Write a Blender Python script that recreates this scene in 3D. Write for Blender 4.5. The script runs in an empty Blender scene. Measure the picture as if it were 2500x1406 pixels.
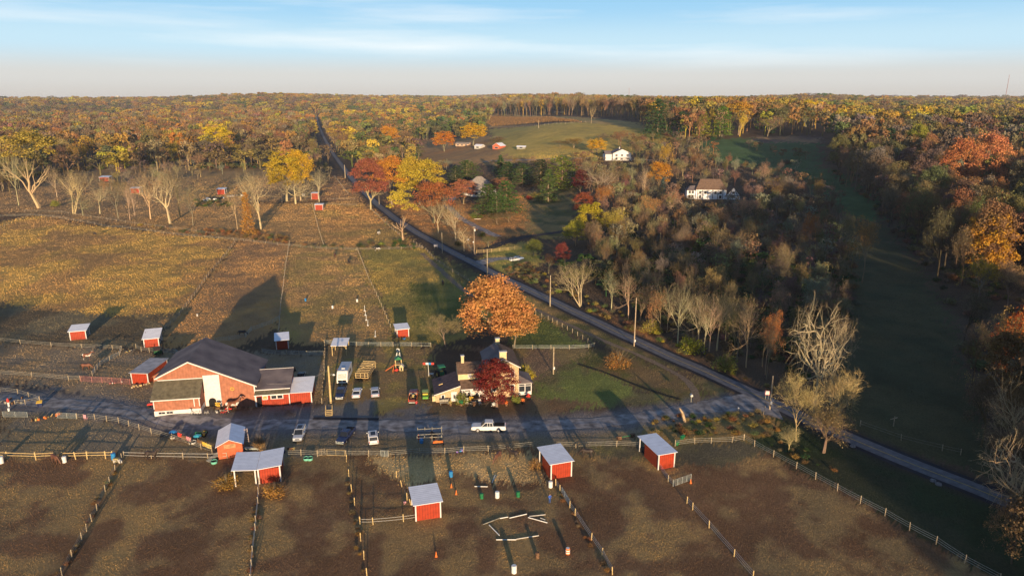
import bpy, math, random
import numpy as np
from mathutils import Vector, Matrix
random.seed(7); rng = np.random.default_rng(7)
scene = bpy.context.scene
col = scene.collection
R = math.radians
# ---------------------------------------------------------------- camera, sky, sun, exposure
CAMH = 63.0; FPX = 1701.0; PITCH = R(15.25)
cd = bpy.data.cameras.new('camera'); cam = bpy.data.objects.new('camera', cd); col.objects.link(cam)
cd.sensor_width = 36; cd.lens = 36*FPX/2500; cd.clip_start = 0.5; cd.clip_end = 30000
cam.location = (0, 0, CAMH); cam.rotation_euler = (R(90)-PITCH, 0, 0)
scene.camera = cam
SUN_AZ = R(169.5); SUN_EL = R(6.2)
world = bpy.data.worlds.new('World'); scene.world = world; world.use_nodes = True
wt = world.node_tree; wn = wt.nodes; wl = wt.links; wn.clear()
wo = wn.new('ShaderNodeOutputWorld'); bg = wn.new('ShaderNodeBackground'); sky = wn.new('ShaderNodeTexSky')
sky.sky_type = 'NISHITA'; sky.sun_disc = False; sky.sun_elevation = SUN_EL; sky.sun_rotation = SUN_AZ
sky.altitude = 100; sky.air_density = 1.3; sky.dust_density = 0.6; sky.ozone_density = 2.2
bg.inputs['Strength'].default_value = 0.15
wtc = wn.new('ShaderNodeTexCoord'); wmap = wn.new('ShaderNodeMapping'); wmap.inputs['Rotation'].default_value = (R(1.2), R(-2.2), 0); wmap.inputs['Scale'].default_value = (1.6, 0.7, 20)
wnz = wn.new('ShaderNodeTexNoise'); wnz.inputs['Scale'].default_value = 1.6; wnz.inputs['Detail'].default_value = 7; wnz.inputs['Roughness'].default_value = .55
wr = wn.new('ShaderNodeValToRGB'); wr.color_ramp.elements[0].position = .52; wr.color_ramp.elements[1].position = 1.0
wsep = wn.new('ShaderNodeSeparateXYZ'); wband = wn.new('ShaderNodeMapRange'); wband.inputs['From Min'].default_value = .02; wband.inputs['From Max'].default_value = .07; wband.interpolation_type = 'SMOOTHSTEP'
wmul = wn.new('ShaderNodeMath'); wmul.operation = 'MULTIPLY'
wmix = wn.new('ShaderNodeMixRGB'); wmix.inputs['Color2'].default_value = (4.5, 4.5, 4.4, 1)
wl.new(wtc.outputs['Generated'], wmap.inputs['Vector']); wl.new(wmap.outputs[0], wnz.inputs['Vector']); wl.new(wnz.outputs['Fac'], wr.inputs[0])
wl.new(wtc.outputs['Generated'], wsep.inputs[0]); wl.new(wsep.outputs[2], wband.inputs[0])
wcx = wn.new('ShaderNodeMath'); wcx.operation = 'MULTIPLY_ADD'; wcx.inputs[1].default_value = .045; wcx.inputs[2].default_value = -.064; wl.new(wsep.outputs[0], wcx.inputs[0])
wcz = wn.new('ShaderNodeMath'); wcz.operation = 'ADD'; wl.new(wcx.outputs[0], wcz.inputs[0]); wl.new(wsep.outputs[2], wcz.inputs[1])
wab = wn.new('ShaderNodeMath'); wab.operation = 'ABSOLUTE'; wl.new(wcz.outputs[0], wab.inputs[0])
wst = wn.new('ShaderNodeMapRange'); wst.interpolation_type = 'SMOOTHSTEP'; wst.inputs['From Min'].default_value = .026; wst.inputs['From Max'].default_value = .0; wst.inputs['To Max'].default_value = .17; wl.new(wab.outputs[0], wst.inputs[0])
wad = wn.new('ShaderNodeMath'); wad.operation = 'ADD'; wl.new(wnz.outputs['Fac'], wad.inputs[0]); wl.new(wst.outputs[0], wad.inputs[1]); wl.new(wad.outputs[0], wr.inputs[0])
wl.new(wr.outputs[0], wmul.inputs[0]); wl.new(wband.outputs[0], wmul.inputs[1])
wm2 = wn.new('ShaderNodeMath'); wm2.operation = 'MULTIPLY'; wm2.inputs[1].default_value = .85; wl.new(wmul.outputs[0], wm2.inputs[0])
wl.new(wm2.outputs[0], wmix.inputs['Fac']); wg = wn.new('ShaderNodeValToRGB'); wg.color_ramp.interpolation = 'EASE'
wg.color_ramp.elements[0].color = (.41, .395, .375, 1); wg.color_ramp.elements[1].color = (.04, .085, .18, 1)
for p, c in [(.026, (.44, .445, .44)), (.066, (.36, .51, .61)), (.125, (.215, .41, .59)), (.21, (.10, .20, .37)), (.5, (.055, .115, .235))]: wg.color_ramp.elements.new(p).color = (*c, 1)
wl.new(wsep.outputs[2], wg.inputs[0])
wsc = wn.new('ShaderNodeVectorMath'); wsc.operation = 'SCALE'; wsc.inputs['Scale'].default_value = 1/.15; wl.new(wg.outputs[0], wsc.inputs[0])
wsm = wn.new('ShaderNodeMixRGB'); wsm.inputs['Fac'].default_value = .95; wl.new(sky.outputs[0], wsm.inputs['Color1']); wl.new(wsc.outputs[0], wsm.inputs['Color2'])
wl.new(wsm.outputs[0], wmix.inputs['Color1']); wl.new(wmix.outputs[0], bg.inputs['Color']); wl.new(bg.outputs[0], wo.inputs['Surface'])
sd = bpy.data.lights.new('sun', 'SUN'); sun = bpy.data.objects.new('sun', sd); col.objects.link(sun)
sd.energy = 5.0; sd.angle = R(0.6); sd.color = (1.0, 0.73, 0.45)
sdir = Vector((math.sin(SUN_AZ)*math.cos(SUN_EL), math.cos(SUN_AZ)*math.cos(SUN_EL), math.sin(SUN_EL)))
sun.rotation_euler = sdir.to_track_quat('Z', 'Y').to_euler()
scene.view_settings.view_transform = 'Standard'; scene.view_settings.look = 'None'
scene.view_settings.exposure = 0.68; scene.view_settings.gamma = 1.0; scene.view_settings.use_curve_mapping = False
scene.cycles.max_bounces = 4; scene.cycles.diffuse_bounces = 2; scene.cycles.glossy_bounces = 2; scene.cycles.transparent_max_bounces = 6
scene.cycles.volume_bounces = 0
# ---------------------------------------------------------------- terrain function and pixel geometry
def S(a, b, t):
    t = np.clip((t-a)/(b-a), 0, 1); return t*t*(3-2*t)
def H(x, y):
    x = np.asarray(x, float); y = np.asarray(y, float)
    r = np.hypot(x, y); az = x/np.maximum(y, 60.)
    hill = 36*S(330, 900, r)*S(-.16, .10, az)*(1-.30*S(.30, .60, az))*(y > 0)
    far = 36*S(1100, 3600, r)*S(-.2, .6, y/np.maximum(r, 1))
    h = hill+far*(1-hill/44)
    h = h+S(900, 2500, r)*(9*np.sin(x/510+1)*np.sin(y/830+.5)+5*np.sin(x/230+y/690)+6*S(2500,4500,r)*np.sin(x/900+2.2))
    h = h+.10*np.sin(x/8.3+.7)*np.sin(y/11.1)+.16*np.sin(x/23+y/31)+.05*np.sin(x/3.7-y/5.3)*S(400, 100, r)
    azr = x/np.maximum(y, 60.); h = h+(y > 0)*(15*np.exp(-((azr+.36)/.10)**2)*S(1500, 2600, r)+11*np.exp(-((azr-.03)/.14)**2)*S(1100, 1900, r)+8*np.exp(-((azr-.42)/.06)**2)*S(1500, 2600, r)+8*np.exp(-((azr+.13)/.05)**2)*S(2500, 3500, r))
    h = h+1.1*np.exp(-((x+68)**2+(y-133)**2)/60.)   # bank below the barn annex
    h = h+46*S(132, 178, x)*(1-S(340, 420, x))*S(-25, -75, y)*(1-.97*S(24, 10, np.abs(x-223)))   # unseen rise added to shade the right woods, gap lets sun through
    return h
cp, sp = math.cos(PITCH), math.sin(PITCH)
def W(px, py, dz=0):
    u = (px-1250)/FPX; v = (703-py)/FPX
    d = np.array([u, cp+v*sp, -sp+v*cp])
    t = 20.0; prev = t
    while t < 12000:
        p = d*t
        if CAMH+p[2]-dz <= H(p[0], p[1]): break
        prev = t; t = t*1.01+.2
    lo, hi = prev, t
    for _ in range(30):
        m = .5*(lo+hi); p = d*m
        if CAMH+p[2]-dz <= H(p[0], p[1]): hi = m
        else: lo = m
    p = d*hi
    return (float(p[0]), float(p[1]), float(H(p[0], p[1])))
def G(x, y): return (x, y, float(H(x, y)))
def topz(x, y, py):
    v = (703-py)/FPX
    return CAMH+y*(v*cp-sp)/(cp+v*sp)
def mpp(P): return (P[1]*cp-(P[2]-CAMH)*sp)/FPX
# ---------------------------------------------------------------- tagging
def tag(o, label=None, cat=None, group=None, kind=None):
    if label: o['label'] = label
    if cat: o['category'] = cat
    if group: o['group'] = group
    if kind: o['kind'] = kind
    return o
def thing(name, label, cat, loc=(0, 0, 0), rz=0, group=None):
    o = bpy.data.objects.new(name, None); col.objects.link(o)
    o.location = loc; o.rotation_euler = (0, 0, rz); o.empty_display_size = .3
    return tag(o, label, cat, group)
def copy_tree(o, parent=None, label=None):
    c = o.copy(); col.objects.link(c)
    if parent is not None: c.parent = parent
    if label: c['label'] = label
    for ch in list(o.children): copy_tree(ch, c)
    return c
# ---------------------------------------------------------------- materials
MATS = {}
def mat(name, rgb, rough=.8, var=.15, scale=3.0, metal=0.0, stripes=None, bump=0.0, spec=.3, dark=None, coord='Object'):
    if name in MATS: return MATS[name]
    m = bpy.data.materials.new(name); m.use_nodes = True; n = m.node_tree.nodes; l = m.node_tree.links
    b = n['Principled BSDF']; b.inputs['Roughness'].default_value = rough; b.inputs['Metallic'].default_value = metal
    b.inputs['Specular IOR Level'].default_value = spec
    tc = n.new('ShaderNodeTexCoord'); nz = n.new('ShaderNodeTexNoise'); nz.inputs['Scale'].default_value = scale; nz.inputs['Detail'].default_value = 5
    l.new(tc.outputs[coord], nz.inputs['Vector'])
    mx = n.new('ShaderNodeMixRGB'); mr = n.new('ShaderNodeMapRange'); mr.inputs['From Min'].default_value = .3; mr.inputs['From Max'].default_value = .7
    l.new(nz.outputs['Fac'], mr.inputs[0]); l.new(mr.outputs[0], mx.inputs['Fac'])
    d = dark or tuple(c*(1-2*var) for c in rgb)
    mx.inputs['Color1'].default_value = (*d, 1); mx.inputs['Color2'].default_value = (*[min(1, c*(1+var)) for c in rgb], 1)
    out = mx.outputs[0]; hsrc = nz.outputs['Fac']
    if stripes:
        ax, per, amt = stripes
        sx = n.new('ShaderNodeSeparateXYZ'); l.new(tc.outputs['Object'], sx.inputs[0])
        mm = n.new('ShaderNodeMath'); mm.operation = 'MULTIPLY'; mm.inputs[1].default_value = 1/per; l.new(sx.outputs[ax], mm.inputs[0])
        fr = n.new('ShaderNodeMath'); fr.operation = 'FRACT'; l.new(mm.outputs[0], fr.inputs[0])
        gt = n.new('ShaderNodeMath'); gt.operation = 'GREATER_THAN'; gt.inputs[1].default_value = .78; l.new(fr.outputs[0], gt.inputs[0])
        m3 = n.new('ShaderNodeMixRGB'); m3.blend_type = 'MULTIPLY'; m3.inputs['Color2'].default_value = (1-amt, 1-amt, 1-amt, 1)
        l.new(gt.outputs[0], m3.inputs['Fac']); l.new(out, m3.inputs['Color1']); out = m3.outputs[0]
    l.new(out, b.inputs['Base Color'])
    if bump:
        bp = n.new('ShaderNodeBump'); bp.inputs['Strength'].default_value = bump; bp.inputs['Distance'].default_value = .05
        l.new(hsrc, bp.inputs['Height']); l.new(bp.outputs[0], b.inputs['Normal'])
    MATS[name] = m; return m
def leafmat(name, inst=False, transl=.25, tintvar=.35, rough=.7):
    m = bpy.data.materials.new(name); m.use_nodes = True; n = m.node_tree.nodes; l = m.node_tree.links; n.clear()
    o = n.new('ShaderNodeOutputMaterial')
    if inst:
        a = n.new('ShaderNodeAttribute'); a.attribute_type = 'INSTANCER'; a.attribute_name = 'tint'; src = a.outputs['Color']
    else:
        a = n.new('ShaderNodeObjectInfo'); src = a.outputs['Color']
    g = n.new('ShaderNodeNewGeometry')
    tc = n.new('ShaderNodeTexCoord'); nz = n.new('ShaderNodeTexNoise'); nz.inputs['Scale'].default_value = .35; nz.inputs['Detail'].default_value = 3
    l.new(tc.outputs['Object'], nz.inputs['Vector'])
    mr = n.new('ShaderNodeMapRange'); mr.inputs['To Min'].default_value = 1-tintvar; mr.inputs['To Max'].default_value = 1+tintvar
    l.new(g.outputs['Random Per Island'], mr.inputs[0])
    hs = n.new('ShaderNodeHueSaturation'); l.new(src, hs.inputs['Color']); l.new(mr.outputs[0], hs.inputs['Value'])
    hm = n.new('ShaderNodeMapRange'); hm.inputs['From Min'].default_value = .3; hm.inputs['From Max'].default_value = .7; hm.inputs['To Min'].default_value = .497; hm.inputs['To Max'].default_value = .525
    l.new(nz.outputs['Fac'], hm.inputs[0]); l.new(hm.outputs[0], hs.inputs['Hue'])
    d = n.new('ShaderNodeBsdfDiffuse'); l.new(hs.outputs[0], d.inputs['Color'])
    if transl > 0:
        t = n.new('ShaderNodeBsdfTranslucent'); l.new(hs.outputs[0], t.inputs['Color'])
        mx = n.new('ShaderNodeMixShader'); mx.inputs[0].default_value = transl; l.new(d.outputs[0], mx.inputs[1]); l.new(t.outputs[0], mx.inputs[2]); l.new(mx.outputs[0], o.inputs['Surface'])
    else: l.new(d.outputs[0], o.inputs['Surface'])
    return m
# ---------------------------------------------------------------- mesh building
class MB:
    def __init__(s): s.v = []; s.f = []; s.mi = []; s.cur = 0
    def add(s, vs, fs, M=None):
        k = len(s.v)
        if M is not None: vs = [tuple(M @ Vector(p)) for p in vs]
        s.v += [tuple(p) for p in vs]; s.f += [tuple(i+k for i in f) for f in fs]; s.mi += [s.cur]*len(fs); return s
    def box(s, c, d, rz=0, M=None):
        x, y, z = d[0]/2, d[1]/2, d[2]/2
        vs = [(sx*x, sy*y, sz*z) for sx in (-1, 1) for sy in (-1, 1) for sz in (-1, 1)]
        if rz: ca, sa = math.cos(rz), math.sin(rz); vs = [(a*ca-b*sa, a*sa+b*ca, h) for a, b, h in vs]
        vs = [(a+c[0], b+c[1], h+c[2]) for a, b, h in vs]
        return s.add(vs, [(0, 1, 3, 2), (4, 6, 7, 5), (0, 4, 5, 1), (2, 3, 7, 6), (0, 2, 6, 4), (1, 5, 7, 3)], M)
    def prism(s, poly, y0, y1, axis='y', M=None):
        n = len(poly)
        if axis == 'y': vs = [(a, y0, b) for a, b in poly]+[(a, y1, b) for a, b in poly]
        elif axis == 'x': vs = [(y0, a, b) for a, b in poly]+[(y1, a, b) for a, b in poly]
        else: vs = [(a, b, y0) for a, b in poly]+[(a, b, y1) for a, b in poly]
        return s.add(vs, [tuple(range(n)), tuple(range(2*n-1, n-1, -1))]+[(i, i+n, (i+1) % n+n, (i+1) % n) for i in range(n)], M)
    def slab(s, p, th):   # thin solid from 4 roof corners, thickness downwards
        vs = [tuple(q) for q in p]+[(q[0], q[1], q[2]-th) for q in p]; n = len(p)
        return s.add(vs, [tuple(range(n)), tuple(range(2*n-1, n-1, -1))]+[(i, i+n, (i+1) % n+n, (i+1) % n) for i in range(n)])
    def tube(s, p0, p1, r0, r1=None, n=6, cap=True):
        r1 = r0 if r1 is None else r1
        a = Vector(p0); b = Vector(p1); d = (b-a)
        if d.length < 1e-6: return s
        d.normalize(); u = d.orthogonal().normalized(); w = d.cross(u)
        vs = []
        for p, r in ((a, r0), (b, r1)):
            for i in range(n):
                t = 2*math.pi*i/n; vs.append(tuple(p+u*(r*math.cos(t))+w*(r*math.sin(t))))
        fs = [(i, (i+1) % n, (i+1) % n+n, i+n) for i in range(n)]
        if cap: fs += [tuple(range(n-1, -1, -1)), tuple(range(n, 2*n))]
        return s.add(vs, fs)
    def lathe(s, prof, n=12, c=(0, 0, 0), M=None):
        vs = []; fs = []
        for r, z in prof:
            for i in range(n):
                t = 2*math.pi*i/n; vs.append((c[0]+r*math.cos(t), c[1]+r*math.sin(t), c[2]+z))
        for k in range(len(prof)-1):
            for i in range(n): fs.append((k*n+i, k*n+(i+1) % n, (k+1)*n+(i+1) % n, (k+1)*n+i))
        fs += [tuple(range(n-1, -1, -1)), tuple((len(prof)-1)*n+i for i in range(n))]
        return s.add(vs, fs, M)
    def loft(s, rings):
        n = len(rings[0]); vs = [p for r in rings for p in r]
        fs = [tuple(range(n-1, -1, -1)), tuple((len(rings)-1)*n+i for i in range(n))]
        for k in range(len(rings)-1):
            for i in range(n): fs.append((k*n+i, k*n+(i+1) % n, (k+1)*n+(i+1) % n, (k+1)*n+i))
        return s.add(vs, fs)
    def mesh(s, name, m, smooth=False):
        me = bpy.data.meshes.new(name); me.from_pydata(s.v, [], s.f)
        for q in (m if isinstance(m, (list, tuple)) else [m]): me.materials.append(q)
        if isinstance(m, (list, tuple)): me.polygons.foreach_set('material_index', s.mi)
        if smooth: me.polygons.foreach_set('use_smooth', [True]*len(me.polygons))
        me.update(); return me
    def build(s, name, m, parent=None, loc=None, rz=0, smooth=False, bevel=0, label=None):
        o = bpy.data.objects.new(name, s.mesh(name, m, smooth)); col.objects.link(o)
        if parent is not None: o.parent = parent
        if loc: o.location = loc
        if rz: o.rotation_euler = (0, 0, rz)
        if bevel:
            b = o.modifiers.new('bevel', 'BEVEL'); b.width = bevel; b.segments = 2; b.limit_method = 'ANGLE'
        if label: o['label'] = label
        return o
def npmesh(name, V, F, mats, colors=None, mi=None, smooth=False):
    V = np.asarray(V, np.float32); F = np.asarray(F, np.int32)
    me = bpy.data.meshes.new(name); me.vertices.add(len(V)); me.vertices.foreach_set('co', V.ravel())
    k = F.shape[1]; me.loops.add(F.size); me.loops.foreach_set('vertex_index', F.ravel())
    me.polygons.add(len(F)); me.polygons.foreach_set('loop_start', np.arange(0, F.size, k, dtype=np.int32))
    try: me.polygons.foreach_set('loop_total', np.full(len(F), k, np.int32))
    except Exception: pass
    for m in mats: me.materials.append(m)
    if mi is not None: me.polygons.foreach_set('material_index', np.asarray(mi, np.int32))
    if smooth: me.polygons.foreach_set('use_smooth', np.ones(len(F), bool))
    me.update(calc_edges=True)
    if colors is not None:
        c = me.color_attributes.new('Col', 'FLOAT_COLOR', 'POINT')
        cc = np.ones((len(V), 4), np.float32); cc[:, :3] = colors; c.data.foreach_set('color', cc.ravel())
    return me
def link(name, me, parent=None):
    o = bpy.data.objects.new(name, me); col.objects.link(o)
    if parent is not None: o.parent = parent
    return o
# ================================================================ ground colours (cover of each field, with shade painted into one strip)
def fbm(x, y, s, seed=0, oct=3):
    out = np.zeros_like(x); a = 1.0; tot = 0
    for k in range(oct):
        f = (2.03**k)/s; q = seed*7.13+k*3.1
        xx = x*f+q; yy = y*f-q*1.7; xi = np.floor(xx); yi = np.floor(yy); fx = xx-xi; fy = yy-yi
        fx = fx*fx*(3-2*fx); fy = fy*fy*(3-2*fy)
        def h(i, j):
            v = np.sin(i*127.1+j*311.7+seed*17.0)*43758.5453; return v-np.floor(v)
        out += a*((h(xi, yi)*(1-fx)+h(xi+1, yi)*fx)*(1-fy)+(h(xi, yi+1)*(1-fx)+h(xi+1, yi+1)*fx)*fy); tot += a; a *= .5
    return out/tot
def poly_w(pts): return np.array([W(*p)[:2] for p in pts])
def inside(P, x, y):
    c = np.zeros(x.shape, bool); n = len(P)
    for i in range(n):
        x1, y1 = P[i]; x2, y2 = P[(i+1) % n]
        if y1 == y2: continue
        m = ((y1 > y) != (y2 > y)) & (x < (x2-x1)*(y-y1)/(y2-y1)+x1); c ^= m
    return c
def dist_line(P, x, y):
    d = np.full(x.shape, 1e9)
    for (x1, y1), (x2, y2) in zip(P[:-1], P[1:]):
        L = (x2-x1)**2+(y2-y1)**2; t = np.clip(((x-x1)*(x2-x1)+(y-y1)*(y2-y1))/L, 0, 1)
        d = np.minimum(d, np.hypot(x-x1-t*(x2-x1), y-y1-t*(y2-y1)))
    return d
MUD = (.18, .10, .05); MUD2 = (.31, .215, .10); GOLD = (.46, .315, .115); TAN = (.46, .295, .135); GREEN = (.13, .14, .035); LAWN = (.16, .18, .05)
OLIVE = (.28, .23, .07); FLOOR = (.095, .066, .042); MEADOW = (.065, .12, .045); LEAFY = (.42, .215, .085); GREY = (.20, .18, .155); DARKM = (.03, .035, .02)
REG = [  # pixel outline on the ground, colour, patch colour, patch amount, patch size
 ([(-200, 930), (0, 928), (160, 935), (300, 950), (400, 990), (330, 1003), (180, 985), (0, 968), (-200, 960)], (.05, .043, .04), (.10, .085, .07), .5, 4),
 ([(940, 490), (1130, 490), (1220, 560), (1190, 605), (1120, 612), (1080, 600), (1000, 552)], (.40, .21, .085), (.26, .17, .08), .6, 8),
 ([(1180, 640), (1190, 600), (1300, 590), (1330, 640), (1260, 660), (1230, 690)], (.26, .25, .07), (.40, .28, .11), .6, 6),
 ([(-900, 3000), (-900, 1120), (0, 1110), (520, 1112), (1300, 1095), (1820, 1072), (2350, 1370), (2600, 1500), (3200, 3000)], MUD, MUD2, .85, 4.5),
 ([(0, 1000), (0, 1110), (560, 1115), (1000, 1110), (1300, 1095), (1560, 1088), (1600, 1040), (1150, 1050), (700, 1060), (400, 1060), (200, 1010)], (.23, .175, .10), GREY, .4, 5),
 ([(1300, 1095), (1560, 1088), (1820, 1073), (1900, 1100), (1760, 1135), (1500, 1120)], (.12, .10, .06), OLIVE, .5, 5),
 ([(900, 1115), (1310, 1105), (1340, 1180), (1200, 1170), (1100, 1150), (1000, 1190), (920, 1140)], (.46, .35, .21), MUD2, .5, 4),
 ([(-900, 560), (0, 545), (75, 527), (260, 555), (570, 585), (540, 640), (475, 720), (400, 800), (350, 850), (0, 835), (-900, 800)], GOLD, (.34, .20, .10), .7, 13),
 ([(-900, 745), (0, 740), (250, 770), (450, 765), (400, 800), (350, 850), (0, 835), (-900, 800)], (.14, .105, .06), (.22, .18, .10), .7, 7),  # field shade painted in as a darker brown strip
 ([(575, 586), (706, 592), (690, 740), (678, 800), (560, 860), (400, 850), (400, 800), (475, 720), (545, 640)], (.42, .255, .125), (.28,.17,.09), .6, 9),
 ([(-900, 835), (0, 835), (300, 855), (400, 860), (800, 860), (790, 985), (640, 990), (400, 1000), (0, 930), (-900, 930)], (.26, .19, .115), GREY, .45, 5),
 ([(707, 592), (870, 608), (900, 680), (955, 800), (950, 838), (800, 838), (700, 840), (680, 800)], (.37, .245, .12), OLIVE, .5, 8),
 ([(873, 608), (1032, 606), (1150, 690), (1260, 770), (1100, 840), (955, 838), (955, 795), (905, 690)], OLIVE, (.40, .28, .09), .7, 12),
 ([(1000, 690), (1150, 690), (1260, 760), (1140, 800), (1020, 800)], GREEN, OLIVE, .5, 10),
 ([(790, 840), (1060, 845), (1060, 1000), (960, 1010), (790, 1010)], (.24, .165, .08), OLIVE, .7, 4),
 ([(1240, 760), (1310, 770), (1440, 846), (1250, 852)], GREEN, LAWN, .6, 6),
 ([(1050, 850), (1450, 848), (1420, 890), (1380, 940), (1300, 950), (1200, 860)], (.19, .13, .08), OLIVE, .4, 5),
 ([(1300, 930), (1400, 880), (1560, 950), (1680, 985), (1500, 995), (1300, 1010)], LAWN, (.13, .10, .055), .8, 7),
 ([(1040, 985), (1310, 970), (1480, 985), (1300, 1018), (1040, 1020)], (.15, .11, .06), MUD, .6, 4),
 ([(1450, 848), (1520, 860), (1700, 935), (1740, 975), (1690, 985), (1580, 950), (1400, 885)], (.11, .105, .035), (.20, .12, .06), .7, 6),
 ([(1300, 770), (1230, 690), (1500, 805), (1700, 905), (1810, 950), (1750, 970), (1690, 915), (1500, 850)], (.12, .11, .04), TAN, .6, 5),
 ([(1130, 690), (1050, 620), (1180, 670), (1300, 735), (1300, 770)], (.14, .12, .05), OLIVE, .6, 5),
 ([(575, 585), (360, 560), (260, 545), (420, 520), (560, 500), (760, 495), (880, 490), (960, 560), (1030, 605), (870, 608), (707, 590)], (.36, .23, .11), (.28, .19, .09), .6, 14),
 ([(760, 500), (900, 500), (985, 570), (1000, 600), (800, 600)], (.42, .255, .115), (.32, .235, .085), .7, 16),
 ([(830, 430), (880, 490), (770, 492), (800, 430)], (.27, .16, .08), TAN, .5, 10),
 ([(-900, 430), (0, 470), (60, 460), (250, 410), (500, 405), (660, 405), (760, 410), (770, 490), (560, 500), (250, 545), (0, 520), (-900, 540)], (.30, .20, .105), (.22, .155, .085), .6, 14),
 ([(500, 410), (700, 410), (640, 450), (560, 500), (430, 500), (460, 460)], (.34, .225, .115), MUD2, .7, 12),
 ([(1130, 500), (1200, 480), (1350, 460), (1400, 500), (1350, 570), (1230, 580), (1140, 545)], LEAFY, (.22, .15, .06), .6, 9),
 ([(1290, 470), (1400, 450), (1410, 560), (1360, 590), (1280, 570)], (.12, .12, .045), TAN, .5, 9),
 ([(960, 400), (940, 365), (1040, 338), (1190, 332), (1280, 365), (1420, 370), (1420, 400), (1200, 405), (1030, 400)], (.36, .215, .10), (.3, .2, .1), .6, 15),
 ([(1190, 315), (1300, 308), (1440, 300), (1560, 305), (1650, 335), (1620, 360), (1480, 385), (1380, 395), (1240, 385), (1210, 350)], (.42, .33, .11), (.32, .27, .085), .6, 25),
 ([(1130, 280), (1210, 278), (1350, 285), (1420, 297), (1190, 314), (1120, 310)], (.30, .20, .075), (.20, .11, .05), .7, 18),
 ([(1250, 281), (1350, 284), (1560, 300), (1600, 320), (1420, 298)], (.30, .24, .11), TAN, .4, 20),
 ([(1690, 350), (1760, 340), (2000, 340), (2010, 410), (2060, 430), (2140, 480), (2150, 560), (2060, 520), (1960, 440), (1850, 410), (1740, 390)], MEADOW, (.05, .10, .04), .5, 25),
 ([(1840, 335), (2000, 333), (2000, 350), (1850, 348)], (.12, .09, .08), TAN, .4, 20),
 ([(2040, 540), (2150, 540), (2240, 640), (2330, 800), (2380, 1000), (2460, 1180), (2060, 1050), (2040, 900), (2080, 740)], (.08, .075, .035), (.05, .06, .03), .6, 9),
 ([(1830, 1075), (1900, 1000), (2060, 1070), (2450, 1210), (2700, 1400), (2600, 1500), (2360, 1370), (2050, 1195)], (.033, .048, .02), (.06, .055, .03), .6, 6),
 ([(1560, 1030), (1700, 1005), (1870, 1000), (1900, 1050), (1830, 1075), (1600, 1085)], (.20, .16, .06), (.36, .22, .09), .6, 4),
]
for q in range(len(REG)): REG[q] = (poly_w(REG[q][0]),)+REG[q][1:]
YARDP = poly_w([(-60, 945), (180, 945), (420, 1005), (640, 995), (800, 985), (900, 975), (1040, 985), (1060, 1015), (1040, 1048), (700, 1058), (430, 1055), (300, 1030), (190, 1008), (-60, 1000)])
ROADPX = [(2700, 1330), (2480, 1232), (2350, 1180), (2200, 1122), (2050, 1060), (1900, 990), (1800, 943), (1700, 898), (1600, 854), (1500, 808), (1400, 760), (1300, 712), (1200, 665), (1140, 634), (1080, 603), (1020, 570), (970, 538), (925, 503), (890, 470), (860, 438), (835, 405), (815, 378), (800, 352), (788, 330), (778, 305), (772, 283)]
ROADC = np.array([W(*p)[:2] for p in ROADPX])
DRIVEPX = [(1893, 986), (1835, 983), (1760, 989), (1680, 1002), (1580, 1018), (1480, 1029), (1380, 1036), (1280, 1040), (1150, 1042), (1000, 1040), (860, 1036), (720, 1036), (600, 1037), (500, 1033), (420, 1024), (340, 1008), (250, 992), (150, 985), (0, 975), (-300, 960)]
DRIVEC = np.array([W(*p)[:2] for p in DRIVEPX])
LEAFSTRIP = poly_w([(1430, 766), (1640, 864), (1860, 962), (1875, 945), (1700, 868), (1560, 795), (1450, 742)])
def paint(x, y):
    n0 = fbm(x, y, 22, 1); C = np.empty(x.shape+(3,)); r = np.hypot(x, y)
    wob = (fbm(x, y, 6, 2)-.5)*3.0*np.clip(r/150, .6, 4); wob2 = (fbm(x, y, 6, 3)-.5)*3.0*np.clip(r/150, .6, 4)
    pr = np.random.default_rng(3); js = np.clip(r/150, .5, 4)*.9; wob = wob+pr.normal(0, 1, x.shape)*js; wob2 = wob2+pr.normal(0, 1, x.shape)*js
    xx = x+wob; yy = y+wob2
    for k in range(3): C[..., k] = FLOOR[k]*(.75+.5*n0)
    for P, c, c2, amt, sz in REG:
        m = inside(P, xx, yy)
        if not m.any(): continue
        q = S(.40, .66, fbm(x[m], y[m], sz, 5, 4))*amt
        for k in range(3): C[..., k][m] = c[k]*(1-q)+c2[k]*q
    f = (fbm(x, y, 2.6, 9, 2)*.35+fbm(x, y, 7.5, 11)*.6+fbm(x, y, 45, 12)*.5)/1.45
    C *= (.5+1.05*f)[..., None]; q = S(.12, .32, C.mean(-1))[..., None]; C = np.minimum(C*(1+q*np.array([.15, .03, -.26])), .8)
    # bare trodden soil beside the fence lines and gravel yard
    dd = dist_line(DRIVEC, x, y); q = (.8*S(6.5, 2.5, dd+3.0*(fbm(x, y, 3, 17)-.5)))[..., None]; C = C*(1-q)+np.array([.21, .195, .19])*q
    m = inside(LEAFSTRIP, xx, yy); q = .8*S(.25, .6, fbm(x, y, 4, 23))
    for k, v in enumerate((.42, .20, .08)): C[..., k] = np.where(m, C[..., k]*(1-q)+v*q, C[..., k])
    dd = dist_line(ROADC, x, y); q = (.7*S(5.2, 3.0, dd+2.0*(fbm(x, y, 2.5, 18)-.5)))[..., None]; C = C*(1-q)+np.array([.05, .042, .036])*q
    m = inside(YARDP, xx, yy); q = .75*S(.3, .6, fbm(x, y, 4, 21))
    for k, v in enumerate((.17, .165, .165)): C[..., k] = np.where(m, C[..., k]*(1-q)+v*q, C[..., k])
    return C
azs = np.concatenate([np.arange(-180, -46, 6.), np.arange(-45, 45.01, .125), np.arange(51, 180, 6.)])
rs = [0.5, 5, 12, 22, 32]; 
while rs[-1] < 11000: rs.append(rs[-1]*1.0075+.12)
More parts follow.
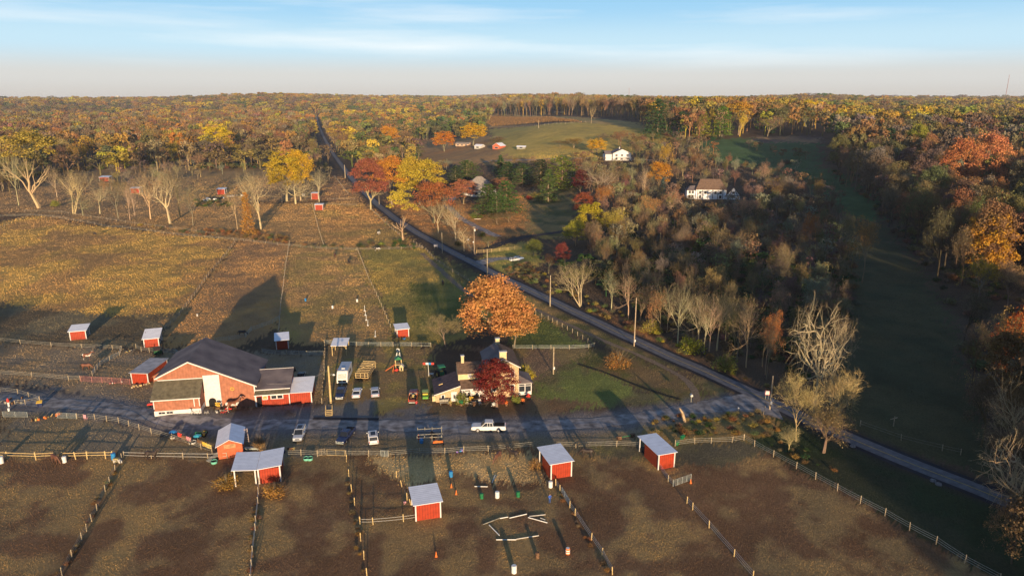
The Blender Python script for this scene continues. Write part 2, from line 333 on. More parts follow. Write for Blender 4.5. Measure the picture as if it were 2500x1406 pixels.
A, RR = np.meshgrid(np.radians(azs), np.array(rs)); GX = RR*np.sin(A); GY = RR*np.cos(A)
GZ = H(GX, GY); GC = paint(GX, GY)
nr, na = GX.shape
I = np.arange(nr*na).reshape(nr, na); Ir = np.roll(I, -1, 1)
F = np.stack([I[:-1], I[1:], Ir[1:], Ir[:-1]], -1).reshape(-1, 4)
def groundmat():
    m = bpy.data.materials.new('ground_cover'); m.use_nodes = True; n = m.node_tree.nodes; l = m.node_tree.links
    b = n['Principled BSDF']; b.inputs['Roughness'].default_value = .95; b.inputs['Specular IOR Level'].default_value = .1
    a = n.new('ShaderNodeAttribute'); a.attribute_name = 'Col'; tc = n.new('ShaderNodeTexCoord')
    z1 = n.new('ShaderNodeTexNoise'); z1.inputs['Scale'].default_value = 3.6; z1.inputs['Detail'].default_value = 8; z1.inputs['Roughness'].default_value = .7
    z2 = n.new('ShaderNodeTexNoise'); z2.inputs['Scale'].default_value = .09; z2.inputs['Detail'].default_value = 6
    mp = n.new('ShaderNodeMapping'); mp.inputs['Rotation'].default_value = (0, 0, R(-18)); mp.inputs['Scale'].default_value = (1, .55, 1)
    l.new(tc.outputs['Object'], mp.inputs[0]); l.new(mp.outputs[0], z1.inputs['Vector']); l.new(tc.outputs['Object'], z2.inputs['Vector'])
    r1 = n.new('ShaderNodeMapRange'); r1.inputs['From Min'].default_value = .3; r1.inputs['From Max'].default_value = .7; r1.inputs['To Min'].default_value = .68; r1.inputs['To Max'].default_value = 1.36
    l.new(z1.outputs['Fac'], r1.inputs[0])
    mx = n.new('ShaderNodeVectorMath'); mx.operation = 'SCALE'; l.new(a.outputs['Color'], mx.inputs[0]); l.new(r1.outputs[0], mx.inputs['Scale'])
    l.new(mx.outputs[0], b.inputs['Base Color'])
    bp = n.new('ShaderNodeBump'); bp.inputs['Strength'].default_value = .8; bp.inputs['Distance'].default_value = .09
    l.new(z1.outputs['Fac'], bp.inputs['Height']); l.new(bp.outputs[0], b.inputs['Normal'])
    return m
gme = npmesh('ground', np.stack([GX, GY, GZ], -1).reshape(-1, 3), F, [groundmat()], GC.reshape(-1, 3), smooth=True)
tag(link('ground', gme), 'brown paddocks, golden fields and lawns of the farm', None, None, 'structure')
# ================================================================ road, drives
def ribbon(P, w, dz, step=3.0, off=0.0, wob=0.0, wfun=None):
    P = [Vector(p) for p in P]; pts = [P[0]]
    for a, b in zip(P[:-1], P[1:]):
        k = max(1, int((b-a).length/step))
        for i in range(1, k+1): pts.append(a.lerp(b, i/k))
    for _ in range(3): pts = [pts[0]]+[(pts[i-1]+pts[i]*2+pts[i+1])/4 for i in range(1, len(pts)-1)]+[pts[-1]]
    V = []; n = len(pts); K = 5
    for i, p in enumerate(pts):
        t = (pts[min(i+1, n-1)]-pts[max(i-1, 0)]).normalized(); nn = Vector((-t.y, t.x))
        ww = (wfun(i/(n-1)) if wfun else w)
        for k in range(K):
            s = (k/(K-1)-.5)*ww+off
            if wob and k in (0, K-1): s += (random.random()-.5)*wob
            q = p+nn*s; V.append((q.x, q.y, float(H(q.x, q.y))+dz+.02*(1-abs(2*k/(K-1)-1))))
    Fq = [(i*K+k, (i+1)*K+k, (i+1)*K+k+1, i*K+k+1) for i in range(n-1) for k in range(K-1)]
    return V, Fq
def strip_obj(name, P, w, dz, m, label, **kw):
    V, Fq = ribbon(P, w, dz, **kw); me = npmesh(name, V, Fq, [m], smooth=True)
    return tag(link(name, me), label, None, None, 'structure')
asph = mat('asphalt', (.14, .14, .155), .75, .18, .9, bump=.2); asphd = mat('asphalt_edge', (.022, .022, .03), .9, .2, .6)
gravel = mat('gravel_drive', (.33, .31, .30), .9, .15, .6, bump=.4, dark=(.10, .092, .09))
strip_obj('road', ROADC, 6.0, .03, asphd, 'narrow paved country road crossing behind the farm', wob=.3)
strip_obj('road', ROADC, 3.9, .06, asph, 'worn grey wheel lanes of the country road')
yel = mat('road_paint_yellow', (.55, .38, .06), .7, .25, 6)
strip_obj('road_marking', ROADC, .16, .10, yel, 'yellow centre line of the country road', off=.12)
strip_obj('driveway', DRIVEC, 5.6, .05, gravel, 'pale gravel farm drive', wob=.7, step=1.2, wfun=lambda t: 4.6+10*max(0, 1-t*8.5)**3+.35*math.sin(t*23))
strip_obj('driveway', poly_w([(765, 1022), (850, 1023), (925, 1024)]), 1.0, .14, asphd, 'dark tarmac strip across the farm drive')
strip_obj('path', poly_w([(1700, 992), (1707, 965), (1690, 935), (1640, 905), (1570, 870), (1500, 843), (1430, 812), (1350, 775), (1300, 752)]), 1.4, .035, mat('dirt_path', (.24, .17, .11), .9, .2, 2), 'thin dirt footpath beside the lawn', wob=.4)
strip_obj('path', poly_w([(1155, 725), (1110, 690), (1065, 650), (1030, 618)]), 2.0, .035, MATS['dirt_path'], 'dirt track along the paddock fence', wob=.5)
strip_obj('driveway', poly_w([(1135, 628), (1170, 618), (1220, 596), (1280, 578), (1350, 569), (1420, 560)]), 5.0, .05, asphd, 'black asphalt drive leading to the houses', wob=.2)
strip_obj('driveway', poly_w([(1215, 578), (1170, 557), (1120, 530), (1090, 500), (1110, 480)]), 4.0, .055, gravel, 'grey gravel drive up to the grey roofed house', wob=.6)
strip_obj('driveway', poly_w([(1165, 645), (1190, 634), (1230, 628), (1275, 634)]), 5.5, .05, gravel, 'small gravel parking spot by the road', wob=.8)
strip_obj('road', poly_w([(1180, 395), (1300, 391), (1400, 387), (1480, 386), (1600, 392)]), 3.5, .06, gravel, 'pale lane below the hill field')
strip_obj('ditch', poly_w([(1410, 888), (1470, 905), (1530, 930), (1600, 960), (1660, 975)]), 1.1, .04, mat('ditch_mud', (.02, .022, .014), .9, .2, 3), 'dark narrow drainage ditch across the lawn', wob=.3)
# ================================================================ tree prototypes (about 20 m tall)
BARK = leafmat('bark', transl=0, tintvar=.15); LEAF = leafmat('leaves'); BARK_I = leafmat('bark_far', True, 0, .15); LEAF_I = leafmat('leaves_far', True, .2, .3)
def tubes(segs, n=5):
    V = []; F = []
    for (p0, p1, r0, r1) in segs:
        m = 3 if r0 < .05 else n
        d = p1-p0; L = np.linalg.norm(d)
        if L < 1e-5: continue
        d /= L; u = np.cross(d, [0, 0, 1.] if abs(d[2]) < .9 else [1., 0, 0]); u /= np.linalg.norm(u); w = np.cross(d, u); k = len(V)
        for p, r in ((p0, r0), (p1, r1)):
            for i in range(m):
                t = 2*math.pi*i/m; V.append(p+u*(r*math.cos(t))+w*(r*math.sin(t)))
        F += [(k+i, k+(i+1) % m, k+(i+1) % m+m, k+i+m) for i in range(m)]
    return V, F
def grow(rg, spread=.55, trunk=.33, levels=5, kids=(4, 4, 3, 3, 3), Ht=20., r0=.38, wander=.18, up=.15, forks=1):
    segs = []; tips = []
    def br(p, d, L, r, lv):
        n = 4 if lv < 2 else 3; q = p; dd = d; pts = [p]; rr = [r]
        for i in range(n):
            dd = dd+rg.normal(0, wander if lv else min(wander, .05), 3); dd[2] += up*(.5 if lv else .1); dd /= np.linalg.norm(dd)
            q2 = q+dd*(L/n); r2 = r*(1-.45*(i+1)/n); segs.append((q, q2, rr[-1], r2)); q = q2; pts.append(q); rr.append(r2)
        if lv >= levels: tips.append((q, dd)); return
        k = kids[min(lv, len(kids)-1)]; ph = rg.uniform(0, 6.28)
        for j in range(k):
            t = 1.0 if j == 0 else (rg.uniform(.75, 1.0) if lv == 0 else rg.uniform(.35, 1.0))
            idx = t*n; i0 = min(int(idx), n-1); s = pts[i0]+(pts[i0+1]-pts[i0])*(idx-i0)
            a = ph+j*2.4+rg.uniform(-.4, .4); u = np.cross(dd, [0, 0, 1.]) if abs(dd[2]) < .95 else np.array([1., 0, 0]); u /= np.linalg.norm(u); w = np.cross(dd, u)
            sp_ = spread*rg.uniform(.6, 1.25)*(.35 if j == 0 else 1)
            nd = dd*math.cos(sp_)+(u*math.cos(a)+w*math.sin(a))*math.sin(sp_)
            br(s, nd, L*rg.uniform(.66, .9)*(.95 if lv else 1.0), rr[i0]*(.80 if j == 0 else .66), lv+1)
    for f in range(forks):
        d0 = np.array([0, 0, 1.])+(rg.normal(0, .22, 3) if forks > 1 else rg.normal(0, .04, 3)); d0 /= np.linalg.norm(d0)
        br(np.array([rg.normal(0, .1)*forks, rg.normal(0, .1)*forks, -.3]), d0, Ht*trunk, r0*(1 if forks == 1 else .75), 0)
    return segs, tips
def slivers(C, D, L, w, rg):
    n = len(C); s = np.cross(D, rg.normal(0, 1, (n, 3))); s /= np.linalg.norm(s, axis=1)[:, None]+1e-9
    V = np.stack([C-s*w/2, C+s*w/2, C+D*L[:, None]], 1).reshape(-1, 3); return V, np.arange(3*n).reshape(-1, 3)
def leafquads(C, N, sz, rg):
    n = len(C); a = rg.normal(0, 1, (n, 3)); u = np.cross(N, a); u /= np.linalg.norm(u, axis=1)[:, None]+1e-9; w = np.cross(N, u)
    s = (sz*rg.uniform(.6, 1.3, n))[:, None]
    V = np.stack([C-u*s*.5, C-w*s*.35, C+u*s*.5, C+w*s*.35], 1).reshape(-1, 3); return V, np.arange(4*n).reshape(-1, 4)
def nrm(a): return a/(np.linalg.norm(a, axis=-1)[..., None]+1e-9)
def norm_h(arrs, h=20.):
    z = max(float(np.max(np.array(a)[:, 2])) for a in arrs if len(a)); s = h/z
    return [np.array(a)*s if len(a) else a for a in arrs]
def half(V):
    V = np.array(V); return float(np.percentile(np.hypot(V[:, 0], V[:, 1]), 95))
PROTO = {}
def reg(name, Vt, Ft, Vc, Fc, far=False):
    Vt, Vc = norm_h([Vt, Vc])
    w = max(half(Vc) if len(Vc) else 0, 1)
    b, lf = (BARK_I, LEAF_I) if far else (BARK, LEAF)
    tm = bpy.data.meshes.new('trunk'); tm.from_pydata([tuple(v) for v in Vt], [], [tuple(f) for f in Ft]); tm.materials.append(b); tm.update()
    cm = npmesh('crown', Vc, Fc, [lf])
    PROTO[name] = (tm, cm, w)
def bare(name, seed, leaves=0, tw=5, **kw):
    rg = np.random.default_rng(seed); segs, tips = grow(rg, **kw); V, F = tubes([s for s in segs])
    P = np.array([t[0] for t in tips]); D = np.array([t[1] for t in tips]); k = tw
    C = np.repeat(P, k, 0)+rg.normal(0, .12, (len(P)*k, 3)); DD = nrm(np.repeat(D, k, 0)+rg.normal(0, .55, (len(P)*k, 3)))
    Vc, Fc = slivers(C, DD, rg.uniform(.4, 1.1, len(C)), .035, rg)
    if leaves:
        i = rg.integers(0, len(P), leaves); Cl = P[i]+rg.normal(0, .45, (leaves, 3)); Vl, Fl = leafquads(Cl, nrm(rg.normal(0, 1, (leaves, 3))), .3, rg)
        Fc4 = np.concatenate([Fc, Fc[:, :1]], 1)
        tri = np.concatenate([Fl[:, [0, 1, 2]], Fl[:, [0, 2, 3]]])+len(Vc); Vc = np.concatenate([Vc, Vl]); Fc = np.concatenate([Fc, tri])
    reg(name, V, F, Vc, Fc)
def leafy(name, seed, rx=5.5, zc=.60, rz=.40, nl=55, ql=75, sz=.42, lobr=.27, top=0., cone=0., limbs=True, far=False, spread=.5, trunk=.3):
    rg = np.random.default_rng(seed); Ht = 20.; c = np.array([0, 0, Ht*zc]); Rz = Ht*rz
    d = nrm(rg.normal(0, 1, (nl, 3))); rad = rg.uniform(.55, .92, nl)
    d[:, 2] = np.where(d[:, 2] < -.6, -d[:, 2], d[:, 2])
    L = d*rad[:, None]*np.array([rx, rx, Rz])
    if cone: L[:, :2] *= (1-cone*(L[:, 2]/Rz+1)/2)[:, None]
    if top: L = L[(L[:, 2] > -Rz*(1-top)) | (rg.random(nl) < .25)]
    nl = len(L); lr = rx*lobr*rg.uniform(.7, 1.3, nl)
    i = np.repeat(np.arange(nl), ql); q = nrm(rg.normal(0, 1, (len(i), 3))); q[:, 2] = np.abs(q[:, 2])*.9-.25*(rg.random(len(i)) < .3)
    C = c+L[i]+q*lr[i][:, None]*rg.uniform(.55, 1.05, (len(i), 1)); C += rg.normal(0, .12, C.shape)
    keep = C[:, 2] > 1.0; C = C[keep]; N = nrm(q[keep]+rg.normal(0, .6, (keep.sum(), 3)))
    Vc, Fc = leafquads(C, N, sz, rg)
    if limbs and not far:
        segs, _ = grow(rg, levels=3, kids=(4, 3, 3), trunk=trunk, spread=spread, Ht=20*(zc+rz*.5), r0=.36)
    else:
        segs = [(np.array([0, 0, -.3]), np.array([.2, .1, Ht*zc]), .35, .12)]+[(np.array([0, 0, Ht*.3]), c+L[j], .14, .03) for j in range(0, nl, 6)]
    V, F = tubes(segs); reg(name, V, F, Vc, Fc, far)
def conifer(name, seed, rx=5., layers=22, per=12, far=False, droop=-.12, pw=.8, nq=9, low=.06, sz=.75):
    rg = np.random.default_rng(seed); C = []; N = []; segs = [(np.array([0, 0, -.3]), np.array([0, 0, 19.6]), .34, .04)]
    for i in range(layers):
        t = low+(1-low)*i/layers; z = 20*t; rr = rx*(1-t)**pw*rg.uniform(.8, 1.1)+.25
        for j in range(max(4, int(per*(1-.5*t)))):
            a = rg.uniform(0, 6.28); rl = rr*rg.uniform(.7, 1.15); d = np.array([math.cos(a), math.sin(a), droop+rg.normal(0, .08)+.25*t])
            p0 = np.array([0, 0, z+rg.normal(0, .3)]); segs.append((p0, p0+d*rl*.9, .05, .015)) if not far else None
            for k in range(nq):
                s = (k+.7)/nq; s = s**.6; C.append(p0+d*rl*s+rg.normal(0, .16+.08*s, 3)); N.append(d*-.5+np.array([0, 0, .9])+rg.normal(0, .55, 3))
    C = np.array(C); N = nrm(np.array(N)); Vc, Fc = leafquads(C, N, sz, rg); V, F = tubes(segs, 5); reg(name, V, F, Vc, Fc, far)
def bush(name, seed, ql=900, sz=.5, tw=260, far=False):
    rg = np.random.default_rng(seed); q = nrm(rg.normal(0, 1, (ql, 3))); q[:, 2] = np.abs(q[:, 2])
    lob = nrm(rg.normal(0, 1, (14, 3))); lob[:, 2] = np.abs(lob[:, 2]); i = rg.integers(0, 14, ql)
    C = lob[i]*np.array([6, 6, 11])*rg.uniform(.3, 1, (14, 1))[i]+q*np.array([4.5, 4.5, 7.])*rg.uniform(.5, 1, (ql, 1))
    Vc, Fc = leafquads(C, nrm(q+rg.normal(0, .7, q.shape)), 2.0*sz, rg)
    a = rg.uniform(0, 6.28, tw); t = rg.uniform(0, .9, tw); D = np.stack([np.sin(t)*np.cos(a), np.sin(t)*np.sin(a), np.cos(t)], 1)
    Vt, Ft = slivers(np.zeros((tw, 3)), D, rg.uniform(10, 19, tw), .35, rg); reg(name, Vt, Ft, Vc, Fc, far)
bare('bare1', 1, spread=.66); bare('bare2', 2, spread=.80, trunk=.28, wander=.22); bare('bare3', 3, spread=.58, trunk=.38, r0=.32); bare('bare4', 4, spread=.55, forks=3, trunk=.27, kids=(3, 3, 3, 3, 3), r0=.33)
bare('bare5', 5, spread=.92, trunk=.27, wander=.3, up=.06, r0=.42, tw=5, levels=4, kids=(6, 4, 4, 3))
bare('twig1', 6, spread=.60, trunk=.16, kids=(5, 4, 4, 3, 3), r0=.15, tw=5, up=.2); bare('twig2', 7, leaves=900, spread=.55, trunk=.2, kids=(5, 4, 3, 3, 3), tw=8)
bare('sparse1', 8, leaves=2600, spread=.52, trunk=.30); bare('sparse2', 9, leaves=3600, spread=.58, trunk=.28)
leafy('oak1', 11, rx=7.5, zc=.52, rz=.47, nl=105, ql=90, sz=.5, lobr=.22); leafy('oak2', 12, rx=7.0, zc=.54, rz=.45, nl=85, ql=90, sz=.48)
leafy('maple1', 13, rx=5.6, zc=.54, rz=.46, nl=90, ql=85, sz=.42, lobr=.24); leafy('maple2', 14, rx=6.2, zc=.58, rz=.41, nl=60, ql=85, sz=.45)
leafy('tall1', 15, rx=5.0, zc=.66, rz=.34, nl=48, ql=75, sz=.42, top=1.0, spread=.42); leafy('vase1', 16, rx=5.8, zc=.70, rz=.30, nl=42, ql=70, sz=.4, top=1.2, spread=.5, trunk=.22)
leafy('maple_low', 17, rx=5.2, zc=.50, rz=.50, nl=130, ql=90, sz=.36, lobr=.24); leafy('oak_low', 18, rx=7.2, zc=.50, rz=.50, nl=120, ql=95, sz=.45, lobr=.26)
conifer('pine1', 21, rx=6.5, pw=.55, nq=11, per=14, layers=26); conifer('spruce1', 22, rx=4.4, pw=.85, per=13); conifer('pine2', 23, rx=7.5, pw=.4, nq=12, per=14, droop=.05)
bush('bush1', 31); bush('bush2', 32, ql=1400, tw=120)
leafy('far_a', 41, rx=6.5, zc=.60, rz=.40, nl=16, ql=28, sz=1.5, lobr=.33, far=True); leafy('far_b', 42, rx=5.5, zc=.58, rz=.42, nl=16, ql=26, sz=1.4, lobr=.3, far=True)
leafy('far_c', 43, rx=5.8, zc=.62, rz=.38, nl=14, ql=14, sz=1.15, lobr=.4, far=True); conifer('far_d', 44, rx=5.5, layers=10, per=7, nq=5, far=True, pw=.5, sz=1.7)
bush('far_bush', 45, ql=260, sz=1.0, tw=60, far=True)
# mid range versions of leafless trees used in masses
def bare_far(name, seed):
    rg = np.random.default_rng(seed); segs, tips = grow(rg, levels=3, kids=(5, 4, 4), trunk=.34, spread=.5); V, F = tubes(segs, 4)
    P = np.array([t[0] for t in tips]); D = np.array([t[1] for t in tips]); k = 9
    C = np.repeat(P, k, 0)+rg.normal(0, .5, (len(P)*k, 3)); DD = nrm(np.repeat(D, k, 0)+rg.normal(0, .7, (len(P)*k, 3)))
    Vc, Fc = slivers(C, DD, rg.uniform(1., 2.6, len(C)), .16, rg); reg(name, V, F, Vc, Fc, True)
bare_far('far_bare1', 51); bare_far('far_bare2', 52)
# colours
CL = dict(yellow=(.50, .36, .05), gold=(.38, .26, .055), orange=(.37, .19, .055), rust=(.24, .125, .06), red=(.26, .075, .05), crimson=(.27, .085, .06), maroon=(.13, .025, .03),
          brown=(.20, .13, .07), tan=(.30, .225, .12), grey=(.25, .205, .14), green=(.09, .125, .04), dkgreen=(.05, .08, .035), lime=(.22, .20, .06), olive=(.15, .14, .06), pink=(.26, .155, .11), ygreen=(.30, .27, .06), copper=(.34, .18, .07), purple=(.17, .12, .09))
BARKC = dict(pale=(.44, .345, .20), grey=(.22, .165, .11), dark=(.10, .075, .05))
USED = {}
def vary(c, a=.12): return tuple(max(0, v*(1+random.uniform(-a, a))) for v in c)
def place(kind, P, h, w, tint, bark='grey', label=None, group=None, name='tree', cat='tree', rz=None):
    tm, cm, hw = PROTO[kind]
    o = bpy.data.objects.new(name, None); col.objects.link(o); o.location = (P[0], P[1], P[2]-.05)
    o.scale = (w/(2*hw), w/(2*hw), h/20.); o.rotation_euler = (0, 0, random.uniform(0, 6.28) if rz is None else rz)
    tag(o, label, cat, group)
    t = link('stem' if name == 'shrub' else 'trunk', tm, o); t.color = (*vary(BARKC[bark]), 1)
    c = link('foliage' if name == 'shrub' else 'crown', cm, o); c.color = (*tint, 1)
    return o
# ================================================================ trees one can tell apart
TREES = []   # fillers: dict(P,h,w,kind,tint,bark,label,group)
HEROES = [0]
def T(px, py, top, wpx, kind, c, label, bark='grey', group=None, name='tree', cat='tree'):
    P = W(px, py); h = topz(P[0], P[1], top)-P[2]; w = wpx*mpp(P)
    HEROES[0] += 1
    tint = vary(CL[c] if isinstance(c, str) else c, .08)
    if kind.startswith('bare') or kind in ('twig1',): w *= 1.22
    return place(kind, P, h, w, tint, bark, label, group, name, cat)
# row behind the upper paddock fence
T(97, 508, 310, 112, 'tall1', 'gold', 'very tall tree with orange-yellow top and bare lower limbs behind the paddock fence', 'pale')
T(46, 502, 335, 70, 'bare3', 'tan', 'slim bare tree with forked pale trunk just left of the tall orange topped tree', 'pale')
T(182, 522, 402, 110, 'bare4', 'tan', 'wide leafless tree with many pale stems fanning from its base', 'pale')
T(203, 527, 468, 55, 'bare5', 'grey', 'short half dead tree with twisted grey branches beside the many stemmed tree', 'grey')
T(140, 482, 398, 60, 'bare3', 'tan', 'thin bare tree standing behind the many stemmed pale tree', 'pale')
T(245, 522, 450, 48, 'bare2', 'tan', 'small bare tree by the fence between many stemmed tree and slim pair', 'pale')
T(289, 534, 418, 62, 'bare1', 'tan', 'bare tree with thin upright pale limbs before the far red shed')
T(317, 538, 440, 40, 'bare3', 'tan', 'thin straight bare tree, left one of a close pair in the paddock row', 'pale')
T(329, 527, 445, 40, 'bare3', 'tan', 'thin bare tree, right one of a close pair in the paddock row', 'pale')
T(369, 535, 398, 92, 'bare1', 'tan', 'big bare tree with two close pale trunks in the middle of the paddock row', 'pale')
T(413, 546, 398, 100, 'bare2', 'tan', 'big bare tree with broad rounded twiggy crown in the paddock row', 'pale')
T(472, 551, 430, 66, 'bare1', 'tan', 'bare tree with ivy around its crown at the right of the paddock row')
T(440, 530, 375, 80, 'bare1', 'grey', 'grey bare tree standing behind the rounded twiggy paddock tree')
T(581, 562, 440, 50, 'bare3', 'rust', 'thin bare tree with a few rust leaves beside the ivy column', 'pale')
T(607, 574, 468, 34, 'leafy_col', 'copper', 'tree trunk wrapped in orange-brown ivy like a column', 'grey') if 'leafy_col' in PROTO else T(607, 574, 468, 32, 'pine1', (.42, .20, .05), 'tree trunk wrapped in orange-brown ivy like a column')
T(636, 561, 402, 86, 'bare2', 'tan', 'leafless tree with drooping pale twigs right of the ivy column', 'pale')
T(700, 492, 365, 90, 'maple1', (.50, .30, .03), 'yellow-green and gold leaved tree, left crown above the crooked pale limbs', 'pale')
T(735, 490, 362, 70, 'maple2', (.56, .31, .03), 'golden leaved tree, right crown behind the far red horse shed', 'pale')
T(722, 498, 428, 90, 'bare5', 'tan', 'leafless tree with crooked white limbs under the golden crowns', 'pale')
T(779, 495, 400, 62, 'bare1', 'tan', 'bare tree directly behind the small far red shed with pale roof', 'pale')
T(534, 392, 298, 72, 'maple1', (.62, .45, .03), 'bright yellow tree at the edge of the left wood')
T(722, 400, 330, 60, 'sparse1', 'brown', 'brown thinly leaved tree at the wood edge behind the golden pair')
# crimson to gold group by the road bend
T(905, 512, 380, 88, 'oak2', 'crimson', 'big crimson-pink tree at the road bend', 'pale')
T(955, 500, 378, 90, 'maple2', (.50, .19, .035), 'large dull orange tree between the crimson tree and the gold one')
T(1025, 500, 378, 120, 'oak1', (.46, .29, .04), 'broad golden yellow tree behind the road bend')
T(984, 586, 462, 76, 'vase1', (.52, .38, .05), 'vase shaped tree with yellow top and pale limbs beside the road', 'pale')
T(1060, 545, 440, 100, 'maple2', (.34, .12, .05), 'orange-red leaved tree right of the yellow vase shaped tree')
T(1095, 520, 450, 70, 'sparse1', (.42, .12, .03), 'thin orange-red tree near the grey roofed house drive')
T(1132, 498, 434, 62, 'maple1', (.42, .14, .09), 'pinkish round tree before the left end of the grey roofed house')
T(1222, 480, 432, 60, 'maple1', (.34, .14, .08), 'dull pink-brown round tree at the right end of the grey roofed house')
T(1070, 570, 470, 60, 'bare1', 'tan', 'bare tree on the leafy bank left of the road junction', 'pale')
T(1112, 588, 495, 62, 'bare2', 'tan', 'bare tree with pale stem near the asphalt drive entrance', 'pale')
T(1133, 613, 545, 44, 'bare5', 'tan', 'small crooked bare tree beside the mailbox pole', 'pale')
T(1215, 548, 515, 48, 'twig1', 'brown', 'small bare garden tree on the orange leafy lawn')
T(1243, 543, 512, 40, 'twig1', 'brown', 'second small bare garden tree on the orange leafy lawn, nearer the big pines')
T(1193, 604, 575, 45, 'twig2', 'olive', 'small twiggy tree before the white rail fence')
# pines and garden evergreens
T(1192, 526, 448, 74, 'pine1', (.075, .135, .035), 'big dark green pine, left one of the pair before the grey roofed house', 'grey')
T(1237, 520, 440, 80, 'pine1', (.085, .15, .04), 'big green pine, right one of the pair on the leafy lawn')
T(1213, 533, 470, 60, 'pine2', (.08, .145, .035), 'lower front pine filling the gap of the lawn pair')
T(1338, 492, 410, 54, 'spruce1', (.12, .19, .05), 'single upright light green spruce behind the red ball bush')
T(1372, 462, 380, 88, 'pine2', (.15, .20, .03), 'broad yellow-green pine right of the upright spruce')
T(1320, 452, 388, 60, 'pine1', 'dkgreen', 'dark green pine behind the upright spruce')
T(1275, 452, 398, 62, 'pine2', (.07, .13, .035), 'green pine behind the right end of the grey roofed house')
T(1240, 440, 395, 60, 'pine1', (.06, .11, .035), 'dark pine beyond the ridge of the grey roofed house')
T(1222, 425, 378, 34, 'spruce1', (.08, .14, .04), 'slim conifer tip rising behind the grey roofed house')
T(1140, 440, 390, 66, 'pine2', (.08, .14, .03), 'round dark green evergreen left of the grey roof')
T(1112, 450, 405, 50, 'pine1', 'dkgreen', 'dark evergreen behind the golden tree')
T(1417, 478, 412, 40, 'oak2', 'maroon', 'dark maroon tree at the right of the yellow-green pine')
T(1445, 450, 385, 60, 'sparse1', 'tan', 'pale leafless tree left of the white gabled house lane')
T(1462, 490, 400, 90, 'bare2', 'tan', 'wide bare tree right of the maroon tree', 'pale')
# hill side
T(1085, 370, 318, 56, 'maple1', (.58, .19, .025), 'round orange tree on the hill, left one of the round pair')
T(1156, 355, 298, 62, 'maple1', (.56, .33, .02), 'round yellow-orange tree on the hill, right one of the round pair')
T(951, 372, 306, 52, 'maple2', (.60, .22, .03), 'round orange tree left of the hill houses')
T(1457, 378, 336, 46, 'maple1', (.60, .35, .03), 'small golden tree beside the white gabled house')
T(1213, 345, 328, 38, 'bush2', 'brown', 'low brown tree behind the small red barn')
T(1400, 362, 335, 60, 'twig2', (.28, .17, .06), 'low spreading brown tree on the hill field')
T(1370, 360, 340, 46, 'twig1', (.26, .15, .06), 'smaller brown bush tree on the hill field')
T(1470, 352, 322, 50, 'sparse1', 'purple', 'dark purple-brown tree at the lower edge of the hill field')
T(1515, 360, 316, 60, 'sparse2', (.28, .15, .08), 'brown tree behind the white gabled house')
T(1443, 302, 255, 26, 'bare3', 'tan', 'lone slim bare tree standing on the hill field', 'pale')
T(1607, 470, 393, 60, 'maple2', (.56, .24, .03), 'orange and yellow tree left of the timber framed house')
T(1622, 430, 345, 40, 'sparse2', (.52, .28, .04), 'thin yellow tree above the orange and yellow one')
T(1617, 482, 432, 20, 'spruce1', (.10, .15, .14), 'small blue spruce left of the timber framed house')
T(1565, 510, 395, 62, 'bare3', 'tan', 'fan shaped bare tree in front of the hill lane', 'pale')
T(1425, 535, 466, 54, 'oak2', (.30, .07, .045), 'scarlet tree at the front edge of the central wood')
T(1470, 530, 447, 60, 'sparse2', (.42, .17, .05), 'rust leaved tree behind the scarlet tree')
T(1440, 590, 492, 74, 'maple2', (.46, .34, .035), 'yellow-green tree below the scarlet tree')
T(1495, 600, 505, 84, 'sparse2', (.44, .32, .06), 'thin yellow leaved tree right of the yellow-green tree')
T(1405, 600, 535, 60, 'oak2', (.36, .28, .04), 'yellow-green bushy tree hanging over the asphalt drive')
T(1460, 640, 560, 66, 'sparse1', (.36, .17, .10), 'brown-pink twiggy tree in the lit front of the central wood')
T(1372, 655, 590, 40, 'oak2', (.20, .045, .045), 'small crimson tree near the gravel parking spot')
T(1340, 668, 620, 46, 'sparse2', (.24, .09, .05), 'dull red shrubby tree below the crimson one')
T(1303, 625, 582, 46, 'oak2', (.20, .20, .05), 'round olive tree beside the gravel parking spot')
T(1682, 525, 470, 44, 'sparse2', (.60, .22, .06), 'orange tipped tree in front of the timber framed house')
T(1648, 545, 455, 60, 'sparse1', (.42, .20, .12), 'pink-brown twiggy tree before the timber framed house')
T(1590, 560, 475, 70, 'sparse2', (.50, .26, .10), 'peach leaved tree in the wood left of the timber framed house')
T(1815, 565, 478, 76, 'twig2', (.44, .26, .15), 'pale twiggy tree below the right gable of the timber framed house')
T(1755, 580, 500, 66, 'twig2', (.40, .23, .14), 'twiggy brown tree below the middle of the timber framed house')
T(1865, 470, 395, 44, 'sparse1', (.42, .25, .16), 'tan topped tree right of the timber framed house')
T(1715, 335, 268, 46, 'spruce1', (.33, .30, .03), 'tall yellow-green conical tree at the far wood edge')
T(1762, 335, 258, 48, 'pine2', (.13, .20, .02), 'bright green pine in the far wood edge')
T(1875, 335, 278, 62, 'bare2', (.46, .24, .15), 'fan shaped pink-brown bare tree at the far meadow edge')
T(1802, 330, 245, 62, 'tall1', (.58, .28, .04), 'tall orange tree in the far wood edge')
T(1968, 310, 243, 44, 'tall1', (.66, .44, .02), 'bright yellow tree above the far meadow')
T(1605, 330, 240, 70, 'pine1', (.05, .10, .03), 'dark evergreen group at the far wood edge')
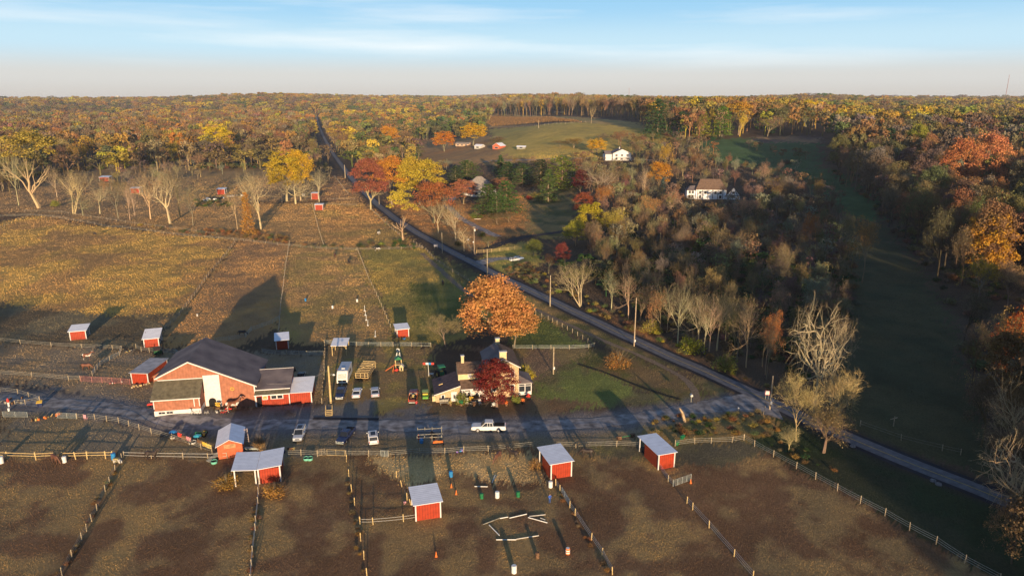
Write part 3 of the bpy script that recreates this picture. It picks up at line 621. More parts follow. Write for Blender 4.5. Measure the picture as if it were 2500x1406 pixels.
# bare trees along the right side of the road
T(1416, 748, 628, 104, 'bare4', 'tan', 'spreading bare tree with curved white limbs, first beyond the road bend', 'pale')
T(1493, 758, 645, 60, 'bare1', 'tan', 'bare tree with leaning trunk right of the spreading one', 'pale')
T(1535, 778, 652, 104, 'bare3', 'tan', 'tall fan shaped bare tree behind the leaning utility pole', 'pale')
T(1563, 790, 690, 60, 'bare2', 'brown', 'low bare tree with crooked limbs right of the fan shaped tree')
T(1655, 838, 672, 90, 'bare1', 'tan', 'bare tree with white trunk standing over yellow-green brush', 'pale')
T(1612, 815, 700, 70, 'sparse1', (.40, .19, .09), 'bare tree keeping a few rust leaves near the yellow-green brush')
T(1706, 852, 700, 84, 'bare3', 'tan', 'upright bare tree, first of three close fans beside the road', 'pale')
T(1732, 858, 698, 84, 'bare1', 'tan', 'upright bare tree, middle of three close fans beside the road', 'pale')
T(1750, 855, 702, 78, 'bare2', 'tan', 'upright bare tree, last of three close fans beside the road', 'pale')
T(1822, 897, 700, 112, 'bare3', 'tan', 'tall fan shaped bare tree near the rust leaved one, beside the road', 'pale')
T(1800, 880, 712, 70, 'bare1', 'tan', 'slim bare tree close behind the tall fan shaped one')
T(1868, 915, 748, 60, 'sparse2', (.44, .15, .06), 'thin tree with rust-orange leaves before the big white limbed tree')
T(1870, 925, 770, 50, 'bare3', 'grey', 'thin grey bare tree by the last utility pole')
T(1987, 1010, 702, 135, 'bare5', (.30, .23, .14), 'largest bare tree with white crooked limbs and thick trunk at the road corner', 'pale')
T(2025, 985, 758, 84, 'bare2', 'grey', 'bare tree with white upright limbs right of the largest one', 'pale')
T(1945, 1078, 895, 98, 'twig1', (.42, .33, .16), 'yellowish twiggy tree in front of the road corner, left one', 'pale')
T(2040, 1062, 880, 112, 'twig1', (.42, .33, .16), 'yellowish twiggy tree in front of the road corner, right one', 'pale')
T(2010, 1105, 985, 120, 'twig2', (.26, .18, .10), 'low brown twiggy tree between road corner and verge')
T(1925, 1100, 1035, 60, 'twig1', (.40, .31, .15), 'small yellowish twiggy sapling on the rough verge', 'pale')
# farm yard trees
T(1206, 854, 664, 164, 'oak_low', (.54, .24, .105), 'huge copper-orange oak behind the farmhouse', 'pale')
T(1255, 850, 712, 112, 'oak_low', (.47, .21, .088), 'lower right part of the copper-orange oaks behind the farmhouse')
T(1090, 848, 757, 84, 'twig1', (.33, .24, .13), 'small leafless tree left of the copper-orange oak', 'grey')
T(1211, 996, 878, 102, 'maple_low', (.22, .03, .035), 'dark red maple in front of the farmhouse')
# right edge
T(2395, 700, 512, 120, 'oak1', (.50, .22, .035), 'bright orange tree on the right wood edge, lit by low sun')
T(2455, 640, 503, 100, 'oak2', (.56, .24, .02), 'orange-gold tree behind the bright orange one on the right edge')
T(2385, 745, 622, 100, 'sparse2', (.56, .30, .04), 'yellow leaved thin tree below the bright orange one')
T(2462, 750, 628, 100, 'twig1', (.46, .30, .16), 'pale bare twiggy tree right of the yellow leaved thin tree')
T(2400, 985, 735, 150, 'sparse1', (.42, .25, .10), 'wide nearly bare tree on the right edge over the dark meadow')
T(2480, 960, 745, 130, 'oak2', (.44, .09, .03), 'red-orange leaved tree on the right edge')
T(2470, 1185, 905, 180, 'bare1', (.38, .28, .17), 'large bare tree with long side branches at the right edge above the road', 'pale')
T(2478, 1290, 1045, 170, 'bare5', (.36, .28, .2), 'half dead bare tree with white twisted branches at the bottom right road end', 'pale')
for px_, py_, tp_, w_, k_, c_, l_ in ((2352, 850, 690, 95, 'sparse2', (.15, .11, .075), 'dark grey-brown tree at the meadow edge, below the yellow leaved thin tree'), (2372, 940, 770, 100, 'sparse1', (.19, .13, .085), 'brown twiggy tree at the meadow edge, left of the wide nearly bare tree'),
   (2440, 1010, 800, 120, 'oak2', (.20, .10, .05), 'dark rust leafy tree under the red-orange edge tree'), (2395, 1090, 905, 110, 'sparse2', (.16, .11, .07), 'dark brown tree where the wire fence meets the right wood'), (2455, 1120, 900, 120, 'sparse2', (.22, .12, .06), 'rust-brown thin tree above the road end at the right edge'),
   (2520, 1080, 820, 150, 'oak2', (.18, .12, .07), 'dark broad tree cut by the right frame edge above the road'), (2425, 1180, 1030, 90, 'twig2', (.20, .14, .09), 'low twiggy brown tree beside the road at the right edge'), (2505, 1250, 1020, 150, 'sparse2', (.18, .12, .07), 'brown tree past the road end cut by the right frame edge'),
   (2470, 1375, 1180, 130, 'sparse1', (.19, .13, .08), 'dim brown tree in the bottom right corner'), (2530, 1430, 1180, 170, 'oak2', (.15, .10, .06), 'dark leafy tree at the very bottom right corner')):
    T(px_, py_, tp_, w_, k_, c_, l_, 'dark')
T(2395, 480, 318, 110, 'oak2', (.50, .20, .09), 'copper topped oak rising above the dark right wood')
T(2330, 500, 330, 90, 'oak2', (.44, .17, .07), 'copper brown oak left of the taller copper topped one')
T(2330, 345, 300, 60, 'maple2', (.50, .12, .03), 'orange-red crown at the top of the right wood')
T(2228, 420, 297, 60, 'oak2', (.28, .26, .04), 'olive-yellow round crown in the upper right wood')
T(2120, 460, 345, 50, 'maple2', (.22, .18, .06), 'olive crown at the left edge of the upper right wood')
T(2160, 420, 312, 60, 'pine1', (.03, .07, .03), 'dark evergreen in the upper right wood')
T(2105, 690, 520, 70, 'sparse2', (.34, .16, .06), 'tall rust leaved tree at the right edge of the dark central wood')
T(2060, 640, 508, 46, 'sparse2', (.22, .19, .08), 'small olive crown beside the tall rust leaved tree')
T(1975, 640, 510, 52, 'sparse2', (.36, .13, .04), 'rust-orange crown inside the dark central wood')

# ---------------------------------------------------------------- woods: many trees, nearest ones individual
def pick(d):
    ks = list(d); return random.choices(ks, [d[k] for k in ks])[0]
ADJ = {'bare1': 'leafless', 'bare2': 'leafless', 'bare3': 'leafless', 'bare4': 'leafless', 'bare5': 'half dead leafless', 'twig1': 'twiggy leafless', 'twig2': 'twiggy', 'sparse1': 'thinly leaved', 'sparse2': 'thinly leaved',
       'oak1': 'broad leafy', 'oak2': 'broad leafy', 'maple1': 'round leafy', 'maple2': 'round leafy', 'tall1': 'tall high crowned', 'vase1': 'tall high crowned', 'pine1': 'evergreen pine', 'pine2': 'evergreen pine', 'spruce1': 'evergreen spruce'}
CADJ = dict(yellow='yellow', gold='golden', orange='orange', rust='rust red', red='red', crimson='crimson', maroon='maroon', brown='brown', tan='pale tan', grey='grey', green='green', dkgreen='dark green', lime='lime green', olive='olive', pink='pink-brown', ygreen='yellow-green', copper='copper', purple='purple-brown')
def fill(poly, sp, kinds, cols, h, wr, where, skip=1.0, world=False, bark='grey'):
    P = np.array(poly, float) if world else poly_w(poly)
    x0, y0 = P.min(0); x1, y1 = P.max(0)
    xs = np.arange(x0, x1, sp); ys = np.arange(y0, y1, sp*.9); X, Y = np.meshgrid(xs, ys); X[1::2] += sp/2
    X = X.ravel()+rng.uniform(-.42, .42, X.size)*sp; Y = Y.ravel()+rng.uniform(-.42, .42, Y.size)*sp
    m = inside(P, X, Y) & (rng.random(X.size) < skip) & (dist_line(ROADC, X, Y) > 7); X = X[m]; Y = Y[m]
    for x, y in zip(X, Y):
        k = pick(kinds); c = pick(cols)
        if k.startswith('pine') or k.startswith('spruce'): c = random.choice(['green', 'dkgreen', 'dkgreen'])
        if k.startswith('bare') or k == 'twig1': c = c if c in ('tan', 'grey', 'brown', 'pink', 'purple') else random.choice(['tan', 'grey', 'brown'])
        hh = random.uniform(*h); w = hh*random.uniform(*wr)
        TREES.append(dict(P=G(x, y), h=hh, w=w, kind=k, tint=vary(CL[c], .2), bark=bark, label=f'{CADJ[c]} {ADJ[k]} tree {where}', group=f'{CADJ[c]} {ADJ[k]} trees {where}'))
BAREMIX = dict(bare1=3, bare2=3, bare3=3, sparse1=3, sparse2=2, twig2=2)
CEN = [(1490, 715), (1450, 660), (1430, 610), (1445, 560), (1470, 520), (1500, 500), (1600, 520), (1700, 500), (1850, 480), (1900, 470), (2000, 480), (2050, 560), (2085, 640), (2090, 740), (2050, 860), (1960, 930), (1890, 915), (1830, 890), (1750, 850), (1640, 815), (1570, 775)]
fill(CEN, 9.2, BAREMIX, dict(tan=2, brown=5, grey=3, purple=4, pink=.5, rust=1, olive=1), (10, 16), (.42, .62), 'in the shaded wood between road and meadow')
fill([(1580, 795), (1600, 775), (1640, 805), (1700, 838), (1830, 898), (1905, 925), (1890, 950), (1780, 900), (1640, 840)], 8.5, dict(bare1=3, bare3=3, bare2=2, twig2=.6), dict(tan=4, grey=1), (12, 18), (.5, .65), 'in the bare row beside the road', bark='pale')
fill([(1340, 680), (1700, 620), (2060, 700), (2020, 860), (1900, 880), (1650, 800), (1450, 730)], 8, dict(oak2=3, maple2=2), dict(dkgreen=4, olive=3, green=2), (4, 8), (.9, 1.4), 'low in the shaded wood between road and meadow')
fill([(1560, 460), (1700, 400), (1850, 420), (1960, 440), (2050, 500), (2060, 560), (1900, 540), (1800, 500), (1660, 500), (1560, 520)], 11, BAREMIX, dict(brown=4, purple=4, grey=3, olive=1), (9, 14), (.5, .7), 'around the timber framed house', skip=.8)
fill([(1560, 380), (1690, 360), (1760, 400), (1700, 430), (1560, 470), (1500, 450), (1480, 420)], 12, BAREMIX, dict(tan=4, brown=4, pink=1, rust=1), (9, 15), (.45, .7), 'below the white gabled house', skip=.85)
fill([(1400, 405), (1490, 400), (1560, 420), (1540, 520), (1440, 500), (1400, 450)], 10, BAREMIX, dict(tan=3, brown=3, pink=2, rust=2), (10, 14), (.5, .7), 'right of the garden pines', skip=.8)
fill([(1700, 345), (1560, 345), (1480, 345), (1560, 390), (1700, 385), (1760, 360)], 13, dict(twig2=3, sparse1=2, bush2=1, oak2=1) if False else dict(twig2=3, sparse1=2, oak2=1), dict(brown=3, purple=2, tan=2, olive=1), (6, 11), (.6, .9), 'on the slope above the green meadow', skip=.8)
# right wood, running on behind the viewpoint
RW = [(235, 620), (205, 480), (168, 380), (140, 300), (122, 240), (108, 190), (94, 150), (84, 120), (80, 60), (76, 0), (80, -60), (160, -60), (240, 60), (330, 200), (500, 420), (620, 620)]
RW = [tuple(W(2035, 440)[:2]), tuple(W(2120, 490)[:2]), tuple(W(2170, 560)[:2]), tuple(W(2250, 640)[:2]), tuple(W(2345, 800)[:2]), tuple(W(2400, 1000)[:2]), tuple(W(2470, 1150)[:2]), (94, 70), (96, 30), (96, -70), (190, -70), (250, 60), (340, 200), (500, 420), (560, 640), tuple(W(2035, 350)[:2])]
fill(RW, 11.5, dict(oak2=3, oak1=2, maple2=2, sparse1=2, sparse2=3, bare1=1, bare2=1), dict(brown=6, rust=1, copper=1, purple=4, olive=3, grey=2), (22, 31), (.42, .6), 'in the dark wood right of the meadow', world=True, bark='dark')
# left wood
fill([(-80, 480), (60, 430), (180, 415), (330, 400), (480, 388), (620, 378), (745, 380), (770, 300), (-80, 292)], 17, dict(sparse1=4, sparse2=4, bare1=3, bare2=2, oak2=2, maple1=2, maple2=2, tall1=1), dict(tan=4, brown=5, rust=2, copper=4, orange=3, gold=2.5, yellow=1, olive=2, purple=1, pink=1), (22, 31), (.45, .62), 'in the wood beyond the left fields')
fill([(200, 460), (330, 420), (480, 405), (600, 400), (600, 425), (430, 450), (300, 490), (150, 480)], 16, dict(twig1=3, twig2=2, bare2=2), dict(tan=3, grey=3, brown=1), (8, 13), (.6, .9), 'around the far red sheds', skip=.7)
fill([(-60, 500), (0, 490), (80, 460), (60, 440), (-60, 450)], 12, BAREMIX, dict(grey=3, tan=3, brown=2), (13, 19), (.5, .7), 'at the left end of the paddock row')
# along the country road and around the hill houses
fill([(790, 430), (815, 455), (780, 400), (770, 350), (700, 392), (740, 420)], 10, BAREMIX, dict(tan=3, grey=3, brown=3, purple=1), (10, 15), (.45, .6), 'left of the country road')
fill([(790, 330), (800, 365), (830, 420), (850, 445), (870, 440), (850, 410), (825, 370), (805, 325)], 9, BAREMIX, dict(tan=3, grey=2, brown=3), (11, 16), (.5, .65), 'right beside the far country road')
fill([(835, 380), (880, 430), (930, 420), (1030, 395), (1010, 350), (950, 330), (850, 330), (820, 340)], 13, dict(pine2=1, maple2=3, bare1=3, sparse1=3, oak2=2), dict(lime=2, olive=3, tan=3, green=2, gold=1, brown=3), (11, 17), (.5, .7), 'between country road and hill houses', skip=.8)
fill([(1040, 410), (1200, 410), (1330, 400), (1440, 398), (1430, 425), (1250, 430), (1100, 425)], 14, dict(twig1=3, twig2=3, bare2=2, sparse1=1), dict(tan=3, brown=4, grey=2), (6, 10), (.6, .9), 'along the lane below the hill field', skip=.8)
fill([(770, 330), (1180, 325), (1200, 285), (770, 285)], 17, dict(pine2=1.2, maple2=4, oak2=4, sparse1=3, bare1=2, pine1=.8, maple1=1), dict(lime=2.5, olive=3, tan=2, green=4, gold=1.5, brown=2, rust=.6, copper=1), (16, 24), (.5, .7), 'in the mixed trees beside the straight road')
fill([(1130, 283), (1560, 292), (1570, 275), (1130, 268)], 14, dict(bare1=3, bare3=3, sparse1=3, tall1=2), dict(tan=4, brown=3, gold=2, olive=1, copper=1), (24, 31), (.35, .5), 'in the tree line above the hill field', bark='pale')
fill([(1560, 325), (1640, 335), (1690, 345), (1760, 338), (2010, 335), (2035, 300), (1560, 290)], 16, dict(sparse1=3, sparse2=3, oak2=3, maple2=3, tall1=2, pine1=1), dict(brown=4, gold=3, copper=3, yellow=1, olive=2, rust=1, tan=2), (22, 30), (.45, .65), 'in the wood beyond the green meadow')
fill([(1840, 352), (1930, 378), (1990, 385), (1940, 398), (1860, 372), (1790, 352)], 11, dict(twig2=3, oak2=2), dict(olive=2, purple=3, brown=2), (4, 7), (1.0, 1.5), 'in the dark hedge across the green meadow')
# woodland behind and beside the viewpoint, outside the frame, that shades the near fields
fill([(84, -40), (400, -40), (400, -130), (118, -130), (92, -90)], 13, dict(oak2=3, sparse2=3, bare1=2), dict(brown=4, rust=2, copper=2), (16, 22), (.5, .65), 'outside the near right corner', world=True)
fill([(-260, 60), (-118, 60), (-112, 20), (-60, -60), (-60, -110), (-260, -110)], 12, dict(oak2=3, sparse2=3, bare1=2), dict(brown=4, rust=2, copper=2), (15, 21), (.5, .65), 'outside the near left corner', world=True)
def vis(t):
    x, y, z = t['P']
    if y < 30: return -1
    u = x/(y*cp+(CAMH-z)*sp)*FPX
    dtop = (z+t['h']-CAMH); v = 703-FPX*(y*sp+dtop*cp)/(y*cp-dtop*sp)
    if abs(u) > 1300 or v > 1420: return -1
    return t['h']/math.hypot(y, x)
def pxof(P):
    x, y, z = P; z -= CAMH; w_ = y*cp-z*sp; return 1250+x/w_*FPX, 703-(y*sp+z*cp)/w_*FPX
KEEP = [(1676, 432, 1804, 478, W(1735, 487)[1]), (1480, 352, 1545, 388, W(1518, 393)[1]), (1145, 425, 1200, 465, W(1172, 478)[1]), (2335, 515, 2500, 690, 230), (2350, 325, 2440, 430, 415), (2425, 750, 2500, 900, 141), (1150, 345, 1290, 366, 9999), (870, 330, 940, 352, W(905, 352)[1])]
def hides(t):
    if t['P'][1] < 60: return False
    u, v = pxof(t['P']); k = 1/mpp(t['P']); wv = t['w']*k*.42; tv = v-t['h']*k*.93
    return any(u+wv > a and u-wv < c and v > b and tv < d and t['P'][1] < Y for a, b, c, d, Y in KEEP)
TREES = [t for t in TREES if not hides(t)]
for t in TREES:   # trees shortened to let the evening sun through to the lit crowns
    x_, y_, _z = t['P']
    if (y_ < 224 and x_ > 120 and abs(x_-(161+.185*(231-y_))) < 15) or (y_ < 138 and x_ > 88 and abs(x_-(111+.185*(143-y_))) < 10): t['h'] *= .45; t['w'] *= .6
TREES.sort(key=vis, reverse=True)
NIND = max(0, 292-HEROES[0])
LM = [(1735, 470, 'the timber framed house'), (1518, 380, 'the white gabled house'), (1548, 800, 'the tall brown utility pole'), (1343, 710, 'the pale pole by the oak'), (1987, 900, 'the largest white limbed tree'), (1425, 510, 'the scarlet tree'), (1470, 560, 'the yellow-green pair'), (1920, 392, 'the lone meadow thicket'),
 (2105, 620, 'the tall rust tree at the meadow'), (2395, 620, 'the bright orange edge tree'), (2395, 400, 'the copper topped oak'), (2480, 830, 'the red-orange edge tree'), (2228, 350, 'the olive round crown'), (1975, 580, 'the rust-orange inner crown'), (1800, 520, 'the pale twiggy tree'), (1655, 760, 'the white trunked roadside tree'),
 (1822, 800, 'the tall fan shaped tree'), (1416, 700, 'the spreading curved tree'), (534, 340, 'the yellow wood edge tree'), (97, 400, 'the tall orange topped tree'), (255, 438, 'the leftmost far shed'), (541, 468, 'the far shed with trailers'), (715, 420, 'the golden tree pair'), (905, 450, 'the crimson tree'), (1085, 345, 'the round orange hill tree'),
 (1715, 300, 'the yellow-green conical tree'), (1160, 575, 'the transformer pole'), (2340, 300, 'the orange-red high crown'), (1590, 510, 'the peach leaved tree'), (2200, 500, 'the green meadow end'), (1300, 295, 'the vineyard'), (780, 340, 'the straight far road'), (2440, 1150, 'the lower road end')]
ORD = ['', 'second nearest ', 'third nearest ', 'fourth nearest ', 'fifth nearest ', 'sixth nearest ', 'seventh nearest ', 'eighth nearest ', 'ninth nearest ', 'tenth nearest ']
groups_ = {}
for t in TREES[:NIND]:
    u, v = pxof(t['P']); v -= .4*t['h']/mpp(t['P']); d, lx, ly, ln = min((math.hypot(u-a, (v-b)*1.3), a, b, n) for a, b, n in LM); dx, dy = u-lx, v-ly
    rel = ('left of' if dx < 0 else 'right of') if abs(dx) > 1.2*abs(dy) else ('beyond' if dy < 0 else 'in front of')
    base = t['label'].split(' tree ')[0]; t['rel'] = rel+' '+ln; groups_.setdefault((base, t['rel']), []).append((d, t))
for (base, rel), L_ in groups_.items():
    L_.sort(key=lambda q: q[0])
    for i, (d, t) in enumerate(L_): t['label'] = f'{ORD[min(i, 9)] if len(L_) > 1 and i else ("nearest " if len(L_) > 1 else "")}{base} tree {rel}'
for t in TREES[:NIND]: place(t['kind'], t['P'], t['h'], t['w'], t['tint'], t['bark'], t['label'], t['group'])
# ---------------------------------------------------------------- masses
def join_proto(name, kind):
    tm, cm, hw = PROTO[kind]
    V = [tuple(v.co) for v in tm.vertices]; k = len(V); V += [tuple(v.co) for v in cm.vertices]
    Fc = [tuple(p.vertices) for p in tm.polygons]; n1 = len(Fc); Fc += [tuple(i+k for i in p.vertices) for p in cm.polygons]
    me = bpy.data.meshes.new(name); me.from_pydata(V, [], Fc); me.materials.append(BARK_I); me.materials.append(LEAF_I)
    me.polygons.foreach_set('material_index', [0]*n1+[1]*(len(Fc)-n1)); me.update()
    return bpy.data.objects.new(name, me), hw
def scatter(name, items, kinds, label):
    """items: (P, height, width, kind, tint)"""
    cc = bpy.data.collections.new(name+'_sources'); ks = sorted(kinds); HW = {}
    for i, k in enumerate(ks):
        o, hw = join_proto(f'{i:02d}_{k}', k); cc.objects.link(o); HW[k] = hw
    n = len(items); me = bpy.data.meshes.new(name); me.vertices.add(n)
    me.vertices.foreach_set('co', np.array([i[0] for i in items], np.float32).ravel())
    def at(nm, ty, vals, key='value'):
        a = me.attributes.new(nm, ty, 'POINT'); a.data.foreach_set(key, np.asarray(vals).ravel())
    at('scl', 'FLOAT_VECTOR', np.array([(w/(2*HW[k]), w/(2*HW[k]), h/20.) for P, h, w, k, t in items], np.float32), 'vector')
    at('rot', 'FLOAT_VECTOR', np.array([(0, 0, random.uniform(0, 6.28)) for _ in items], np.float32), 'vector')
    at('idx', 'INT', np.array([ks.index(i[3]) for i in items], np.int32))
    at('tint', 'FLOAT_COLOR', np.array([(*i[4], 1) for i in items], np.float32), 'color')
    me.update(); o = link(name, me); tag(o, label, None, None, 'stuff')
    g = bpy.data.node_groups.new(name+'_nodes', 'GeometryNodeTree'); g.interface.new_socket('Geometry', in_out='INPUT', socket_type='NodeSocketGeometry'); g.interface.new_socket('Geometry', in_out='OUTPUT', socket_type='NodeSocketGeometry')
    N = g.nodes; L = g.links; gi = N.new('NodeGroupInput'); go = N.new('NodeGroupOutput'); ip = N.new('GeometryNodeInstanceOnPoints'); ci = N.new('GeometryNodeCollectionInfo')
    ci.inputs['Collection'].default_value = cc; ci.inputs['Separate Children'].default_value = True; ci.inputs['Reset Children'].default_value = True
    def na(nm, ty):
        a = N.new('GeometryNodeInputNamedAttribute'); a.data_type = ty; a.inputs['Name'].default_value = nm; return a.outputs['Attribute']
    L.new(gi.outputs[0], ip.inputs['Points']); L.new(ci.outputs[0], ip.inputs['Instance']); ip.inputs['Pick Instance'].default_value = True
    L.new(na('idx', 'INT'), ip.inputs['Instance Index']); L.new(na('rot', 'FLOAT_VECTOR'), ip.inputs['Rotation']); L.new(na('scl', 'FLOAT_VECTOR'), ip.inputs['Scale'])
    L.new(ip.outputs[0], go.inputs[0]); md = o.modifiers.new('scatter', 'NODES'); md.node_group = g
    return o
rest = TREES[NIND:]
FARK = {'bare1': 'far_bare1', 'bare2': 'far_bare2', 'bare3': 'far_bare1', 'bare4': 'far_bare2', 'bare5': 'far_bare2', 'twig1': 'far_bare2', 'twig2': 'far_c', 'sparse1': 'far_bare1', 'sparse2': 'far_c', 'oak1': 'far_a', 'oak2': 'far_a', 'maple1': 'far_b', 'maple2': 'far_b', 'tall1': 'far_c', 'vase1': 'far_c', 'pine1': 'far_d', 'pine2': 'far_d', 'spruce1': 'far_d'}
items = [(t['P'], t['h'], t['w'], FARK[t['kind']], t['tint']) for t in rest]
# far forest to the horizon
CLEAR = [poly_w([(1030, 405), (1000, 350), (1130, 285), (1180, 272), (1570, 275), (1570, 330), (1640, 370), (1500, 410), (1300, 430)]), poly_w([(755, 400), (835, 400), (812, 350), (790, 300), (782, 280), (766, 280), (772, 310)]), poly_w([(1560, 300), (2040, 300), (2040, 420), (1560, 420)])]
r = 690.; WOODC = [P for P in [poly_w([(-80, 480), (60, 430), (180, 415), (330, 400), (480, 388), (620, 378), (745, 380), (770, 300), (-80, 292)])]]
while r < 9500:
    dl = 16+r*.0034; n = int(1.65*r/dl); a = np.linspace(-.83, .83, n)+rng.uniform(-.4, .4, n)*dl/r; rr = r+rng.uniform(-.5, .5, n)*(12+r*.012)
    x = rr*np.sin(a); y = rr*np.cos(a); m = np.ones(n, bool)
    for P in CLEAR+WOODC: m &= ~inside(P, x, y)
    m &= rng.random(n) < .9
    x = x[m]; y = y[m]; z = H(x, y); tone = fbm(x, y, 110, 31); tone2 = fbm(x, y, 90, 33); rn = rng.random((len(x), 4))
    for i in range(len(x)):
        q = tone[i]+.35*(rn[i, 0]-.5); azz = x[i]/y[i]
        if q > .59: c = CL[random.choice(['gold', 'gold', 'orange', 'copper', 'yellow', 'gold'])]; k = 'far_a' if rn[i, 1] < .5 else 'far_b'
        elif tone2[i] > .66 or (-.32 < azz < -.02 and r < 1500 and rn[i, 2] < .35): c = CL[random.choice(['green', 'olive', 'lime', 'olive'])]; k = 'far_d' if rn[i, 1] < .25 else 'far_b'
        else: c = CL[random.choice(['brown', 'brown', 'copper', 'gold', 'brown', 'tan', 'olive', 'purple'])]; k = random.choice(['far_c', 'far_a', 'far_bare1', 'far_bare2', 'far_c'])
        if azz > .45 and rn[i, 3] < .3 and r < 1800: c = CL[random.choice(['yellow', 'gold', 'ygreen'])]; k = 'far_a'
        h = 15+15*rn[i, 2]**1.5; items.append(((x[i], y[i], z[i]-.3), h, dl*.95*(.6+.9*rn[i, 1]), k, vary(c, .15)))
    r += 12+r*.012
print('individual trees', HEROES[0]+NIND, 'mass', len(items))
scatter('woodland', items, sorted(set(i[3] for i in items)), 'autumn woodland in brown, gold and green reaching to the horizon')
# undergrowth
def und(poly, sp, cols, h, world=False, skip=.8, wr=(1., 1.7), kind='far_bush'):
    P = np.array(poly, float) if world else poly_w(poly); x0, y0 = P.min(0); x1, y1 = P.max(0)
    n = int((x1-x0)*(y1-y0)/sp**2); x = rng.uniform(x0, x1, n); y = rng.uniform(y0, y1, n); m = inside(P, x, y) & (rng.random(n) < skip) & (dist_line(ROADC, x, y) > 3.8)
    for a, b in zip(x[m], y[m]):
        hh = random.uniform(*h); UND.append((G(a, b), hh, hh*random.uniform(*wr), kind, vary(CL[pick(cols)], .25)))
UND = []
und(CEN, 4.0, dict(brown=4, purple=3, olive=2, dkgreen=2, rust=1), (1.2, 3))
und([(1310, 660), (1260, 640), (1230, 665), (1300, 705), (1400, 750), (1500, 795), (1640, 862), (1800, 930), (1880, 965), (1890, 940), (1760, 870), (1600, 800), (1440, 730), (1360, 690)], 2.6, dict(olive=3, gold=1, brown=3, copper=3, ygreen=2, green=1), (.7, 1.9))
und([(1320, 690), (1300, 640), (1230, 655), (1290, 695)], 1.9, dict(tan=4, brown=3, olive=2), (.8, 1.8))
und(RW, 6, dict(brown=4, purple=3, olive=2, dkgreen=2), (1.5, 4), world=True)
und([(-80, 470), (120, 420), (330, 390), (480, 376), (745, 376), (745, 362), (-80, 450)], 6, dict(brown=4, olive=3, purple=1, dkgreen=2), (2, 5))
und([(1560, 1040), (1620, 1022), (1700, 1010), (1870, 1004), (1900, 1040), (1930, 1075), (1830, 1066), (1700, 1062), (1600, 1060)], 1.6, dict(olive=3, copper=3, gold=1.2, green=3, tan=2, rust=2, dkgreen=1), (.5, 1.3))
und([(1850, 1075), (1930, 1075), (2000, 1120), (2060, 1160), (2040, 1180), (1950, 1125)], 1.8, dict(brown=3, copper=2, dkgreen=3, tan=1), (.4, 1.1))
und([(480, 575), (570, 575), (620, 585), (706, 600), (700, 580), (620, 565), (500, 562)], 2.6, dict(copper=3, rust=3, brown=2, olive=1), (1, 2.2))
und([(300, 548), (480, 575), (500, 566), (320, 540)], 4.5, dict(olive=3, copper=1, gold=1, brown=1), (.8, 1.9))
und([(710, 606), (870, 612), (1020, 606), (1020, 596), (870, 602), (710, 598)], 4, dict(olive=4, green=2, copper=1), (.8, 1.8))
und([(860, 608), (1010, 608), (1010, 590), (860, 590)], 3.2, dict(olive=4, green=2, ygreen=1), (1.2, 2.4), skip=.6)
und([(925, 520), (1000, 575), (1020, 590), (985, 585), (915, 530)], 3, dict(tan=3, olive=2, brown=2), (.6, 1.4))
und([(480, 412), (600, 412), (680, 412), (680, 400), (480, 400)], 4, dict(dkgreen=3, olive=2, brown=2), (2, 4))
und([(1560, 345), (1760, 345), (1760, 334), (1560, 330)], 6, dict(dkgreen=3, olive=2, brown=2), (2, 5))
und([(470, 505), (570, 505), (570, 493), (470, 488)], 3, dict(olive=3, green=2), (1, 2.2))
for pl in ([(845, 1125), (860, 1210), (875, 1280), (895, 1406)], [(632, 1180), (628, 1280), (613, 1406)], [(298, 1120), (260, 1200), (212, 1290), (152, 1406)], [(1357, 1185), (1404, 1255), (1444, 1315), (1495, 1398)]):
    Pl = poly_w(pl); 
    for a, b in zip(Pl[:-1], Pl[1:]):
        L = np.hypot(*(b-a))
        for k in range(int(L*1.5)):
            if random.random() < .45: continue
            t = random.random(); q = a+(b-a)*t+rng.normal(0, .28, 2); hh = random.uniform(.25, .7)
            UND.append((G(q[0]-.4, q[1]), hh, hh*random.uniform(1.2, 2.2), 'far_bush', vary(CL[random.choice(['copper', 'rust', 'brown', 'tan'])], .2)))
scatter('undergrowth', UND, ['far_bush'], 'tangled autumn brush, weeds and low scrub along fences, verges and wood floors')
und([(60, 570), (200, 545), (420, 590), (560, 600), (500, 680), (420, 745), (200, 740), (20, 700)], 4.0, dict(tan=4, gold=2, copper=2, olive=2), (.3, .75), wr=(1.2, 2.4), skip=.6)
und([(0, 750), (300, 770), (420, 790), (340, 830), (0, 825)], 4.5, dict(tan=3, gold=2, olive=2), (.3, .6), wr=(1.5, 3), skip=.4)
und([(1440, 765), (1640, 858), (1850, 950), (1865, 935), (1700, 860), (1560, 788), (1450, 745)], 2.2, dict(copper=4, rust=2, ygreen=2, olive=2), (.6, 1.8))
und([(1345, 690), (1310, 650), (1360, 600), (1400, 560), (1440, 540), (1440, 600), (1470, 680), (1560, 760), (1500, 775), (1450, 735)], 2.8, dict(brown=4, copper=3, tan=2, olive=2, purple=1), (1.2, 3.6))
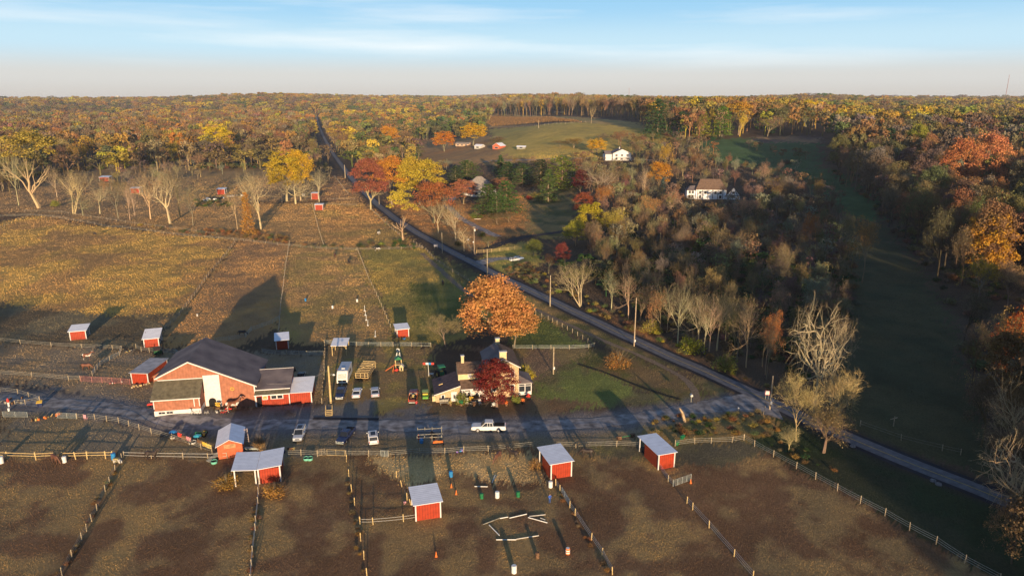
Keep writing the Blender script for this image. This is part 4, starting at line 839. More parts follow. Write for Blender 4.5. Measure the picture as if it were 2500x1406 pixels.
# single shrubs
def Bsh(px, py, top, wpx, c, label, kind='bush2'): T(px, py, top, wpx, kind, c, label, name='shrub', cat='shrub')
Bsh(1507, 895, 850, 62, (.36, .17, .05), 'round rust-orange shrub on the lawn beside the footpath', 'bush2')
Bsh(553, 1188, 1150, 62, (.40, .19, .05), 'rust-brown thicket at the left post of the open shed')
Bsh(672, 1208, 1172, 60, (.40, .20, .06), 'rust-brown thicket before the red wall of the paired shed')
Bsh(635, 1096, 1055, 34, (.34, .20, .09), 'small leafless brown shrub beside the silver car', 'bush1')
Bsh(1307, 1142, 1112, 32, (.38, .20, .06), 'brown weedy bush at the left of the red run-in shed')
Bsh(1283, 925, 880, 46, (.42, .33, .03), 'bright yellow shrub behind the sunroom')
Bsh(1262, 985, 955, 26, (.28, .30, .05), 'green-yellow round shrub before the sunroom')
Bsh(1128, 985, 950, 34, (.26, .25, .05), 'leafy yellow-green shrub beside the farmhouse walk')
Bsh(1293, 488, 472, 17, (.36, .02, .03), 'round red ball shrub on the leafy lawn')
Bsh(1305, 483, 462, 46, (.36, .26, .06), 'wide yellow-brown shrub behind the red ball shrub')
Bsh(1163, 532, 514, 32, (.16, .22, .03), 'low green juniper bed with pale stone edge')
Bsh(1690, 862, 800, 60, (.34, .33, .04), 'yellow-green brush at the foot of the roadside bare trees', 'bush2')
Bsh(1590, 812, 770, 50, (.36, .30, .05), 'yellow brush left of the utility pole across the road', 'bush2')
Bsh(1770, 905, 850, 60, (.20, .20, .05), 'dull green brush beside the white trunked trees', 'bush2')
Bsh(135, 505, 480, 20, (.26, .26, .04), 'small yellow-green shrub beside the thin bare paddock tree')
Bsh(1920, 400, 385, 28, (.10, .07, .04), 'small dark thicket alone on the green meadow')
Bsh(1175, 578, 562, 22, (.14, .15, .03), 'dark green shrub beside the transformer pole')
Bsh(1120, 600, 582, 22, (.05, .07, .025), 'small black-green clipped hedge near the drive mouth')
# ================================================================ short grass and weeds over the near fields
def make_grass():
    N = 1550000; u = rng.random(N); r = 58*(680/58)**u; a = rng.uniform(-.76, .76, N); x = r*np.sin(a); y = r*np.cos(a)
    ok = (dist_line(ROADC, x, y)+.8*rng.random(N) > 3.4) & (dist_line(DRIVEC, x, y)+1.6*rng.random(N) > 3.2)
    yd = inside(YARDP, x, y); ok &= ~(yd & (rng.random(N) < .85)); ok &= rng.random(N) < S(.25, .6, fbm(x, y, 3.2, 41))+.25
    x = x[ok]; y = y[ok]; r = r[ok]; n = len(x)
    c = paint(x, y)*rng.uniform(.82, 1.2, n)[:, None]; gold = S(.18, .34, c.mean(1))
    z = H(x, y); h = (.06+.06*rng.random(n)+.09*gold*rng.random(n))*np.clip(r/150, .75, 1.5)*(1+1.4*S(300, 650, r))*S(685, 560, r); w = h*rng.uniform(.55, 1.35, n); t = rng.uniform(0, 6.28, n)
    dx = np.cos(t)*w*.5; dy = np.sin(t)*w*.5; lx = rng.normal(0, .4, n)*h; ly = rng.normal(0, .4, n)*h
    V = np.stack([np.stack([x-dx, y-dy, z-.02], 1), np.stack([x+dx, y+dy, z-.02], 1), np.stack([x+lx, y+ly, z+h], 1)], 1).reshape(-1, 3)
    F = np.arange(3*n).reshape(-1, 3)
    m = bpy.data.materials.new('grass_blades'); m.use_nodes = True; nn = m.node_tree.nodes; b = nn['Principled BSDF']; b.inputs['Roughness'].default_value = .9; b.inputs['Specular IOR Level'].default_value = .1
    at = nn.new('ShaderNodeAttribute'); at.attribute_name = 'Col'; m.node_tree.links.new(at.outputs['Color'], b.inputs['Base Color'])
    o = link('grass', npmesh('grass', V, F, [m], np.repeat(c*1.2, 3, 0))); tag(o, 'short dry grass and weeds over the paddocks and fields', None, None, 'stuff')
make_grass()

# ================================================================ thin evening air
hz = MB().box((0, 4600, 30), (13000, 9800, 88)); m = bpy.data.materials.new('haze_air'); m.use_nodes = True; n_ = m.node_tree.nodes; n_.clear(); o_ = n_.new('ShaderNodeOutputMaterial'); v_ = n_.new('ShaderNodeVolumePrincipled'); v_.inputs['Color'].default_value = (.78, .84, 1, 1); v_.inputs['Density'].default_value = .00006; v_.inputs['Anisotropy'].default_value = 0.0
m.node_tree.links.new(v_.outputs[0], o_.inputs['Volume']); hb = hz.build('haze', m); tag(hb, 'thin bluish evening haze over the far woods', None, None, 'stuff')
# ================================================================ materials for buildings and things
red = mat('red_siding', (.35, .038, .012), .6, .12, 1.5, stripes=(0, .42, .35)); redy = mat('red_siding_side', (.36, .055, .02), .6, .12, 1.5, stripes=(1, .42, .35))
barnred = mat('weathered_barn_siding', (.36, .145, .085), .8, .14, 1.2, stripes=(0, .55, .12)); white = mat('white_paint', (.64, .62, .60), .6, .06, 2); dirtyw = mat('dirty_white', (.55, .53, .48), .7, .12, 3)
tin = mat('tin_roof', (.90, .90, .92), .4, .05, .9, stripes=(1, .5, .22), spec=.5); tin2 = mat('old_tin_roof', (.40, .38, .38), .5, .18, .8, stripes=(1, .5, .2)); tinb = mat('plain_tin_roof', (.80, .83, .90), .4, .05, .9, stripes=(1, 1.0, .06), spec=.5)
shing = mat('dark_shingles', (.19, .155, .145), .85, .22, .3, stripes=(1, .5, .15), dark=(.11, .09, .095)); shingb = mat('brown_shingles', (.17, .11, .075), .9, .2, 1.5, stripes=(1, .5, .15)); shingg = mat('grey_shingles', (.30, .26, .22), .9, .15, 1.5, stripes=(1, .5, .12)); shinggr = mat('green_brown_shingles', (.13, .115, .075), .9, .2, 1.4)
stucco = mat('yellow_stucco', (.58, .48, .27), .9, .08, 1.5); stone = mat('tan_stone', (.50, .37, .22), .9, .3, 4, bump=.6, dark=(.28, .19, .11)); glass = mat('dark_glass', (.02, .025, .035), .3, .1, 1, spec=.3)
black = mat('dark_inside', (.012, .011, .012), .9, .1, 1); wood = mat('fence_wood', (.42, .34, .22), .85, .25, 3, dark=(.20, .16, .11)); woodg = mat('weathered_grey_wood', (.30, .29, .24), .85, .25, 3); woody = mat('fresh_yellow_wood', (.60, .44, .20), .8, .15, 3); polew = mat('pole_wood', (.44, .34, .23), .85, .2, 1.5)
steel = mat('galvanised_steel', (.40, .45, .42), .5, .15, 3, metal=.3); pink = mat('pinkish_red_metal', (.42, .16, .15), .6, .2, 3); plw = mat('white_plastic', (.74, .74, .70), .4, .06, 3); plg = mat('green_plastic', (.02, .18, .07), .4, .2, 3); plb = mat('blue_plastic', (.03, .22, .50), .4, .15, 3); teal = mat('mint_plastic', (.16, .50, .38), .5, .1, 3)
orng = mat('orange_plastic', (.80, .20, .04), .5, .1, 3); plred = mat('red_plastic', (.65, .05, .035), .45, .1, 3); ply = mat('yellow_plastic', (.70, .45, .06), .5, .1, 3); rust = mat('rusty_metal', (.18, .10, .055), .8, .4, 5); hay = mat('hay', (.45, .36, .14), .95, .3, 6); rub = mat('tyre_rubber', (.02, .02, .02), .85, .2, 4); rim = mat('wheel_rim', (.55, .55, .56), .4, .1, 3, metal=.5)
def zrot(a): return R(a)
FARM = 18.0
def shed(px, py, w, d, hf, hb, label, side='L', rz=FARM, roofm=None, name='run_in_shed', nwall=True, wallm=None):
    P = W(px, py); t = thing(name, label, 'shed', (P[0], P[1], P[2]-.05), R(rz), 'small red horse sheds')
    wm = wallm or red
    MB().box((0, .05, hf/2), (w-.3, .08, hf)).build('wall', wm, t)
    for sx in (-1, 1):
        vis_ = (side == 'L' and sx < 0) or (side == 'R' and sx > 0)
        if side == 'open' or (side == 'R' and sx > 0):
            b = MB(); [b.tube((sx*(w/2-.06), .1, z), (sx*(w/2-.06), d-.1, z), .05, n=4) for z in (.6, 1.2, 1.8)]; b.build('side_rail', dirtyw, t)
        else:
            MB().prism([(.12, 0), (d-.12 if sx > 0 else d*.72, 0), (d-.12 if sx > 0 else d*.72, hb-.12), (.12, hf-.05)], sx*(w/2-.12), sx*(w/2-.04), 'x').build('wall', redy, t)
    for sx in (-1, 1):
        MB().box((sx*(w/2-.08), .03, hf/2), (.2, .2, hf)).build('corner_post', white, t)
        MB().box((sx*(w/2-.08), d-.08, hb/2), (.16, .16, hb)).build('corner_post', white, t)
    MB().box((0, -.03, hf-.06), (w, .06, .16)).build('fascia', white, t)
    s = (hb-hf)/d; o = .32
    MB().slab([(-w/2-o, -o, hf+.10-s*o), (w/2+o, -o, hf+.10-s*o), (w/2+o, d+o, hb+.10+s*o), (-w/2-o, d+o, hb+.10+s*o)], .07).build('roof', roofm or tin, t)
    return t
shed(192, 829, 3.9, 4.0, 2.5, 3.0, 'red shed with slanted tin roof standing alone in the upper left field', 'R')
shed(371, 847, 3.6, 5.2, 2.4, 3.3, 'red open sided shed above the green cart near the barn', 'R')
shed(690, 852, 3.1, 4.4, 2.5, 3.0, 'narrow dark red shed behind the low right wing of the barn', 'R', roofm=tinb)
shed(984, 823, 3.3, 3.6, 2.4, 2.7, 'small red shed in the yard corner beyond the playset', 'L')
shed(1046, 1267, 4.0, 4.6, 2.9, 3.1, 'red run-in shed nearest the bottom edge in the brown paddock', 'L', rz=16)
shed(1370, 1166, 3.9, 5.8, 3.0, 3.1, 'red run-in shed between the two right paddocks, above the white barrel', 'L')
shed(1626, 1143, 3.3, 7.0, 3.0, 3.0, 'red run-in shed with long roof at the rightmost paddock, by the open gate', 'L', roofm=tinb)
shed(343, 936, 4.0, 8.2, 2.6, 2.9, 'long red shed with grey roof left of the barn', 'L', roofm=tin2, rz=-4)
shed(255, 443, 7.2, 5.5, 3.2, 3.8, 'far red shed farthest left beyond the bare trees', 'R', rz=5)
shed(330, 472, 6.0, 4.5, 3.4, 3.8, 'far red shed half hidden behind bare trunks', 'R', rz=5)
shed(540, 475, 5.2, 4.5, 3.6, 4.0, 'far red shed beside parked trailers and grey junk', 'R', rz=5)
shed(779, 513, 4.6, 3.0, 3.2, 3.4, 'small red shed with pale trim facing the road paddock', 'L', rz=4)
shed(769, 487, 4.5, 3.5, 4.0, 4.2, 'tall narrow far red shed behind the tan bare tree', 'L', rz=4)
def carport():
    P = W(631, 1181); t = thing('paired_horse_shed', 'pair of sheds with roofs sloping to a shared valley, left half open', 'shed', P, R(13), 'small red horse sheds')
    w = 3.7; d = 5.6
    for x, z in ((-w+.1, 3.0), (-.35, 2.65)):
        MB().box((x, .05, z/2), (.2, .2, z)).build('post', white, t)
    for x, z in ((-w+.1, 3.0), (-.3, 2.7)): MB().box((x, d-.1, z/2), (.18, .18, z)).build('post', white, t)
    MB().box((w/2+.1, .05, 1.35), (w-.5, .08, 2.7)).build('wall', red, t)
    for x, z in ((.15, 2.7), (w-.08, 3.0)):
        MB().box((x, .03, z/2), (.22, .2, z)).build('corner_post', white, t)
        MB().box((x, d-.05, z/2), (.2, .2, z)).build('corner_post', white, t)
    MB().prism([(.1, 0), (d-.2, 0), (d-.2, 2.9), (.1, 2.9)], w-.14, w-.06, 'x').build('wall', redy, t)
    MB().prism([(-w, 2.95), (-.1, 2.6), (-.1, 2.75), (-w, 3.1)], -.06, 0).build('fascia', dirtyw, t)
    MB().prism([(0, 2.65), (w, 3.0), (w, 3.15), (0, 2.8)], -.06, 0).build('fascia', dirtyw, t)
    MB().slab([(-w-.3, -.35, 3.20), (-.05, -.35, 2.82), (-.05, d+.35, 2.92), (-w-.3, d+.35, 3.3)], .07).build('roof', tin, t)
    MB().slab([(.0, -.35, 2.86), (w+.3, -.35, 3.22), (w+.3, d+.35, 3.34), (.0, d+.35, 2.96)], .07).build('roof', tin, t)
carport()
def gable_shed(px, py, w, d, he, ha, label, rz, wallm, roofm, name='gable_shed', doors=None):
    P = W(px, py); t = thing(name, label, 'shed', P, R(rz))
    MB().prism([(-w/2, 0), (w/2, 0), (w/2, he), (0, ha), (-w/2, he)], 0, d).build('wall', wallm, t)
    sl = (ha-he)/(w/2); o = .3
    MB().slab([(-w/2-o, -o, he-sl*o+.08), (0, -o, ha+.08), (0, d+o, ha+.08), (-w/2-o, d+o, he-sl*o+.08)], .07).build('roof', roofm, t)
    MB().slab([(0.01, -o, ha+.08), (w/2+o, -o, he-sl*o+.08), (w/2+o, d+o, he-sl*o+.08), (0.01, d+o, ha+.08)], .07).build('roof', tinb if roofm is tin else roofm, t)
    MB().slab([(-w/2-.2, -.05, he+.02), (0, -.05, ha+.06), (0, 0, ha+.06), (-w/2-.2, 0, he+.02)], .15).build('trim', wallm, t)
    return t
g = gable_shed(564, 1117, 4.2, 6.6, 2.6, 3.6, 'red gable shed with ribbed tin roof standing behind the paired sheds', FARM, mat('bright_red_boards', (.52, .12, .05), .7, .12, 1.5, stripes=(0, .5, .08)), tin)
MB().box((.0, -.05, 2.35), (2.0, .06, .8)).build('plywood_board', mat('plywood', (.42, .24, .12), .8, .2, 3), g)
g = gable_shed(395, 938, 3.4, 4.2, 1.9, 3.0, 'small garden shed with double doors squeezed beside the barn', 4, barnred, shingb, 'garden_shed')
for sx in (-1, 1):
    b = MB(); x = sx*.5; b.box((x, -.06, .98), (.85, .05, 1.8)); dr = b.build('door', barnred, g)
    b = MB(); [b.box((x, -.10, z), (.85, .04, .12)) for z in (.1, .98, 1.85)]; [b.box((x+q, -.10, .98), (.1, .04, 1.66)) for q in (-.38, .38)]; b.build('door_trim', white, dr)
# ---------------------------------------------------------------- barn
def barn():
    P = W(627, 991); rz = R(10); Wd = 18.6; ax = 6.2; ha, hl, hr, D = 11.0, 8.0, 5.0, 14.0
    ox = P[0]-Wd*math.cos(rz); oy = P[1]-Wd*math.sin(rz)
    t = thing('barn', 'large faded red barn with long dark saltbox roof, white door tower and front annex', 'barn', (ox, oy, P[2]), rz)
    MB().prism([(0, 0), (Wd, 0), (Wd, hr), (ax, ha), (0, hl)], 0, D).build('wall', barnred, t)
    s = (ha-hl)/ax; o = .5
    MB().slab([(-o, -.6, hl-s*o+.12), (ax, -.6, ha+.12), (ax, D+.6, ha+.12), (-o, D+.6, hl-s*o+.12)], .14).build('roof', shing, t)
    MB().slab([(ax+.01, -.6, ha+.12), (Wd+o, -.6, hr-s*o+.12), (Wd+o, D+.6, hr-s*o+.12), (ax+.01, D+.6, ha+.12)], .14).build('roof', shing, t)
    for (x0, z0, x1, z1) in ((-o, hl-s*o, ax, ha), (ax, ha, Wd+o, hr-s*o)):
        MB().prism([(x0, z0-.2), (x1, z1-.2), (x1, z1+.06), (x0, z0+.06)], -.68, -.605).build('rake_trim', white, t)
    MB().tube((-.52, -.6, hl-s*o), (-.52, D+.6, hl-s*o), .07).build('gutter', dirtyw, t)
    MB().box((Wd-.1, -.04, hr/2), (.25, .12, hr)).build('corner_trim', white, t)
    MB().box((10.2, -.12, 3.85), (3.2, .2, 7.7)).build('white_panel', white, t)
    dp = [(-.75, 0), (.75, 0)]+[(.75*math.cos(a), 1.9+.75*math.sin(a)) for a in np.linspace(0, math.pi, 9)]
    MB().prism([(x+10.0, z) for x, z in dp], -.26, -.225).build('door_opening', black, t)
    b = MB(); [b.tube((14.1+.35*math.cos(a), -.1, 4.3+.35*math.sin(a)), (14.1+.35*math.cos(a+.8), -.1, 4.3+.35*math.sin(a+.8)), .07, n=5) for a in np.arange(0, 6.2, .785)]; b.build('wreath', ply, t)
    MB().box((4.2, -.04, 7.15), (8.6, .08, .16)).build('band_trim', white, t)
    # annex at the front left
    ax0, ax1, dd = -.4, 8.4, 3.4; f = 1.0
    MB().box(((ax0+ax1)/2, -dd/2, 3.2), (ax1-ax0-.1, dd-.02, 2.6)).build('annex_wall', barnred, t)
    MB().box(((ax0+ax1)/2, -dd/2-.05, .5), (ax1-ax0+.1, dd, 2.8)).build('foundation', white, t)
    MB().slab([(ax0-.35, -dd-.5, 4.5), (ax1+.25, -dd-.5, 4.5), (ax1+.25, 0, 7.1), (ax0-.35, 0, 7.1)], .14).build('annex_roof', shinggr, t)
    MB().prism([(-dd, 1.9), (0, 1.9), (0, 6.9), (-dd, 4.4)], ax1-.05, ax1+.02, 'x').build('annex_wall', barnred, t)
    MB().box(((ax0+ax1)/2, -dd-.53, 4.36), (ax1-ax0+.6, .06, .2)).build('trim', white, t)
    for x in (ax0+.05, ax1-1.1, ax1-.1): MB().box((x, -dd-.03, 3.4), (.16, .08, 2.0)).build('trim', white, t)
    for x in (1.0, 2.5):
        fr = MB().box((x, -dd-.12, 1.5), (1.35, .1, .6)).build('window', white, t)
        b = MB(); [b.box((x+q, -dd-.18, 1.5), (.56, .04, .42)) for q in (-.31, .31)]; b.build('pane', glass, fr)
    # low right wing
    x0 = Wd+.02; w2 = 6.9
    MB().box((x0+w2/2, 3.4, 1.6), (w2, 7.6, 3.2)).build('wing_wall', red, t)
    MB().slab([(x0-.1, -.1, 3.7), (x0+w2+.2, -.1, 3.7), (x0+w2+.2, 7.4, 5.3), (x0-.1, 7.4, 5.3)], .12).build('wing_roof', shing, t)
    MB().prism([(-.1, 3.2), (7.2, 3.2), (7.2, 5.1), (-.1, 3.55)], x0+w2-.06, x0+w2-.01, 'x').build('wing_wall', redy, t)
    MB().slab([(x0-.1, -1.2, 2.95), (x0+w2+.1, -1.2, 2.95), (x0+w2+.1, -.12, 3.45), (x0-.1, -.12, 3.45)], .1).build('porch_roof', shinggr, t)
    for y, z in ((-1.24, 2.86), (-.14, 3.62), (7.45, 5.28)): MB().box((x0+w2/2, y, z), (w2+.3, .06, .18)).build('trim', white, t)
    MB().box((x0+.7, -.46, 1.1), (.95, .06, 2.2)).build('door_opening', black, t)
    MB().box((x0+.05, -.44, 1.5), (.18, .1, 3.0)).build('trim', white, t); MB().box((x0+w2-.1, -.44, 1.5), (.18, .1, 3.0)).build('trim', white, t)
    for x, ww in ((x0+1.9, 1.1), (x0+4.3, 2.6)):
        fr = MB().box((x, -.46, 2.0), (ww, .1, .95)).build('window', white, t)
        n = 2 if ww > 2 else 1; b = MB()
        for k in range(n): b.box((x+(k-(n-1)/2)*1.22, -.53, 2.0), (1.0 if n > 1 else .8, .04, .68))
        b.build('pane', glass if n > 1 else hay, fr)
    # metal roofed bay at the far right
    x1 = x0+w2+.05; w3 = 4.4
    MB().box((x1+w3/2, 2.9, 1.3), (w3, 6.2, 2.6)).build('bay_wall', red, t)
    MB().slab([(x1-.05, -.6, 2.66), (x1+w3+.25, -.6, 2.66), (x1+w3+.25, 6.2, 3.5), (x1-.05, 6.2, 3.5)], .08).build('bay_roof', tin, t)
    MB().box((x1+w3-.08, -.24, 1.3), (.22, .1, 2.6)).build('trim', white, t)
    return t
barn()
# ---------------------------------------------------------------- farmhouse
def window(t, x, y, z, w, h, parts=1, face='y', gm=None):
    fr = MB().box((x, y-.02, z), (w+.24, .1, h+.24)).build('window', white, t); b = MB()
    for k in range(parts): b.box((x+(k-(parts-1)/2)*w/parts, y-.08, z), (w/parts-.06, .04, h)) 
    b.build('pane', gm or glass, fr)
def farmhouse():
    P = W(1064, 982); t = thing('farmhouse', 'yellow and stone farmhouse with brown roofs, chimneys and sunroom behind the red maple', 'house', P, R(9))
    MB().prism([(0, 0), (5.2, 0), (5.2, 3.5), (0, 1.9)], 0, 8).build('wing_wall', stone, t)
    MB().slab([(-.35, -.4, 1.95), (5.35, -.4, 3.72), (5.35, 8.2, 3.72), (-.35, 8.2, 1.95)], .12).build('wing_roof', mat('plum_shingles', (.10, .07, .075), .9, .2, 1.4), t)
    MB().prism([(-.35, 1.72), (5.35, 3.49), (5.35, 3.66), (-.35, 1.89)], -.46, -.405).build('trim', white, t)
    MB().prism([(0, -.1), (.9, -.1), (.9, .1), (0, .1)], 2.4, 2.55, 'z', Matrix.Translation((1.6, 3, .35)) @ Matrix.Rotation(-.3, 4, 'Y')).build('roof_ornament', woody, t)
    d = MB().box((3.95, -.06, 1.1), (1.25, .1, 2.2)).build('door', white, t); MB().box((3.95, -.13, 1.15), (.3, .03, .8)).build('door_glass', glass, d)
    window(t, 1.55, -.03, 1.2, .6, .7)
    MB().box((-.35, 1.1, .6), (.7, 1.2, 1.2)).build('cellar_box', stucco, t)
    # middle
    MB().box((8.3, 5.3, 2.65), (6.4, 5.6, 5.3)).build('wall', stucco, t)
    MB().slab([(4.9, 2.1, 5.3), (11.7, 2.1, 5.3), (11.7, 5.2, 6.9), (4.9, 5.2, 6.9)], .12).build('roof', shingb, t)
    MB().slab([(4.9, 5.22, 6.9), (11.7, 5.22, 6.9), (11.7, 8.4, 5.3), (4.9, 8.4, 5.3)], .12).build('roof', shingb, t)
    MB().prism([(2.5, 5.2), (8.1, 5.2), (5.2, 6.75)], 5.12, 5.2, 'x').build('wall', stucco, t)
    window(t, 7.6, 2.45, 4.6, .55, .7, gm=dirtyw)
    st = [(9.5+(.5 if k % 2 == 0 else .2)*math.cos(math.pi/2+k*math.pi/5), 4.5+(.5 if k % 2 == 0 else .2)*math.sin(math.pi/2+k*math.pi/5)) for k in range(10)]
    MB().prism(st, 2.36, 2.43).build('barn_star', rust, t)
    MB().slab([(5.4, -.3, 2.75), (11.2, -.3, 2.75), (11.2, 2.48, 3.8), (5.4, 2.48, 3.8)], .12).build('porch_roof', shingb, t)
    MB().box((8.3, -.34, 2.62), (5.8, .06, .2)).build('trim', white, t)
    for x in (5.7, 7.6, 9.4, 11.0): MB().box((x, -.15, 1.3), (.14, .14, 2.6)).build('porch_post', white, t)
    MB().box((8.2, 2.44, 1.3), (5.6, .06, 2.5)).build('porch_wall', white, t); dd = MB().box((8.9, 2.36, 1.05), (1.0, .08, 2.1)).build('door', dirtyw, t)
    window(t, 7.0, 2.40, 1.5, 1.0, .8); window(t, 10.4, 2.40, 1.5, 1.0, .8)
    for (x, y, z, h, w) in ((6.3, 5.0, 7.6, 1.6, .62), (14.7, .8, 9.6, 1.6, 1.5), (14.7, 9.6, 9.5, 1.7, .9)):
        c = MB().box((x, y, z), (w, .7, h)).build('chimney', stucco, t); MB().box((x, y, z+h/2+.07), (w+.2, .9, .14)).build('chimney_cap', dirtyw, c)
    # tall stone house
    x0, x1, xm = 11.2, 18.1, 14.65
    MB().prism([(x0, 0), (x1, 0), (x1, 7.1), (xm, 9.1), (x0, 7.1)], .4, 10.4).build('wall', stone, t)
    for a, b in ((x0-.4, xm), (x1+.4, xm+.01)):
        z = 7.1-.23; q = [(a, 0, z+.1), (b, 0, 9.2), (b, 10.8, 9.2), (a, 10.8, z+.1)]
        if a > b: q = q[::-1]
        MB().slab(q, .13).build('roof', shingb if a > b else shing, t)
        lo, hi = min(a, b), max(a, b); za, zb = (z, 9.1) if a < b else (9.1, z)
        MB().prism([(lo, za-.2), (hi, zb-.2), (hi, zb), (lo, za)], -.07, -.01).build('trim', white, t)
    for z in (5.4, 2.2):
        for x in (12.6, 16.7): window(t, x, .36, z, .8, 1.2)
    # sunroom
    MB().box((19.6, 3.6, .4), (2.9, 5.4, .8)).build('sunroom_base', white, t)
    MB().box((19.6, 3.6, 1.7), (2.7, 5.2, 1.9)).build('sunroom_glass', glass, t)
    b = MB(); [b.box((x, .93, 1.7), (.16, .12, 1.9)) for x in (18.2, 19.6, 21.0)]; b.box((19.6, .92, 2.15), (2.9, .1, .12)); b.box((19.6, .9, 2.68), (3.0, .14, .2)); [b.box((21.02, y, 1.7), (.12, .16, 1.9)) for y in (1, 2.6, 4.4, 6.2)]; b.build('sunroom_frame', white, t)
    MB().add([(18.05, .6, 2.8), (21.4, .6, 2.8), (21.4, 6.6, 2.8), (18.05, 6.6, 2.8), (18.05, 2.6, 4.3), (18.05, 5.4, 4.3)], [(0, 1, 4), (1, 2, 5, 4), (2, 3, 5), (0, 4, 5, 3), (3, 2, 1, 0)]).build('sunroom_roof', shing, t)
farmhouse()
# ---------------------------------------------------------------- far houses
def house(px, py, w, d, he, ha, rz, wallm, roofm, label, wins=3, axis='gable', chim=True, name='house', storeys=1):
    P = W(px, py); t = thing(name, label, 'house' if name == 'house' else 'barn', P, R(rz)); o = .4
    if axis == 'gable':
        MB().prism([(-w/2, 0), (w/2, 0), (w/2, he), (0, ha), (-w/2, he)], 0, d).build('wall', wallm, t); s = (ha-he)/(w/2)
        MB().slab([(-w/2-o, -o, he-s*o+.1), (0, -o, ha+.1), (0, d+o, ha+.1), (-w/2-o, d+o, he-s*o+.1)], .12).build('roof', roofm, t)
        MB().slab([(.01, -o, ha+.1), (w/2+o, -o, he-s*o+.1), (w/2+o, d+o, he-s*o+.1), (.01, d+o, ha+.1)], .12).build('roof', roofm, t)
    else:
        MB().prism([(0, 0), (d, 0), (d, he), (d/2, ha), (0, he)], -w/2, w/2, 'x').build('wall', wallm, t); s = (ha-he)/(d/2)
        MB().slab([(-w/2-o, -o, he-s*o+.1), (w/2+o, -o, he-s*o+.1), (w/2+o, d/2, ha+.1), (-w/2-o, d/2, ha+.1)], .12).build('roof', roofm, t)
        MB().slab([(-w/2-o, d/2+.01, ha+.1), (w/2+o, d/2+.01, ha+.1), (w/2+o, d+o, he-s*o+.1), (-w/2-o, d+o, he-s*o+.1)], .12).build('roof', roofm, t)
    for st in range(storeys):
        for k in range(wins): window(t, (k-(wins-1)/2)*w/(wins+.3), -.04, 1.6+2.8*st, w/(wins*2.6), 1.3)
    if chim: MB().box((w*.2 if axis != 'gable' else -.6, d*.5, ha+.5), (.8, .8, 1.8)).build('chimney', dirtyw, t)
    return t
t = house(1518, 393, 15, 12, 6.0, 9.2, 8, white, shing, 'white two storey house with gable facing the lane on the hill', 3, 'gable', True, storeys=2)
MB().box((-10.2, 7, 2.6), (5.3, 8, 5.2)).build('side_wing', white, t); MB().slab([(-13.3, 2.6, 5.2), (-7.6, 2.6, 5.2), (-7.6, 7, 7.6), (-13.3, 7, 7.6)], .12).build('roof', shing, t); MB().slab([(-13.3, 7.02, 7.6), (-7.6, 7.02, 7.6), (-7.6, 11.4, 5.2), (-13.3, 11.4, 5.2)], .12).build('roof', shing, t)
MB().box((1, -2.2, 2.9), (12, 4, .2)).build('balcony', white, t); b = MB(); [b.box((x, -4, 1.4), (.2, .2, 2.8)) for x in (-4.5, -1, 3, 6.6)]; b.build('balcony_post', white, t)
def tudor():
    P = W(1735, 487); t = thing('timber_framed_house', 'white timber framed house with brown hipped roof and pointed right gable', 'house', P, R(-4)); dk = mat('dark_timber', (.05, .04, .04), .8, .2, 2); blw = mat('cream_render', (.82, .82, .82), .8, .03, 2)
    MB().box((0, 5, 2.9), (18, 10, 5.8)).build('wall', blw, t)
    MB().add([(-9.5, -.6, 5.8), (9.5, -.6, 5.8), (9.5, 10.6, 5.8), (-9.5, 10.6, 5.8), (-6.0, 5, 11.8), (6.0, 5, 11.8)], [(0, 1, 5, 4), (1, 2, 5), (2, 3, 4, 5), (3, 0, 4), (3, 2, 1, 0)]).build('roof', shingb, t)
    MB().prism([(8.8, 0), (17.2, 0), (17.2, 2.2), (13, 7.2), (8.8, 2.2)], -1, 8).build('gable_wing', blw, t)
    MB().slab([(8.3, -1.4, 1.9), (13, -1.4, 7.5), (13, 8.4, 7.5), (8.3, 8.4, 1.9)], .15).build('roof', shingb, t); MB().slab([(13.01, -1.4, 7.5), (17.7, -1.4, 1.9), (17.7, 8.4, 1.9), (13.01, 8.4, 7.5)], .15).build('roof', shingb, t)
    MB().box((-11.6, 4.5, 2.6), (5.2, 7, 5.2)).build('side_wing', blw, t); MB().add([(-14.6, .6, 5.2), (-9, .6, 5.2), (-9, 8.4, 5.2), (-14.6, 8.4, 5.2), (-9, 4.5, 7.8), (-12, 4.5, 7.6)], [(0, 1, 4, 5), (1, 2, 4), (2, 3, 5, 4), (3, 0, 5), (3, 2, 1, 0)]).build('roof', shing, t)
    b = MB()
    for x0, z0, x1, z1 in ((9.5, .5, 12, 5.6), (16.5, .5, 14, 5.6), (9.2, 2.4, 16.8, 2.4), (10, .3, 14, 3.2), (16, .3, 12, 3.2)): b.tube((x0, -1.06, z0), (x1, -1.06, z1), .24, n=4)
    for x in (-8, -5, -2, 1, 4, 7): b.tube((x, -.06, .3), (x, -.06, 5.6), .2, n=4)
    for x0, x1 in ((-8, -5), (-2, 1), (4, 7)): b.tube((x0, -.06, 3.1), (x1, -.06, 5.3), .2, n=4)
    b.build('timber', dk, t)
    for x in (-12.6, -10.8, -6.5, -3.4, 2.6, 5.6): window(t, x, .94 if x < -9 else -.1, 4.2, 1.4, 1.7)
    for x in (-12.6, -10.8, -6.5, 5.6): window(t, x, .94 if x < -9 else -.1, 1.5, 1.4, 1.8)
    window(t, 13, -1.1, 4.3, 1.5, 1.3); b = MB(); [b.lathe([(.35, 0), (.35, .12)], 8, c, None) for c in ((-2.5, 2, 7.6), (1.0, 2.6, 8.1), (-4.5, .8, 6.7))]; b.build('skylight', white, t)
tudor()
